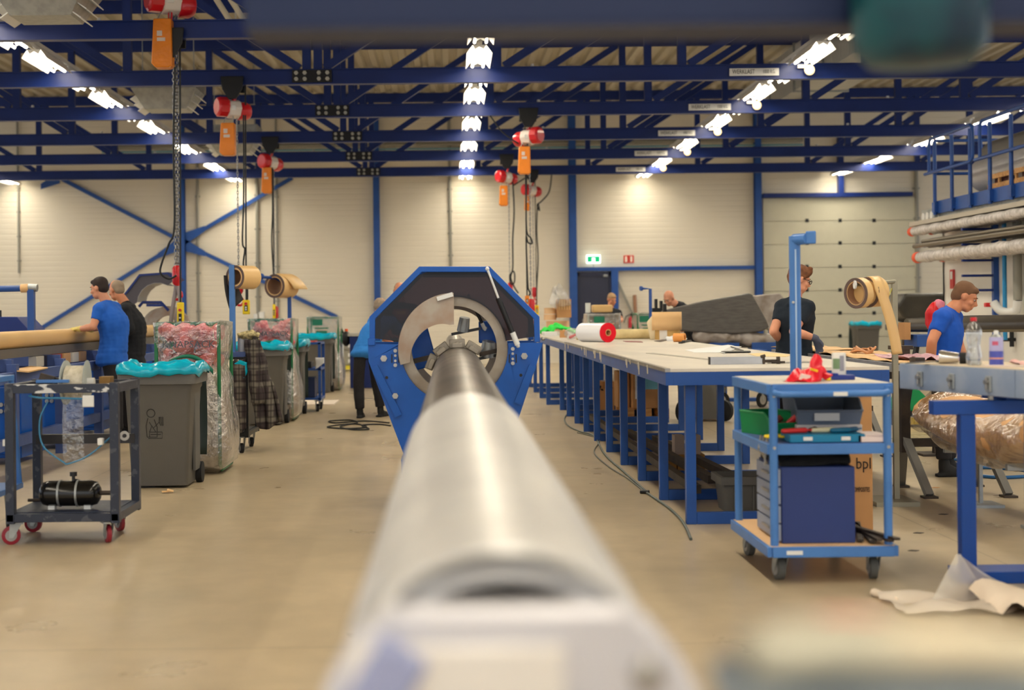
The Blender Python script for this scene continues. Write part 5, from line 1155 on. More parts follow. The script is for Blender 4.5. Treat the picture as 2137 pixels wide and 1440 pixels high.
# film rolls on the table
t = thing('film_roll', 'white film roll with bright red ends lying on the long table', 'roll', (1.85, 16.8, TZ+.115), w=True)
c = P(1269, 697, 16.6); c.z = TZ+.113; ax = Vector((-.5, .87, 0)).normalized()
MB().lathe([(.036, 0), (.112, 0), (.112, .5), (.036, .5)], c, ax, 48, closed=True).build('white_film', M('white_glossy', (236, 236, 240), .25), t, smooth=30)
e = MB().lathe([(.04, -.004), (.114, -.004), (.114, .012), (.04, .012)], c, ax, 48, closed=True).build('red_end', M('red_film', (224, 0, 36), .35), t, smooth=30)
MB().lathe([(.03, -.006), (.041, -.006), (.041, .5), (.03, .5)], c, ax, 32, closed=True).build('core', CARD, t, smooth=30)
t = thing('long_roll', 'long pale yellow roll lying across the table behind the red ended roll', 'roll', (2.0, 18.4, TZ), w=True)
a = P(1203, 698, 18.2); b = P(1362, 696, 18.2); a.z = b.z = TZ+.066
MB().cyl(a, b, .064, n=28).build('wrapped_body', M('pale_yellow_wrap', (224, 206, 154), .5, rgb2=(196, 176, 128), scale=6), t)
MB().tube([b, b+Vector((.02, 0, 0)), b+Vector((.05, 0, 0))], [.07, .072, .06], 20).build('green_end', M('pale_green_tape', (140, 176, 150), .5), t)
o = crumple(MB().ell(a+Vector((-.06, -.05, .01)), (.09, .08, .07), None, 18, 12).build('plastic_end', FILM, t, smooth=180), .04, 18)
MB().cap(a+Vector((-.09, -.14, -.03)), a+Vector((-.01, -.14, .01)), .02, .012).build('red_scrap', M('dull_pink', (196, 110, 110), .5), t)
o = MB().box(P(1176, 697, 19.4) + Vector((0, 0, 0)), (.1, .08, .1)).build('wood_block', CARD, None, bevel=.004); o.location.z += .0; tag(o, 'small brown wooden block standing on the table left of the pale yellow roll', 'block')
t = thing('film_spool', 'flat tan film spool with a shiny band lying on the table below the curled sheet', 'spool', (0, 0, 0), w=True)
c = P(1392, 706, 17.8); c.z = TZ; WL[t.name] = c.copy(); t.location = c
MB().cyl(c, c+Vector((0, 0, .118)), .166, n=40).build('tan_winding', M('amber_film', (200, 160, 92), .25), t); MB().lathe([(.1665, .0), (.168, .0), (.168, .117), (.1665, .117)], c, (0, 0, 1), 10, 228, 262, closed=True).build('shiny_band', M('silver_band', (236, 230, 222), .2), t)
t = thing('curled_sheet', 'wide curled tan sheet standing on the flat film spool', 'sheet', c + Vector((0, 0, .12)), w=True)
def cs(a, b):
    th = R(-150 + 300*a); r = .18 + (.0 if a > .15 else .35*(.15-a)); return Vector((c.x + r*math.cos(th), c.y + r*math.sin(th), c.z + .12 + .225*b*(1 - .0*a)))
MB().grid(36, 3, cs).build('sheet', TANP, t, smooth=180, solid=.008)
MB().grid(6, 3, lambda a, b: Vector((c.x-.165-.06*a-.04*b*a, c.y-.1, c.z+.0+.34*b*(1-.35*a)))).build('loose_flap', M('pale_tan', (232, 214, 176), .5), t, smooth=180, solid=.006)
tape = thing('tape_roll', 'orange brown roll of tape lying beside the flat film spool', 'tape', (2.95, 17.6, TZ), w=True)
c = P(1443, 700, 16.4); c.z = TZ+.05; c.x = min(c.x, TX1-.08); WL[tape.name] = c.copy(); tape.location = c
MB().lathe([(.03, 0), (.05, 0), (.05, .13), (.03, .13)], c, (-.9, .45, 0), 28, closed=True).build('tape_ring', M('amber_tape', (222, 150, 76), .35), tape); 
def table_sheet(pts, z, name, mat, lab, cat, th=.003, g=None):
    p = [G(u, v, z) for u, v in pts]; o = MB().prism([(a.x, a.y) for a in p], z+.0008, z+th, 'Z').build(name, mat, None, smooth=0); return tag(o, lab, cat, g)
table_sheet([(1430, 731), (1520, 720), (1532, 722), (1505, 736), (1450, 736)], TZ, 'paper_sheet', PAPER, 'large white paper sheet lying on the long table', 'paper')
table_sheet([(1527, 722), (1548, 724), (1512, 738), (1502, 736)], TZ+.003, 'paper_sheet', M('paper_grey', (206, 206, 204), .6), 'second paper overlapping the large white sheet on the long table', 'paper')
table_sheet([(1561, 739), (1600, 736), (1654, 741), (1640, 745), (1580, 744)], TZ, 'tan_card', M('cream_card', (234, 206, 150), .6), 'cream coloured paper pattern on the long table near the blue post', 'paper')
table_sheet([(1505, 734), (1565, 733), (1567, 735), (1512, 736)], TZ+.006, 'black_strip', BLACK, 'thin black strip lying under the white papers', 'strip', .006)
table_sheet([(1524, 724), (1527, 724), (1552, 732), (1548, 733)], TZ+.008, 'black_strip', BLACK, 'thin black strip lying slantwise over the white papers', 'strip', .006)
table_sheet([(1365, 712), (1412, 704), (1416, 705), (1378, 714)], TZ, 'dark_sheet', M('dark_sheet', (74, 68, 64), .5), 'dark flat sheet lying under the white rag on the long table', 'sheet', .004)
table_sheet([(1600, 757), (1690, 755), (1690, 757.5), (1602, 759)], TZ, 'steel_rule', STEEL, 'long flat steel rule in front of the blue post on the table', 'ruler', .004)
table_sheet([(1300, 712), (1338, 713), (1342, 715), (1306, 714)], TZ, 'pink_strip', M('dusky_pink', (150, 96, 96), .5), 'dusky pink strip on the table right of the red ended roll', 'strip', .006)
o = crumple(MB().ell(G(1412, 712, TZ)+Vector((0, .1, .025)), (.13, .09, .028), None, 22, 12).build('white_rag', PAPER, None, smooth=180), .035, 16); tag(o, 'crumpled white rag lying on the long table', 'rag')
o = MB().cap(G(1425, 716, TZ)+Vector((0, 0, .015)), G(1442, 714, TZ)+Vector((0, 0, .015)), .016, .01).cyl(G(1420, 717, TZ)+Vector((-.02, 0, .004)), G(1430, 717, TZ)+Vector((0, 0, .02)), .012).build('hand_tool', BLACK, None); tag(o, 'small black hand tool lying in front of the white rag', 'tool')
a = G(1481, 761, TZ); b = G(1592, 759, TZ)
o = MB().bar(a+Vector((0, 0, .026)), Vector((b.x, a.y+.02, TZ+.026)), .05, .05, Vector((0, 0, 1))).build('aluminium_bar', ALU, None, smooth=0); tag(o, 'square aluminium bar with a dark end lying on the long table', 'bar')
MB().box(a+Vector((-.003, 0, .026)), (.006, .051, .051)).build('end_cap', BLACK, o)
t = thing('bar_clamp', 'metal clamp at the right end of the square aluminium bar', 'clamp', (b.x+.02, a.y, TZ), w=True)
MB().box((b.x+.03, a.y, TZ+.02), (.12, .012, .02)).box((b.x-.01, a.y, TZ+.03), (.014, .03, .06)).box((b.x+.09, a.y, TZ+.025), (.02, .03, .05)).cyl((b.x-.03, a.y-.01, TZ+.05), (b.x+.0, a.y-.01, TZ+.058), .01).cyl((b.x+.04, a.y-.02, TZ+.012), (b.x+.13, a.y-.02, TZ+.012), .008).build('clamp', DARKB, t)
# green cloth, drums and boxes beyond
g = MB(); random.seed(9)
def gc(a, b): return Vector((1.5+.62*a, 23.3+.8*b, .985+.13*math.sin(math.pi*min(a*1.1, 1))*(.5+.5*b)+.05*noise.noise(Vector((a*6, b*4, 0)))+.04*abs(math.sin(a*11+b*3))))
o = crumple(MB().grid(30, 14, gc).build('green_cloth', M('lime_cloth', (30, 214, 70), .8, var=.15), None, smooth=180, solid=.01), .03, 9); tag(o, 'bright green cloth heaped on the far table', 'cloth')
for k, (u, v0, v1, r, y, lab) in enumerate(((1148, 655, 642, 12.5, 25.3, 'small round cardboard drum on the top left of the drum stack'), (1148, 668, 656, 13, 25.3, 'round cardboard drum with a green mark under the small one'), (1164, 690, 669, 24, 25.4, 'wide pale drum at the bottom of the stack beyond the green cloth'))):
    p = P(u, v0, y); h_ = (v0-v1)*y/F; r_ = r*y/F
    o = MB().cyl((p.x, y, p.z), (p.x, y, p.z+h_*.97), r_, n=32).cyl((p.x, y, p.z+h_*.8), (p.x, y, p.z+h_*.86), r_*1.03, n=32).build('cardboard_drum', M('pale_cardboard', (222, 182, 138), .6), None, smooth=30); tag(o, lab, 'drum', 'cardboard drums on the far table')
p0, p1 = P(1162, 656, 25.2), P(1191, 622, 25.2)
o = MB().bb(p0.x, p1.x, 25.1, 25.4, p0.z-.06, p1.z-.02).build('carton', CARD, None, bevel=.004); tag(o, 'brown carton with vertical ridges on the big drum, plastic bag over it', 'box')
for k in range(5): MB().bb(p0.x+.03+.045*k, p0.x+.05+.045*k, 25.09, 25.1, p0.z+.08, p1.z-.03).build('ridge', TANP, o)
o = crumple(MB().ell((p0.x+.02, 25.05, p1.z+.0), (.15, .1, .18), None, 22, 14).build('plastic_bag', FILM, None, smooth=180), .12, 8); tag(o, 'clear crumpled plastic bag over the brown carton beyond the green cloth', 'bag')
o = MB().bb(1.42, 1.62, 21.6, 22.2, .99, 1.05).bb(1.66, 1.8, 21.7, 22.0, .99, 1.03).build('pale_boxes', WHITE, None, bevel=.004); tag(o, 'pale flat boxes at the near end of the far table', 'box')

# ------------------------------------------------------------------ under the long table
def carton(lab, p, w, d, h, mat=CARD, name='carton', cat='box', rz=0, g=None):
    t = thing(name, lab, cat, p, rz, g); MB().bb(-w/2, w/2, -d/2, d/2, 0, h).build('box_body', mat, t, bevel=.004)
    MB().bb(-.03, .03, -d/2-.001, d/2+.001, h-.001, h+.001).bb(-.03, .03, -d/2-.002, -d/2, h*.75, h).build('tape', M('parcel_tape', (176, 126, 78), .3), t); return t
t = carton('cardboard box with a three diamond logo under the long table', (2.1, 19.6, 0), .26, .3, .4)
lg = MB()
for a in (90, 210, 330):
    c_ = Vector((-.06 + .026*math.cos(R(a)), .3 + .026*math.sin(R(a)))); d = Vector((math.cos(R(a)), math.sin(R(a)))); n_ = Vector((-d.y, d.x))
    q = [c_ + d*.026, c_ + n_*.015, c_ - d*.026, c_ - n_*.015]; lg.prism([(k.x, k.y) for k in q], -.153, -.15)
lg.build('diamond_logo', BLACK, t, smooth=0); MB().bb(.02, .11, -.153, -.15, .3, .32).bb(.03, .1, -.153, -.15, .14, .15).build('print', M('print_brown', (130, 90, 60), .7), t)
pal = thing('pallet', 'wooden pallet under the cardboard boxes behind the table legs', 'pallet', (2.46, 18.4, 0))
for z in (.0, .11): 
    for x in (-.22, 0, .22): MB().bb(x-.06, x+.06, -.5, .5, z, z+.02).build('board', WOOD, pal)
for x in (-.22, 0, .22):
    for y in (-.45, 0, .45): MB().bb(x-.06, x+.06, y-.05, y+.05, .02, .11).build('block', WOOD, pal)
t = carton('big cardboard box with a blue label on the pallet', (2.5, 18.2, .13), .42, .5, .44)
MB().bb(-.06, .16, -.254, -.25, .24, .4).build('blue_label', M('label_cyan', (120, 190, 214), .5), t); MB().bb(-.18, -.11, -.254, -.25, .12, .42).build('white_label', PAPER, t)
t = carton('narrow cardboard box left of the big labelled box', (2.2, 18.35, .13), .15, .4, .46)
ww = thing('wood_blocks', 'stack of yellow brown wooden blocks standing under the middle of the long table', 'block', (2.0, 12.2, 0))
for k in range(4): MB().bb(-.16+.08*k, -.09+.08*k, -.1, .1, 0, .14).build('block', M('ochre_wood', (150, 108, 50), .7), ww)
MB().bb(-.1, -.02, -.08, .08, .14, .3).bb(.04, .12, -.08, .08, .14, .3).build('grey_block', M('grey_wood', (150, 132, 120), .8), ww)
for k, (x0, y0, x1, y1, z) in enumerate(((1.66, 17, 1.72, 10.0, .11), (1.8, 14.5, 1.9, 10.4, .13), (2.0, 14.0, 2.14, 10.0, .11))):
    o = MB().bar((x0, y0, z), (x1, y1, z), .06, .06).build('steel_profile', DARKB, None, smooth=0); tag(o, ('dark steel profile lying along the left legs under the long table', 'middle dark steel profile lying under the long table', 'dark steel tube ending between the front legs under the table')[k], 'profile', 'steel profiles under the long table')
def crate(lab, p, w, d, h, mat, name='plastic_crate', rz=0, cat='crate'):
    t = thing(name, lab, cat, p, rz)
    rings = [rect_ring(w/2-.03, d/2-.03, 0, .02, 2), rect_ring(w/2-.01, d/2-.01, h*.8, .02, 2), rect_ring(w/2-.01, d/2-.01, h, .02, 2), rect_ring(w/2-.018, d/2-.018, h, .02, 2), rect_ring(w/2-.036, d/2-.036, .01, .02, 2)]
    loft(rings, True, True).build('tub', mat, t, smooth=30)
    loft([rect_ring(w/2-.008, d/2-.008, h*.78, .02, 2), rect_ring(w/2+.012, d/2+.012, h*.8, .02, 2), rect_ring(w/2+.012, d/2+.012, h+.002, .02, 2), rect_ring(w/2-.012, d/2-.012, h+.002, .02, 2)], False).build('rim', mat, t, smooth=30, solid=.003)
    for x in (-w*.3, 0, w*.3): MB().bb(x-.006, x+.006, -d/2-.0, -d/2+.02, .02, h*.78).build('rib', mat, t)
    return t
crate('dark grey plastic crate on the floor under the near end of the long table', (G(1575, 1072).x, 9.75, 0), .42, .36, .24, M('crate_dark', (92, 90, 86), .5))
t = thing('wheeled_container', 'tall dark grey container with a big black wheel behind the table legs', 'container', (3.08, 17.6, 0))
loft([rect_ring(.22, .25, .03, .04), rect_ring(.27, .3, .85, .05), rect_ring(.3, .33, .86, .05), rect_ring(.3, .33, .92, .05)], True, True).build('body', GREYB, t, smooth=40)
for s in (-1, 1): MB().lathe([(.07, -.03), (.13, -.025), (.13, .025), (.07, .03)], (s*.25, -.2, .13), (1, .9*s, 0), 28).build('wheel', RUBBER, t, smooth=30)
o = carton('cardboard box standing beyond the wheeled grey container', (3.42, 18.9, .13), .3, .4, .3); 
pal2 = thing('pallet', 'wooden pallet beyond the wheeled grey container', 'pallet', (3.42, 18.9, 0))
for x in (-.14, .14): MB().bb(x-.05, x+.05, -.3, .3, .0, .02).bb(x-.05, x+.05, -.3, .3, .11, .13).build('board', WOOD, pal2); MB().bb(x-.05, x+.05, -.28, .28, .02, .11).build('block', WOOD, pal2)
t = thing('blue_undercarriage', 'blue steel cart with big castors seen through the table legs at the right', 'cart', (3.98, 19.9, 0))
MB().bb(-.3, .45, -.3, .3, .3, .38).bb(-.2, .4, -.25, .25, .38, .8).build('chassis', BLUE, t, bevel=.005)
for x in (-.2, .3): caster(t, x, -.2, .11, .31, R(50)*(1 if x < 0 else -1))

# ------------------------------------------------------------------ grey composite panels beyond the table
YP = 21.0
def panel(name, lab, pts, Y, th, mat, z_supp=None):
    t = thing(name, lab, 'panel', P(sum(a for a, b in pts)/len(pts), max(b for a, b in pts), Y), w=True)
    poly = [(P(u, v, Y).x, P(u, v, Y).z) for u, v in pts]; MB().prism(poly, Y, Y+th).build('shell', mat, t, smooth=0, bevel=.02); return t
t = panel('composite_panel', 'big grey brushed composite panel with a slanting right end, beyond the table', [(1376, 660), (1384, 648), (1470, 628), (1562, 612), (1570, 614), (1600, 668), (1606, 683), (1590, 692), (1540, 697), (1480, 695), (1410, 690), (1386, 680)], YP, .16, CARBON)
MB().bb(P(1384, 640, YP).x, P(1384, 640, YP).x+.05, YP-.02, YP+.1, P(1384, 648, YP).z-.02, P(1384, 648, YP).z+.1).build('edge_clamp', BLACK, t, bevel=.01)
WRAP = M('wrapped_grey', (176, 168, 162), .4, rgb2=(128, 116, 104), scale=4, bump=.6, bscale=8)
panel('composite_panel', 'plastic wrapped grey panel leaning right of the big composite panel', [(1570, 617), (1628, 612), (1652, 640), (1650, 690), (1604, 690)], 21.8, .14, WRAP)
for u in (1610, 1645):
    x = P(u, 690, 21.8).x; MB().bb(x-.03, x+.03, 21.84, 21.9, 0, P(u, 688, 21.8).z).build('prop', BLUE, bpy.data.objects['composite_panel.001'], smooth=0)
o = MB()
for u0, u1, v in ((1458, 1500, 702), (1500, 1560, 705), (1556, 1612, 708)): o.cap(P(u0, v, YP+.1), P(u1, v, YP+.1), .1, .09, 16)
o = crumple(o.build('wrapped_bundle', WRAP, None, remesh=.02), .03, 8); tag(o, 'plastic wrapped bundle under the lower edge of the big grey panel', 'bundle')
t = thing('panel_trestle', 'blue trestle holding the grey panels beyond the table', 'trestle', (P(1560, 700, YP).x, YP+.15, 0), w=True)
for u in (1512, 1600):
    x = P(u, 700, YP).x; MB().bb(x-.22, x+.22, YP, YP+.3, .7, P(1560, 715, YP).z).bb(x-.05, x+.05, YP+.1, YP+.2, 0, .7).bb(x-.3, x+.3, YP+.05, YP+.25, 0, .05).build('frame', BLUE, t, bevel=.004)
MB().bb(P(1430, 700, YP).x, P(1625, 700, YP).x, YP+.05, YP+.25, P(1560, 717, YP).z-.06, P(1560, 715, YP).z).build('beam', DARKB, t)
t = thing('jib_stand', 'small blue crooked post between the door and the curled tan sheet', 'stand', (P(1357, 600, 20.9).x, 20.9, 0), w=True)
q = P(1357, 603, 20.9); MB().tube([P(1338, 602, 20.9), q, (q.x, q.y, 0.03)], .024).build('post', BLUE, t); MB().cyl(P(1336, 602, 20.9)+Vector((0, -.01, 0)), P(1340, 602, 20.9), .035).build('arm_cap', BLUE, t); MB().bb(q.x-.15, q.x+.15, 20.75, 21.05, 0, .03).build('foot', BLUE, t)
p = P(1331, 655, YW-.35); t = thing('broom', 'brown wooden broom handle leaning on the wall behind the tan sheet', 'broom', (p.x, YW-.3, 0), w=True)
MB().cyl((p.x, YW-.35, .1), (p.x-.04, YW-.05, 1.75), .045).build('handle', M('broom_wood', (150, 110, 84), .7), t); MB().bb(p.x-.2, p.x+.2, YW-.4, YW-.3, 0, .1).build('broom_head', RED, t)
p = P(1318, 672, YW-.12); t = thing('fire_extinguisher', 'red fire extinguisher on the wall right of the man at the door', 'extinguisher', (p.x, YW-.12, p.z-.15), w=True)
MB().lathe([(.0, -.16), (.085, -.15), (.085, .08), (.05, .13), (.03, .15)], (p.x, YW-.12, p.z), (0, 0, 1), 24).build('cylinder', M('extinguisher_red', (170, 30, 44), .3), t)
MB().cyl((p.x, YW-.12, p.z+.15), (p.x, YW-.12, p.z+.21), .025).box((p.x+.04, YW-.12, p.z+.22), (.14, .02, .02)).tube([(p.x-.02, YW-.12, p.z+.2), (p.x-.14, YW-.12, p.z+.15), (p.x-.2, YW-.12, p.z-.02)], .014).build('valve', BLACK, t); MB().bb(p.x-.03, p.x+.03, YW-.05, YW, p.z-.05, p.z+.05).build('bracket', BLACK, t)
o = MB().cyl(P(1225, 668, 25.6), P(1232, 664, 25.6), .1).build('tan_rod', TAN); bpy.data.objects.remove(o)
t = thing('small_vise', 'small black vice above the left end of the grey panel', 'vice', P(1374, 640, 22), w=True)
p = P(1373, 640, 22.0); MB().bb(p.x-.1, p.x+.1, 21.9, 22.1, p.z-.08, p.z-.02).bb(p.x-.05, p.x-.01, 21.95, 22.05, p.z-.02, p.z+.12).bb(p.x+.03, p.x+.07, 21.95, 22.05, p.z-.02, p.z+.09).build('jaws', BLACK, t, bevel=.004); MB().bb(p.x-.06, p.x+.06, 21.9, 22.1, 0, p.z-.08).build('stand', DARKB, t)
# ------------------------------------------------------------------ blue tool trolley at the right
TX = 1.895; TYc = 7.56
tr = thing('tool_trolley', 'blue three level workshop trolley with a pale top, nearest on the right', 'trolley', (TX, TYc, 0))
hx, hy = .285, .44
PT = BLUEL
for x in (-hx, hx):
    for y in (-hy, hy):
        MB().cyl((x, y, .15), (x, y, .985), .021, n=18).build('post', PT, tr)
        for z in (.71, .97): MB().cyl((x, y-.024, z-.03), (x, y-.019, z-.03), .008, n=12).build('bolt', STEEL, tr) if y < 0 else None
def shelf(z, nm, top, w=hx+.02, d=hy+.0):
    for x in (-w, w): MB().bb(x-.012, x+.012, -d, d, z-.055, z-.002).build('shelf_rail', PT, tr, bevel=.003)
    for y in (-d, d): MB().bb(-w+.013, w-.013, y-.012, y+.012, z-.055, z-.002).build('shelf_rail', PT, tr, bevel=.003)
    MB().bb(-w+.004, w-.004, -d+.004, d-.004, z-.012, z).build(nm, top, tr, smooth=0)
shelf(1.0, 'top_board', M('trolley_top', (214, 206, 194), .5, rgb2=(190, 184, 174), scale=6)); shelf(.70, 'middle_shelf', BLUEG); shelf(.19, 'bottom_board', M('birch_board', (224, 182, 134), .5), hx+.03, hy+.03)
MB().tube([(-hx, -hy-.02, .955), (-hx+.03, -hy-.05, .95), (hx-.03, -hy-.05, .95), (hx, -hy-.02, .955)], .017, 12).build('handle', PT, tr)
MB().bb(.0, .07, -hy-.07, -hy-.066, .94, .96).build('paper_tag', WHITE, tr); MB().bb(-hx+.05, -hx+.13, -hy-.045, -hy-.043, .15, .17).build('maker_plate', WHITE, tr)
for x in (-.235, .235):
    for y in (-.36, .36): caster(tr, x, y, .058, .137, R(8 if x < 0 else -6), M('grey_tyre', (92, 92, 88), .7), .042)
def at(x, y, z): return Vector((TX+x, TYc+y, z))
cab = thing('drawer_cabinet', 'navy blue drawer cabinet standing on the bottom deck of the trolley', 'cabinet', at(-.075, -.13, .191))
MB().bb(-.16, .21, -.26, .26, 0, .385).build('housing', M('navy_cabinet', (32, 52, 112), .45), cab, bevel=.004)
for k in range(4):
    d = MB().bb(-.176, -.161, -.25, .25, .01+.093*k, .095+.093*k).build('drawer', M('drawer_grey', (150, 158, 176), .4, .3), cab, bevel=.003)
    MB().bb(-.19, -.176, -.08, .08, .05+.093*k, .062+.093*k).build('handle', STEEL, d)
o = MB()
for k in range(3): o.box(at(-.05+.012*k, -.13, .59+.018*k), (.36-.03*k, .46-.05*k, .03), (0, .02*(k-1), .03*k))
o = o.build('black_cloth', M('cloth_black', (24, 24, 26), .95), None, remesh=.012, disp=.02); tag(o, 'folded black cloth lying on the navy drawer cabinet', 'cloth')
for k in range(5):
    o = MB().box(at(.235+.012*(k % 2), -.1-.03*k, .205+.012*(k//2)), (.03, .62, .012), (0, 0, -.25+.12*k)).build('steel_strip', DARKB, None); tag(o, 'dark steel strip on the bottom deck of the trolley, %s of the bundle' % ('first', 'second', 'third', 'fourth', 'topmost')[k], 'strip', 'steel strips on the trolley deck')
o = crumple(MB().ell(at(.19, .03, .32), (.03, .08, .08), None, 16, 10).build('clear_film', FILM, None, smooth=180), .04, 16); tag(o, 'crumpled clear film beside the navy drawer cabinet', 'film')
MB().cyl(at(.19, .03, .19), at(.19, .03, .28), .02).build('film_tail', FILM, o)
# bins and boxes on the middle shelf
def pick_bin(lab, p, w, d, h, mat, rz=0, lbl=False):
    t = thing('parts_bin', lab, 'bin', p, rz)
    m = MB(); f = h*.55
    V = [(-w/2+.012, -d/2, 0), (w/2-.012, -d/2, 0), (w/2-.012, d/2, 0), (-w/2+.012, d/2, 0), (-w/2, -d/2-.02, f), (w/2, -d/2-.02, f), (w/2, -d/2+.06, h), (w/2, d/2, h), (-w/2, d/2, h), (-w/2, -d/2+.06, h)]
    m.add(V, [(0, 3, 2, 1), (0, 1, 5, 4), (1, 2, 7, 6, 5), (3, 0, 4, 9, 8), (2, 3, 8, 7)])
    o = m.build('tub', mat, t, smooth=0, solid=.005)
    r = MB(); 
    for a, b in ((4, 5), (5, 6), (6, 7), (7, 8), (8, 9), (9, 4)): r.cyl(V[a], V[b], .006, n=8)
    r.build('rim', mat, t)
    if lbl: MB().bb(-.08, .05, -d/2-.026, -d/2-.02, .02, .06).build('label_plate', WHITE, t)
    return t
GB = M('bin_green', (10, 132, 74), .35); GBL = M('bin_bluegrey', (112, 124, 142), .5)
pick_bin('green open fronted parts bin on the middle shelf of the trolley', at(-.17, .12, .701), .2, .3, .12, GB, R(20))
o = MB().cyl(at(-.2, .08, .73), at(-.12, .1, .79), .018).cyl(at(-.14, .04, .74), at(-.08, .08, .74), .03).build('brown_brush', M('brush_brown', (120, 60, 40), .8), None); tag(o, 'brown brush lying in the green parts bin', 'brush')
o = MB().cyl(at(-.1, .02, .76), at(-.06, .0, .8), .018).build('red_marker', RED, None); tag(o, 'red cap sticking out of the green parts bin', 'marker')
pick_bin('large grey parts bin with a white label, stacked on the white box', at(.1, .12, .765), .34, .4, .13, GBL, R(-3), True)
o = MB().box(at(.1, .12, .733), (.34, .42, .06), (0, 0, R(-3))).build('white_box', M('white_carton', (216, 210, 206), .6), None, bevel=.003); tag(o, 'flat white carton under the grey parts bin on the trolley', 'box')
o = MB().box(at(-.01, -.33, .722), (.38, .2, .04)).build('blue_tray', M('tray_teal_blue', (0, 118, 160), .45), None, bevel=.004); tag(o, 'flat teal blue tray at the front of the middle shelf', 'tray')
for k in range(2): MB().box(at(-.11+.19*k, -.432, .722), (.045, .004, .018)).build('clasp', WHITE, o)
o = MB().box(at(.225, -.33, .716), (.14, .22, .028)).box(at(.225, -.33, .735), (.135, .2, .008)).build('white_case', M('pink_white_box', (226, 208, 204), .5), None, bevel=.003); tag(o, 'flat white box right of the teal blue tray', 'box')
MB().box(at(.15, -.33, .72), (.012, .2, .03)).build('red_edge', M('brown_red', (140, 50, 44), .5), o)
for k, (x, y, a, l, c, lab) in enumerate(((-.12, -.34, .3, .2, (206, 40, 40), 'red handled tool on the teal blue tray'), (.02, -.33, -.1, .16, (214, 206, 170), 'pale wooden brush on the teal blue tray'), (.1, -.35, .2, .14, (0, 96, 130), 'blue handled knife on the teal blue tray'), (.16, -.3, .8, .12, (60, 90, 120), 'dark blue tool at the right of the teal blue tray'), (-.04, -.28, 1.2, .18, (40, 36, 36), 'black marker lying across the teal blue tray'))):
    d = Vector((math.cos(a), math.sin(a)*.5, .02)); c0 = at(x, y, .757); o = MB().cap(c0 - d*l/2, c0 + d*l*.1, .012, .014, 10).cap(c0+d*l*.1, c0+d*l/2, .006, .004, 8).build('hand_tool', M('tool_%d' % k, c, .4), None); tag(o, lab, 'tool', 'tools on the teal blue tray')
sc = MB()
for k in range(3): sc.tube([at(-.285-.005*k, -.3+.05*k, .72), at(-.3-.01*k, -.34+.04*k, .66), at(-.31+.02*k, -.34+.05*k, .58)], [.006, .007, .003], 8)
o = sc.build('scissors', STEEL, None); tag(o, 'steel scissors hanging over the left edge of the middle shelf', 'scissors')
MB().tube([at(-.26+.03*math.cos(a*math.pi/5), -.28+.05*math.sin(a*math.pi/5), .722) for a in range(10)], .007, 8, closed=True).tube([at(-.2+.03*math.cos(a*math.pi/5), -.26+.05*math.sin(a*math.pi/5), .722) for a in range(10)], .007, 8, closed=True).build('yellow_grip', YELL, o)
# on the top board
c = at(-.08, -.27, 1.0)
o = crumple(MB().ell(c+Vector((0, 0, .03)), (.12, .07, .035), Matrix.Rotation(R(-14), 3, 'Y'), 30, 16).ell(c+Vector((.05, .0, .06)), (.028, .03, .055), Matrix.Rotation(R(12), 3, 'Y'), 14, 8).ell(c+Vector((.11, .0, .03)), (.03, .03, .022), None, 14, 8).build('red_bag', M('snack_red', (222, 26, 44), .25, bump=.3, bscale=20), None, smooth=180), .05, 11)
for v in o.data.vertices: v.co.z = max(v.co.z, 1.002)
tag(o, 'crumpled red and white plastic bag lying on top of the trolley', 'bag')
MB().box(c+Vector((-.02, -.075, .026)), (.055, .004, .03), (.3, .2, .1)).build('white_print', M('snack_white', (240, 220, 210), .3), o); MB().box(c+Vector((.03, -.06, .062)), (.04, .004, .01), (.3, .3, 0)).build('yellow_print', YELL, o)
o = MB().lathe([(.036, 0), (.036, .112), (.034, .115), (.03, .11)], at(.15, -.06, 1.025), (0, 0, 1), 28).build('glue_can', M('can_white', (222, 220, 214), .35), None); tag(o, 'white can with a printed label standing on the blue base on the trolley', 'can')
MB().lathe([(.0368, .03), (.0368, .085)], at(.15, -.06, 1.025), (0, 0, 1), 10, 200, 262).build('green_label', M('label_green', (120, 150, 110), .5), o); MB().lathe([(.0369, .02), (.0369, .1)], at(.15, -.06, 1.025), (0, 0, 1), 8, 262, 300).build('grey_label', M('label_grey', (150, 150, 160), .5), o)
o = MB().box(at(.14, -.1, 1.013), (.14, .1, .025)).box(at(.1, -.13, 1.03), (.05, .03, .012)).build('blue_block', M('deep_blue_plastic', (20, 44, 130), .4), None, bevel=.004); tag(o, 'deep blue flat holder under the white can on the trolley', 'holder')
m_ = MB(); random.seed(4)
o = crumple(MB().ell(at(.02, -.16, 1.015), (.05, .04, .014), None, 16, 8).build('foil_wrapper', M('wrapper_silver', (190, 206, 206), .3), None, smooth=180), .03, 24); tag(o, 'small crumpled silvery wrapper on the trolley top', 'wrapper')
o = MB().box(at(.055, -.2, 1.01), (.025, .03, .018)).build('yellow_block', YELL, None, bevel=.004); tag(o, 'tiny yellow block beside the silvery wrapper', 'block')
o = MB().cap(at(.03, -.12, 1.01), at(.075, -.12, 1.01), .008, .008, 8).build('red_pen', RED, None); tag(o, 'short red stick between wrapper and yellow block', 'pen')
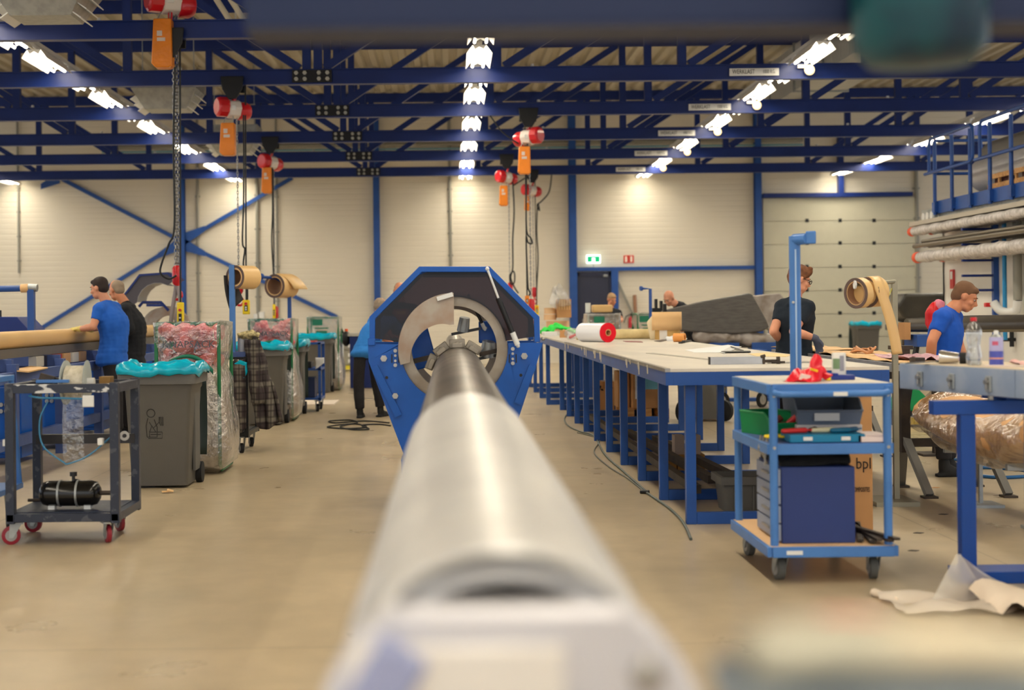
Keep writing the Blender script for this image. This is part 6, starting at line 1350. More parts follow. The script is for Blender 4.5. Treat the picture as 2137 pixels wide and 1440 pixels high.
# tall post between trolley and table
q = P(1658, 500, 8.62); t = thing('jib_stand', 'tall light blue post with a short round arm behind the trolley', 'stand', (q.x, 8.62, 0), w=True)
MB().cyl((q.x, 8.62, 0.02), (q.x, 8.62, q.z+.02), .034, n=24).build('post', BLUEL, t)
MB().bb(q.x-.008, q.x+.001, 8.582, 8.592, .5, q.z-.06).build('painted_highlight', M('highlight_pale_blue', (170, 196, 226), .4), t)  # pale strip painted as the highlight down the round post
MB().cyl((q.x, 8.62, q.z), (q.x+.055, 8.52, q.z), .034, n=24).build('arm', BLUEL, t); MB().box((q.x+.07, 8.505, q.z+.006), (.062, .018, .078), (0, 0, R(-30))).build('end_plate', BLUEL, t, bevel=.008)
MB().cyl((q.x, 8.62, .0), (q.x, 8.62, .02), .1).build('foot_plate', BLUEL, t); MB().cyl((q.x-.02, 8.582, q.z-.38), (q.x-.02, 8.592, q.z-.38), .008).build('screw', STEEL, t)
# tall carton behind the trolley
ca = carton('tall cardboard box with handwriting and a green strip behind the trolley', (G(1748, 1105).x+.03, 8.9, 0), .37, .2, .9, rz=R(-3))
text('COMPOSITES', .042, M('print_black', (50, 40, 36), .7), 'printed_word', ca, (.112, -.103, .25), sx=.45); text('bpl', .1, M('marker_black', (30, 26, 26), .7), 'handwriting', ca, (.13, -.103, .41), (R(90), 0, 0), .0008, 'CENTER', .8)
MB().bb(-.181, .181, -.1035, -.101, .5, .53).bb(-.181, .181, -.1035, -.101, .84, .86).build('green_strip', M('strip_green', (20, 130, 110), .5), ca)
# ------------------------------------------------------------------ rust brown trestles and the tan covered table
BX0, BX1, BY0, BY1, BZ = 3.22, 3.8, 10.25, 14.2, .965
t = thing('rear_table', 'narrow table covered with tan sheets behind the trolley, on dark trestles', 'table', ((BX0+BX1)/2, 11.2, 0), w=True)
MB().bb(BX0, BX1, BY0, BY1, BZ-.05, BZ-.008).build('table_top', M('table_edge_grey', (150, 152, 156), .4), t, smooth=0)
MB().bb(BX0-.02, BX0, BY0, BY1, BZ-.06, BZ+.004).build('edge_profile', ALU, t)
for y in (10.55, 13.4):
    tt = thing('trestle', 'dark steel trestle with splayed feet under the tan covered table, %s one' % ('nearer' if y < 12 else 'farther'), 'trestle', ((BX0+BX1)/2, y, 0), w=True, group='dark trestles')
    for x in (3.36, 3.93):
        MB().bb(x-.033, x+.033, y-.033, y+.033, .3, BZ-.121 if x < 3.5 else .45).build('upright', DARKB, tt, smooth=0)
        for s in (-1, 1): MB().bar((x, y, .42), (x+.07, y+s*.32, .02), .06, .035).build('foot', M('zinc_leg', (130, 128, 124), .4, .5), tt, smooth=0); MB().bb(x+.02, x+.12, y+s*.32-.05, y+s*.32+.05, 0, .015).build('foot_pad', DARKB, tt)
    MB().bb(3.394, 3.896, y-.03, y+.03, .34, .4).build('base_bar', DARKB, tt, smooth=0); MB().bb(BX0, BX1, y-.035, y+.035, BZ-.12, BZ-.06).build('head_bar', DARKB, tt, smooth=0)
p = P(1861, 770, 8.86); t = None; _c = ('clamp_post', 'dark brown upright with a clamp beside the left end of the metal table', 'post')
o = MB().bb(3.33, 3.4, 10.2, 10.33, .9, 1.01).bb(3.35, 3.38, 10.2, 10.24, .8, .9).build('edge_clamp', DARKB, None, smooth=0); tag(o, 'dark clamp on the near edge of the tan covered table', 'clamp')
for k, (dx, y0, y1, dz) in enumerate(((0, 10.3, 11.9, 0), (.03, 11.6, 13.1, .008), (-.02, 12.9, 14.3, .016))):
    o = MB().grid(4, 12, lambda a, b: Vector((BX0+.02+dx+(BX1-BX0-.05)*a, y0+(y1-y0)*b, BZ+.004+dz+.012*math.sin(b*9+a*2)**2))).build('tan_sheet', TANP, None, smooth=180, solid=.004); tag(o, 'tan sheet lying on the narrow rear table, %s one' % ('nearest', 'middle', 'farthest')[k], 'sheet', 'tan sheets on the rear table')
o = crumple(MB().grid(16, 8, lambda a, b: Vector((3.35+.42*a, 10.4+.9*b, BZ+.03+.012*math.sin(a*20+b*7)))).build('pink_netting', M('pink_film', (206, 150, 160), .3, rgb2=(150, 90, 120), scale=30), None, smooth=180), .02, 14); tag(o, 'crumpled pink release film lying on the tan sheets', 'film')
o = MB(); 
for k in range(4): o.tube([Vector((3.5+.06*math.cos(a)+.02*k, 12.2+.2*math.sin(a), BZ+.03+.02*math.sin(2*a+k)+.008*k)) for a in [i*math.pi/5 for i in range(10)]], .009, 6, closed=True)
o = o.build('orange_strap', M('strap_orange', (196, 140, 96), .6), None); tag(o, 'heap of orange and pink straps at the far end of the rear table', 'strap')
o = MB().bb(3.56, 3.68, 11.4, 11.5, BZ+.01, BZ+.09).bb(3.54, 3.7, 11.38, 11.52, BZ+.07, BZ+.1).build('black_clamp', DARKB, None); tag(o, 'small dark clamp standing on the rear table left of the hanging strip', 'clamp')
# wrapped long bundle below
bd = MB()
def bf(a, b):
    th = 2*math.pi*a; y = 8.3+1.9*b; r1 = .36-.03*b; r2 = .19-.02*b
    return Vector((3.66 - .06*b + r1*math.cos(th), y, .62 + r2*math.sin(th) - .1*math.sin(b*3.1)))
t = thing('wrapped_bundle', 'long tan panel bundle in clear film hanging low behind the metal table', 'bundle', (3.6, 9.2, 0), w=True)
crumple(MB().grid(28, 40, bf).build('film_wrap', FILM, t, smooth=180), .06, 5)
MB().grid(20, 12, lambda a, b: Vector(bf(a, b)).lerp(Vector((3.66-.06*b, 8.3+1.9*b, .64)), .1)).build('tan_core', M('core_tan', (222, 172, 118), .6, var=.12), t, smooth=180)
for y in (8.7, 9.8):
    tt = thing('floor_support', 'low dark support carrying the film wrapped bundle, %s one' % ('nearer' if y < 9 else 'farther'), 'support', (3.64, y, 0), group='supports of the wrapped bundle')
    MB().bb(-.25, .25, -.02, .02, .37, .41).bb(-.012, .012, -.012, .012, .02, .37).bb(-.12, .12, -.12, .12, 0, .02).build('frame', GALV, tt)
gm = thing('green_machine', 'green wedge shaped cart with a yellow bar beyond the trestle', 'cart', (P(1900, 840, 16.5).x, 16.5, 0))
MB().prism([(-.2, .18), (.24, .18), (.24, .22), (.02, .44), (-.05, .44), (-.2, .28)], -.2, .2).build('hood', M('machine_green', (0, 140, 80), .45), gm, bevel=.008)
MB().bb(-.22, .26, -.22, .22, .12, .178).bb(-.2, -.16, -.2, .2, 0, .12).bb(.2, .24, -.2, .2, 0, .12).build('frame', BLACK, gm); MB().bb(-.22, .2, -.25, -.22, .03, .11).build('yellow_bar', M('yellow_bar', (214, 180, 20), .5), gm)
for k, (pts, m_, lab) in enumerate((([(2137, 985), (2080, 980), (2030, 978), (1975, 972), (1964, 965), (1990, 962), (2030, 968)], M('hose_blue2', (40, 96, 150), .4), 'blue air hose looping on the floor right of the trestle'), ([(2137, 998), (2090, 1000), (2040, 996), (2010, 990)], M('hose_blue2', (40, 96, 150), .4), 'straight blue air hose on the floor in front of the black hose coil'), ([(2137, 965), (2100, 968), (2062, 972), (2080, 980), (2137, 976), (2137, 962), (2090, 962)], CABLE, 'coiled black hose on the floor at the right edge'))):
    floor_cable(lab, pts, .014, m_, 'floor_hose')
for k, (u, v) in enumerate(((1952, 1018), (1968, 1074), (2010, 1078), (1600, 1010), (1916, 1113), (1905, 1150))):
    p = G(u, v); o = MB().prism([(p.x-.03, p.y), (p.x+.01, p.y-.02), (p.x+.04, p.y+.01), (p.x, p.y+.03)], 0.001, .003, 'Z').build('paper_scrap', CARD if k == 0 else DARKB, None, smooth=0); tag(o, ['small tan scrap on the floor near the trestle foot', 'small dark chip on the floor left of the big blue stand leg', 'dark sliver on the floor right of the big blue stand leg', 'tiny dark chip under the table beside the trolley', 'small dark speck on the floor right of the trolley wheel', 'second dark speck nearer than the first right of the trolley'][k], 'scrap', 'scraps on the floor')
# ------------------------------------------------------------------ roll holder with the hanging tan strip
RYY = 10.0; px_ = P(1866, 585, RYY)
t = thing('roll_holder', 'bare metal stand with a horizontal bar holding two tan rolls', 'stand', (px_.x, RYY, 0), w=True)
WM = M('dull_metal', (150, 144, 124), .4, .6)
MB().bb(px_.x-.018, px_.x+.018, RYY-.018, RYY+.018, 0, px_.z).build('post', WM, t); MB().bb(px_.x-.2, px_.x+.1, RYY-.2, RYY+.2, 0, .03).build('foot', WM, t)
e0 = P(1868, 588, RYY); e1 = P(1786, 606, RYY-.2); e1.z = e0.z-.02
MB().cyl(e0, e1, .014).build('bar', WM, t); MB().cyl(e1+Vector((-.012, 0, .0)), e1, .03, n=20).build('end_disc', WHITE, t)
MB().bar((px_.x, RYY, px_.z-.02), (px_.x-.06, RYY, px_.z-.15), .02, .004).build('yellow_tag', M('tag_yellow', (214, 206, 100), .5), t)
ax = (e0-e1).normalized()
for k, (off, L_, r, ri, lab) in enumerate(((.0, .06, .105, .078, 'tan film roll at the left end of the metal roll holder'), (.115, .1, .105, .075, 'tan film roll with a long strip hanging down to the rear table'))):
    c = e1 + ax*off + Vector((0, 0, -.06)); rl = thing('film_roll', lab, 'roll', c, w=True, group='tan film rolls')
    roll_body(rl, c, ax, L_, r, TAN, ri)
    if k == 0: MB().cyl(c + ax*.06, c + ax*.115, .086, n=32).build('core_tube', TAN, rl)
    else:
        s0 = c + Vector((0, 0, .108)); end = P(1855, 738, 10.05)
        def stf(a, b):
            w = ax*(L_*(a)); 
            if b < .25: th = R(90 - 80*b/.25); q = c + Vector((.02*math.cos(th), -.108*math.cos(th), .108*math.sin(th))); return q + w
            f_ = (b-.25)/.75; q0 = c + Vector((.02, -.107, .018)); q1 = Vector((end.x-.05, c.y-.04, end.z)); return q0.lerp(q1, f_) + w + Vector((.015*math.sin(f_*3), 0, 0))
        MB().grid(3, 28, stf).build('hanging_strip', TAN, rl, smooth=180, solid=.004)
# ------------------------------------------------------------------ near metal work table at the right edge
d = Vector((.27, -.963, 0)).normalized(); wv = Vector((.963, .27, 0)).normalized(); A = Vector((2.465, 7.82, 0))
mt = thing('metal_table', 'narrow table with bluish aluminium sides and latches at the right edge', 'table', A + d*.9 + wv*.25)
MT = Matrix.Translation(-(A + d*.9 + wv*.25))
def mq(l, w, z): return A + d*l + wv*w + Vector((0, 0, z))
def mbox(l0, l1, w0, w1, z0, z1):
    return MB().add([mq(l0, w0, z0) , mq(l1, w0, z0), mq(l1, w1, z0), mq(l0, w1, z0), mq(l0, w0, z1), mq(l1, w0, z1), mq(l1, w1, z1), mq(l0, w1, z1)], [(3, 2, 1, 0), (4, 5, 6, 7), (0, 1, 5, 4), (1, 2, 6, 5), (2, 3, 7, 6), (3, 0, 4, 7)])
WL[mt.name] = A + d*.9 + wv*.25
BAL = M('bluish_aluminium', (150, 166, 190), .36, .35, rgb2=(176, 186, 200), scale=5)
for l0, l1 in ((0, .97), (.975, 2.6)): mbox(l0, l1, 0, .5, .93, 1.068).build('box_section', BAL, mt, smooth=0, bevel=.003)
mbox(.004, 2.6, .004, .496, 1.068, 1.072).build('top_sheet', M('top_sheet_beige', (206, 188, 160), .5), mt, smooth=0)
for l in (.2, .48, .78, 1.12, 1.5):
    o = mbox(l-.02, l+.02, -.012, 0, .95, 1.03).build('latch', GALV, mt, smooth=0, bevel=.003); MB().cyl(mq(l, -.03, 1.0), mq(l, -.01, 1.0), .012).cyl(mq(l, -.022, .965), mq(l, -.022, 1.02), .006).build('latch_lever', STEEL, o)
ts = thing('table_stand', 'big bright blue portal stand under the near metal table', 'stand', (2.9, 7.15, 0), w=True)
SB = M('stand_blue', (0, 66, 152), .4, var=.08)
y = 7.15
MB().bb(2.41, 3.6, y-.035, y+.035, .835, .905).build('cross_beam', SB, ts, smooth=0, bevel=.003)
for x in (2.585, 2.925, 3.5): MB().bb(x-.037, x+.037, y-.033, y+.033, .06, .834).build('leg', SB, ts, smooth=0, bevel=.003)
MB().bb(2.52, 3.6, y-.1, y+.1, 0, .06).build('foot_beam', SB, ts, smooth=0, bevel=.003)
MB().bb(2.7, 2.72, y-.01, y+.01, .905, .93).bb(3.0, 3.02, y-.01, y+.01, .905, .93).build('spacer', STEEL, ts)
mbox(.55, .75, .12, .38, .905, .929).build('packing', SB, ts)
# things on the metal table
zt = 1.0725
def onm(l, w): return mq(l, w, zt)
c = onm(.52, .1)
bt = thing('water_bottle', 'clear waisted plastic bottle with a red cap on the metal table', 'bottle', c)
MB().lathe([(.03, 0), (.039, .008), (.04, .05), (.034, .085), (.031, .1), (.037, .13), (.041, .16), (.04, .18), (.03, .205), (.015, .222), (.013, .235)], (0, 0, 0), (0, 0, 1), 32).build('bottle_body', CLEAR, bt, smooth=60); MB().lathe([(.0155, .228), (.0155, .245), (.013, .247)], (0, 0, 0), (0, 0, 1), 20).build('cap', RED, bt)
MB().lathe([(.0, .003), (.036, .004), (.037, .03), (0, .03)], (0, 0, 0), (0, 0, 1), 28).build('water', CLEAR, bt)
c = onm(.62, .16)
cn = thing('spray_can', 'white and blue spray can with a white nozzle on the metal table', 'can', c)
MB().lathe([(.032, 0), (.034, .004), (.034, .14), (.032, .146)], (0, 0, 0), (0, 0, 1), 32).build('can_body', M('can_violet', (176, 172, 214), .35), cn, smooth=40)
MB().lathe([(.0345, .004), (.0345, .075)], (0, 0, 0), (0, 0, 1), 32).build('blue_band', M('can_blue', (76, 84, 176), .35), cn); MB().lathe([(.0348, .034), (.0348, .042)], (0, 0, 0), (0, 0, 1), 32).build('orange_stripe', M('can_orange', (214, 150, 130), .4), cn)
MB().lathe([(.031, .146), (.02, .158), (.012, .16)], (0, 0, 0), (0, 0, 1), 24).build('shoulder', GALV, cn); MB().lathe([(.013, .158), (.012, .175), (.008, .18), (.0, .18)], (0, 0, 0), (0, 0, 1), 16).build('nozzle', WHITE, cn)
MB().lathe([(.0346, .105), (.0346, .125)], (0, 0, 0), (0, 0, 1), 6, 215, 265).build('red_print', M('print_pink', (200, 90, 120), .4), cn)
c = onm(.82, .27)
cup = thing('measuring_cup', 'empty clear plastic cup standing on the metal table at the right', 'cup', c)
MB().lathe([(.0, .002), (.05, .002), (.063, .14), (.069, .142), (.069, .148), (.062, .148)], (0, 0, 0), (0, 0, 1), 36).build('cup', glassy('frosted_plastic', (206, 206, 208), .25, .25), cup, smooth=40)
MB().lathe([(0, .003), (.045, .003), (.048, .012), (0, .012)], (0, 0, 0), (0, 0, 1), 24).build('residue', TRANSL, cup)
c = onm(.3, .12); t = thing('steel_nozzle', 'shiny conical steel nozzle lying on the metal table', 'nozzle', c)
MB().lathe([(.034, 0), (.036, .01), (.026, .1), (.022, .1)], (-.06, .02, .036), (1, -.35, -.05), 28).build('cone', M('polished_steel', (214, 210, 204), .15, .9), t, smooth=40); MB().lathe([(.026, 0), (.03, .0), (.03, .05), (.026, .05)], (.035, -.02, .031), (1, -.35, 0), 28, closed=True).build('rubber_ring', RUBBER, t)
t = thing('scissors', 'black scissors lying at the left end of the metal table', 'scissors', onm(.25, .05))
MB().bar((-.17, -.06, .006), (.02, .0, .012), .02, .004).bar((-.15, -.03, .008), (.02, .012, .014), .016, .004).build('blades', M('blade_dark', (90, 90, 92), .3, .7), t)
for dy in (-.0, .03): MB().tube([(.07+.045*math.cos(a*math.pi/6), dy+.02*math.sin(a*math.pi/6), .012) for a in range(12)], .007, 8, closed=True).build('grip', BLACK, t)
o = MB().box(onm(.75, .13)+Vector((0, 0, .004)), (.22, .05, .006), (0, 0, R(-35))).build('white_strip', M('strip_white', (230, 214, 204), .5), None); tag(o, 'white strip lying in front of the spray can and cup', 'strip')
o = crumple(MB().grid(14, 5, lambda a, b: onm(.98+.5*a, .2+.12*b)+Vector((0, 0, .01+.01*math.sin(a*30+b*5)))).build('purple_film', M('purple_film', (150, 96, 130), .3, rgb2=(206, 170, 180), scale=40), None, smooth=180), .012, 30); tag(o, 'wrinkled purple film lying on the metal table right of the cup', 'film')
o = crumple(MB().grid(8, 4, lambda a, b: onm(.5+.2*a, .32+.1*b)+Vector((0, 0, .01+.01*math.sin(a*20+b*5)))).build('pink_film', M('pink_film2', (220, 170, 164), .3), None, smooth=180), .015, 30); tag(o, 'small crumpled pink film behind the spray can', 'film')
# milky sheets on the floor at the lower right
MS = M('milky_sheet', (226, 218, 206), .45, alpha=.5)
t = thing('plastic_sheet', 'milky plastic sheet standing up in a peak on the floor at the lower right', 'sheet', G(2000, 1270), w=True)
ap = P(2000, 1156, 6.7)
def sh(a, b):
    l = Vector((G(1925, 1262).x, 6.5, .004)).lerp(Vector((G(2062, 1250).x, 6.7, .004)), a); return l.lerp(ap + Vector((.02*(a-.5), 0, 0)), b) + Vector((0, -.03*math.sin(b*3)*math.sin(a*3), 0))
MB().grid(10, 12, sh).build('peak', MS, t, smooth=180)
def sh2(a, b):
    l = Vector((G(2062, 1250).x, 6.7, .004)).lerp(Vector((2.9, 6.6, .02)), a); k_ = P(2110, 1240, 6.75); return l.lerp(ap.lerp(k_, a), b) + Vector((0, .02*math.sin(a*8+b*3), 0))
MB().grid(10, 8, sh2).build('fold', MS, t, smooth=180)
crumple(MB().grid(30, 14, lambda a, b: Vector((2.0+1.0*a, 6.33+.42*b-.15*a*b, .012+.035*abs(math.sin(a*7+b*4))*(.3+.7*a)))).build('spread_film', M('milky_sheet2', (230, 216, 198), .45, alpha=.72), t, smooth=180), .05, 6)
o = crumple(MB().grid(24, 12, lambda a, b: Vector((2.42+.7*a, 6.28+.4*b, .03+.12*math.sin(math.pi*a)*math.sin(math.pi*b)+.05*math.sin(a*14)))).build('cream_cloth', M('cream_cloth', (230, 212, 190), .8), None, smooth=180), .05, 7); tag(o, 'heap of cream coloured fleece on the floor at the lower right corner', 'cloth')
for v in o.data.vertices: v.co.z = max(.004, v.co.z)
o = MB().cap(G(1825, 1245)+Vector((0, 0, .02)), G(1870, 1258)+Vector((0, 0, .015)), .02, .012).build('white_tube', M('tube_cream', (226, 208, 186), .6), None); tag(o, 'small rolled white scrap left of the milky sheet on the floor', 'scrap')
# very close bench at the lower right, out of focus
nb = thing('near_bench', 'out of focus grey blue bench top in the lower right corner, closest of all', 'bench', (.5, .84, 0), w=True)
MB().bb(.165, .8, .72, .93, 1.13, 1.155).build('bench_top', M('bench_grey', (112, 122, 130), .5), nb, bevel=.008)
MB().bb(.17, .8, .725, .925, 1.05, 1.13).build('apron', M('apron_blue', (120, 134, 150), .5), nb, bevel=.004)
for x in (.2, .76): MB().bb(x-.02, x+.02, .88, .92, 0, 1.05).build('leg', BLUE, nb)
o = crumple(MB().grid(24, 12, lambda a, b: Vector((.18+.5*a, .85+.08*b, 1.16+.018*math.sin(math.pi*b)*(.6+.4*math.sin(a*9))))).build('beige_cloth', M('beige_film', (190, 178, 152), .6, rgb2=(168, 164, 146), scale=9), None, smooth=180, solid=.004), .012, 12); tag(o, 'blurred beige cloth on the closest bench top', 'cloth')
o = MB().cap((.245, .93, 1.172), (.275, .92, 1.172), .009, .008).build('red_tape', M('faded_red', (196, 120, 104), .6), None); tag(o, 'blurred pale red strip on the beige cloth of the closest bench', 'strip')
# very close blue crossbeam at the top
yb = 2.5; s_ = F/yb; zb = H + (650-66)/s_
cb = thing('portal_beam', 'blurred dark blue crossbeam running over the top of the view', 'beam', (.5, yb, zb), w=True)
MB().bb((525-940)/s_, 1.55, yb-.06, yb+.06, zb, zb+.16).build('beam', M('beam_deep_blue', (3, 26, 66), .6), cb, bevel=.004); MB().bb((530-940)/s_, 1.55, yb-.065, yb+.065, zb-.008, zb).build('bottom_flange', M('flange_greyblue', (40, 44, 66), .6), cb)
MB().bb(1.56, 1.66, yb-.06, yb+.06, 0, zb+.16).bb(1.5, 1.75, yb-.14, yb+.14, 0, .02).build('post', BLUED, cb)
o = thing('teal_housing', 'blurred dark teal round housing hanging from the near crossbeam at the top right', 'housing', ((1925-940)/s_*.95, 2.36, zb-.08), w=True)  # round teal lump of unknown use, hung on the crossbeam
cx_ = (1925-940)*2.36/F; MB().lathe([(.0, -.095), (.085, -.09), (.108, -.06), (.112, .1), (.1, .2), (0, .2)], (cx_, 2.36, zb+.0), (0, 0, 1), 32).build('housing', M('dark_teal', (4, 78, 84), .4, rgb2=(10, 40, 60), scale=6), o, smooth=50)
MB().bb(cx_-.02, cx_+.02, 2.36, 2.44, zb+.02, zb+.1).build('bracket', BLACK, o)
MB().cyl((cx_-.075, 2.27, zb+.05), (cx_-.07, 2.285, zb+.05), .022).build('pale_badge', M('badge_blue', (90, 130, 160), .5), o)
# ------------------------------------------------------------------ white room, mezzanine and stored tubes at the right
WX = 7.9; YR = 22.8
struct('wall_right', MB().bb(WX, WX+.12, 12, YR, 0, 2.78).bb(WX, 16, YR-.12, YR, 0, 2.78), M('white_room_wall', (226, 222, 214), .5, var=.04), smooth=0)
mz = thing('mezzanine', 'blue mezzanine deck over the white room with bolted edge beam', 'platform', (WX+2, 18, 2.78), w=True)
MB().bb(WX-.05, 14, 12, YR, 2.78, 2.86).build('deck', GALV, mz); MB().bb(WX-.1, WX-.04, 12, YR+.02, 2.86, 3.06).bb(WX-.1, 14, YR-.04, YR+.02, 2.86, 3.06).build('edge_beam', BLUE, mz, smooth=0)
ra = thing('guard_rail', 'blue tubular guard rail along the mezzanine edge', 'railing', (WX-.1, 18, 2.86), w=True)
for k in range(11):
    y = 22.75 - .775*k; MB().cyl((WX-.13, y, 2.84), (WX-.13, y, 4.02), .03, n=12).build('post', BLUE, ra)
    MB().bb(WX-.16, WX-.1, y-.06, y+.06, 2.88, 3.04).build('bolt_plate', BLUE, ra)
for y0, y1 in ((23.1, 20.98), (20.9, 17.6), (17.5, 13)):
    pts = [(WX-.17, y0, 3.52)] + [(WX-.17, y1+.1, 3.52), (WX-.17, y1+.02, 3.56), (WX-.17, y1, 3.64), (WX-.17, y1, 3.94), (WX-.17, y1+.02, 4.02), (WX-.17, y1+.1, 4.06)] + [(WX-.17, y0-.3, 4.06), (WX-.17, y0-.22, 4.02), (WX-.17, y0-.2, 3.94), (WX-.17, y0-.2, 3.52)]
    MB().tube(pts, .026, 10).build('rail_panel', BLUE, ra)
for k in range(3): MB().cyl((WX-.12+.75*(k+1), YR, 2.86), (WX-.12+.75*(k+1), YR, 4.02), .026).build('post', BLUE, ra)
MB().cyl((WX-.12, YR, 4.03), (WX+2.6, YR, 4.03), .026).build('end_rail', BLUE, ra); MB().cyl((WX-.12, YR, 3.5), (WX+2.6, YR, 3.5), .026).build('knee_rail', BLUE, ra)
t = thing('wrapped_cylinder', 'big foil wrapped cylinder stored on the mezzanine', 'cylinder', (9.4, 19.5, 3.7), w=True)
c0 = P(2058, 366, 22.0); MB().cyl(c0, (c0.x-.1, 17, c0.z+.02), .27, n=40).build('foil_body', M('foil_grey', (190, 186, 184), .4, .2, bump=.4, bscale=10), t)
MB().cyl((c0.x+.3, 22.2, c0.z+.22), (c0.x+.3, 17, c0.z+.22), .36, n=40).build('rear_body', M('dull_wrap', (130, 124, 116), .6), t)
MB().bb(c0.x-.1, c0.x+.5, 21.6, 21.8, 2.861, c0.z-.2).build('cradle', GALV, t)
for k in range(2):
    pc = P(2092, 392, 20.6-.9*k); o = thing('wooden_crate', 'open wooden crate under the foil wrapped cylinder, %s one' % ('farther' if k == 0 else 'nearer'), 'crate', (WX+.2, 20.6-1.0*k, 2.95), group='wooden crates on the mezzanine')
    for z in (.0, .14, .28): MB().bb(-.15, -.13, -.4, .4, z+.0, z+.07).bb(-.15, .3, -.42, -.4, z, z+.07).build('slat', WOOD, o)
    for y in (-.4, 0, .38): MB().bb(-.13, -.1, y, y+.05, 0, .36).build('batten', WOOD, o)
    MB().bb(-.12, .3, -.38, .38, .01, .02).build('bottom', WOOD, o); MB().bb(-.08, .2, -.3, .3, .03, .3).build('dark_filling', M('dark_red_fill', (70, 20, 24), .6), o)
o = thing('ventilator', 'grey fan box with a round grille at the far end of the mezzanine edge', 'fan', (WX+.02, YR+.34, 2.72))
MB().bb(-.14, .14, -.3, .3, 0, .24).build('casing', GALV, o, bevel=.01)
for k in range(3): MB().cyl((-.152, -.2+.2*k, .12), (-.14, -.2+.2*k, .12), .07, n=20).build('grille', WHITE, o)
MB().cyl((0, -.3, .12), (0, -.31, .12), .08, n=20).build('face_grille', WHITE, o)
o = thing('yellow_post', 'thin yellow post on the mezzanine seen through the railing', 'post', (P(2017, 400, 24).x-.1, 22.3, 2.861)); MB().cyl((0, 0, 0), (0, 0, .9), .03).build('post', YELL, o)
# racks on the white wall
for k, y in enumerate((20.5, 16.6, 13.2)):
    t = thing('tube_rack', 'blue upright with cantilever arms on the white wall, %s one' % ('visible', 'second', 'third')[k], 'rack', (WX-.12, y, 0), w=True, group='blue tube racks')
    MB().bb(WX-.08, WX-.002, y-.04, y+.04, .0, 2.6).build('upright', BLUE, t, smooth=0)
    for z in (1.62, 1.83, 2.05, 2.28, 2.5): MB().bb(WX-.52, WX-.08, y-.03, y+.03, z-.035, z).build('arm', BLUED, t, smooth=0)
WRT = M('bubble_wrap', (214, 208, 204), .25, rgb2=(180, 172, 166), scale=14, bump=1., bscale=14); OR = M('orange_red', (240, 84, 40), .5); BAR = M('bare_tube', (120, 112, 100), .3, .7)
def stored(lab, x, z, r, y0, y1, mat, end=None, name='stored_tube', n=18):
    t = thing(name, lab, 'tube', (x, (y0+y1)/2, z), w=True, group='tubes stored on the wall rack')
    k = 60 if mat is WRT else 2; random.seed(int(z*100))
    MB().tube([(x, y0+(y1-y0)*i/(k-1), z) for i in range(k)], [r*(1+(.1*math.sin(i*1.7)+.06*random.random() if mat is WRT else 0)) for i in range(k)], n).build('body', mat, t, smooth=60)
    if end: MB().lathe([(r*1.04, 0), (r*1.06, -.12), (r*.6, -.2), (0, -.22)], (x, y1-.1+.12, z), (0, -1, 0), 16).build('end_cap', end, t)
    return t
y1 = 22.6
stored('lowest bubble wrapped tube with an orange end on the wall rack', WX-.46, 2.155, .085, 13.2, 22.5, WRT, OR)
stored('bubble wrapped tube close to the wall behind the lowest wrapped tube', WX-.27, 2.14, .075, 13.2, 21.9, WRT, OR)
for k in range(5): stored('thin bare metal tube on the middle rack level, %s from the aisle' % ('first', 'second', 'third', 'fourth', 'fifth')[k], WX-.52+.08*k, 2.335, .034, 13.2, 22.6-.25*(k % 3), BAR)
for k in range(3): stored('thin bare metal tube lying on top of the others, %s from the aisle' % ('first', 'second', 'third')[k], WX-.48+.085*k, 2.395, .03, 13.2, 22.3, BAR)
stored('upper bubble wrapped tube with an orange end, nearest the aisle', WX-.48, 2.575, .07, 13.2, 22.7, WRT, OR)
stored('upper bubble wrapped tube with an orange end, nearer the wall', WX-.3, 2.57, .065, 13.2, 22.3, WRT, OR)
for k in range(2):
    t = thing('flat_profile', 'long pale flat profile lying above the wrapped tubes, %s one' % ('aisle side', 'wall side')[k], 'profile', (WX-.42+.2*k, 18, 2.7), w=True, group='flat profiles above the tubes'); MB().bb(WX-.5+.2*k, WX-.33+.2*k, 13, 22.9-.3*k, 2.665, 2.73).build('profile', M('profile_pale', (186, 178, 164), .4, .2), t, smooth=0)
    
o = MB().cyl((WX-.2, 19.75, .9), (WX-.2, 19.75, 2.78), .03).build('blue_pipe', M('pipe_cyan', (30, 130, 186), .4)); tag(o, 'bright blue vertical pipe on the white wall at the right edge', 'pipe')
t = thing('hose_valve', 'white curved pipe bend with a red tap on the white wall', 'valve', (WX-.15, 19.6, 1.4), w=True)
MB().cyl((WX-.1, 19.55, 1.45), (WX-.1, 19.55, 2.78), .06).build('pipe', PIPE, t); MB().tube(spline([Vector(q) for q in ((WX-.1, 19.55, 1.45), (WX-.12, 19.6, 1.3), (WX-.25, 19.75, 1.3), (WX-.32, 19.85, 1.42))]), .06, 14).build('bend', WHITE, t); MB().bb(WX-.42, WX-.34, 19.85, 19.95, 1.36, 1.42).build('tap', RED, t, bevel=.01)
t = thing('wall_tap', 'small black tap fitting on the cream wall below the dark mast', 'valve', (WX-.1, 19.9, .95), w=True)
MB().cyl((WX-.05, 19.9, .8), (WX-.05, 19.9, 1.05), .03).cyl((WX-.28, 19.9, .9), (WX-.0, 19.9, .9), .025).build('fitting', BLACK, t); MB().cyl((WX-.34, 19.9, .9), (WX-.28, 19.9, .9), .03).build('blue_end', BLUE, t)
o = MB().bb(WX-.03, WX, 22.25, 22.4, 1.65, 1.95).build('red_sign', M('sign_red2', (200, 60, 60), .5)); tag(o, 'small red sign on the white wall just below the orange tube end', 'sign'); MB().bb(WX-.034, WX-.03, 22.28, 22.37, 1.8, 1.92).build('pale_field', WHITE, o)
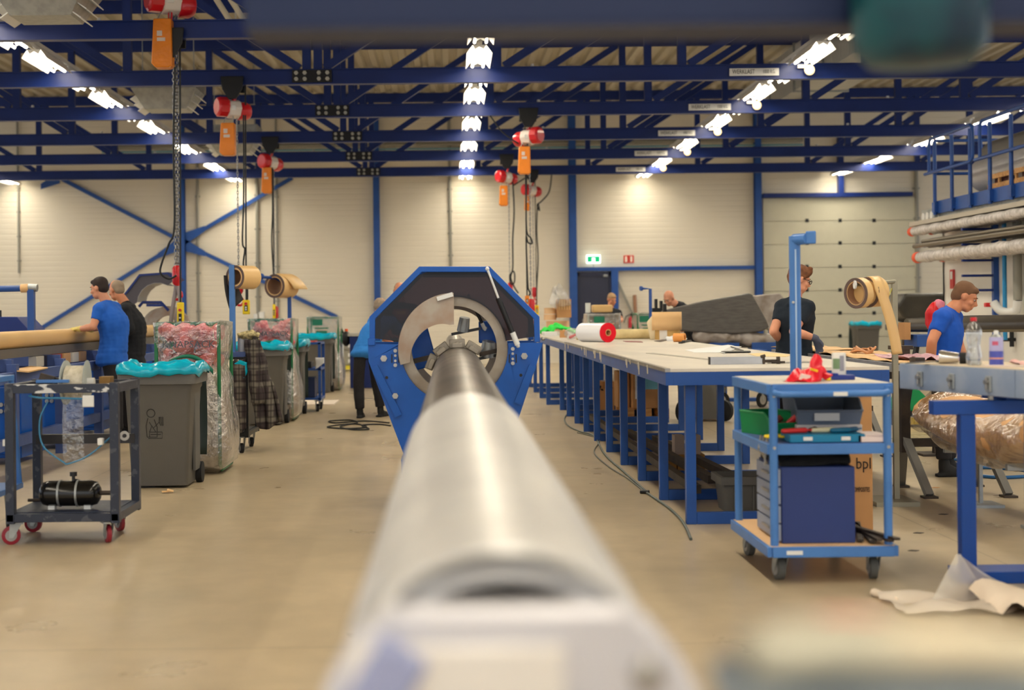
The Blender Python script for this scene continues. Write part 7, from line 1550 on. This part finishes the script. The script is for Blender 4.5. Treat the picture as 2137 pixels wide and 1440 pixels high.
# dark mast and hull pieces
mh = thing('dark_mast', 'long dark polished mast lying behind the stubbled man in blue', 'mast', (5.8, 14.2, 1.2), w=True)
MAST = M('mast_dark', (92, 86, 78), .25, .3, rgb2=(70, 64, 58), scale=3, stretch=(.3, 1, 1))
pr = [(0, .16), (.09, .13), (.12, .05), (.1, -.04), (0, -.08), (-.1, -.04), (-.12, .05), (-.09, .13)]
m = MB(); n = len(pr); vs = []
for x, k in ((4.55, .75), (5.2, .95), (7.2, 1)): vs += [(x, 14.2+a*k, 1.17+b*k*.75) for a, b in pr]
m.add(vs, [(i*n+j, i*n+(j+1) % n, (i+1)*n+(j+1) % n, (i+1)*n+j) for i in range(2) for j in range(n)] + [tuple(range(n)), tuple(2*n+j for j in range(n-1, -1, -1))]); m.build('mast_body', MAST, mh, smooth=50)
MB().bb(4.5, 4.56, 14.1, 14.3, 1.05, 1.22).build('brown_core', CARD, mh)
for x in (4.75, 6.4):
    tt = thing('mast_trestle', 'blue topped trestle under the dark mast, %s one' % ('left' if x < 5 else 'right'), 'trestle', (x, 14.2, 0), group='trestles under the mast')
    MB().bb(-.16, .16, -.2, .2, .98, 1.1).build('blue_head', BLUE, tt, bevel=.005)
    for s in (-1, 1): MB().bar((s*.1, 0, .98), (s*.3, -.1, .01), .04, .04).bar((s*.1, 0, .98), (s*.2, .25, .01), .04, .04).build('leg', BLACK, tt)
hp = thing('hull_part', 'big dark hull shaped composite part beyond the roll holder', 'hull', P(1915, 700, 24.5), w=True)
pts = [(1868, 640), (1884, 613), (1985, 611), (1985, 676), (1925, 678), (1884, 666)]
MB().prism([(P(u, v, 24.5).x, P(u, v, 24.5).z) for u, v in pts], 24.4, 25.3).build('hull', M('hull_dark', (70, 66, 58), .4, rgb2=(40, 38, 34), scale=1.5), hp, smooth=0, bevel=.05); MB().bb(P(1880, 690, 24.5).x, P(1985, 690, 24.5).x, 24.3, 25.4, P(1880, 676, 24.5).z-.12, P(1880, 672, 24.5).z-.05).build('lower_edge', GREYB, hp, bevel=.01)
for u in (1893, 1970): x = P(u, 700, 24.5).x; MB().bb(x-.04, x+.04, 24.6, 24.7, 0, P(1880, 672, 24.5).z-.1).bb(x-.04, x+.04, 25.0, 25.1, 0, P(1880, 672, 24.5).z-.1).build('leg', DARKB, hp)
bp = thing('red_backpack', 'red and pink bag behind the shoulder of the stubbled man in blue', 'bag', P(1945, 668, 14.0), w=True)
p = P(1947, 664, 13.2); crumple(MB().ell(p, (.07, .06, .14), None, 16, 10).build('red_body', RED, bp, smooth=180), .03, 10); crumple(MB().ell(p+Vector((.06, .0, .12)), (.05, .05, .05), None, 14, 8).build('pink_top', M('pink_scarf', (206, 120, 140), .7), bp, smooth=180), .03, 14)
MB().cyl((p.x, p.y, 0), (p.x, p.y, p.z-.1), .02).bb(p.x-.15, p.x+.15, p.y-.15, p.y+.15, 0, .02).build('stand', DARKB, bp)
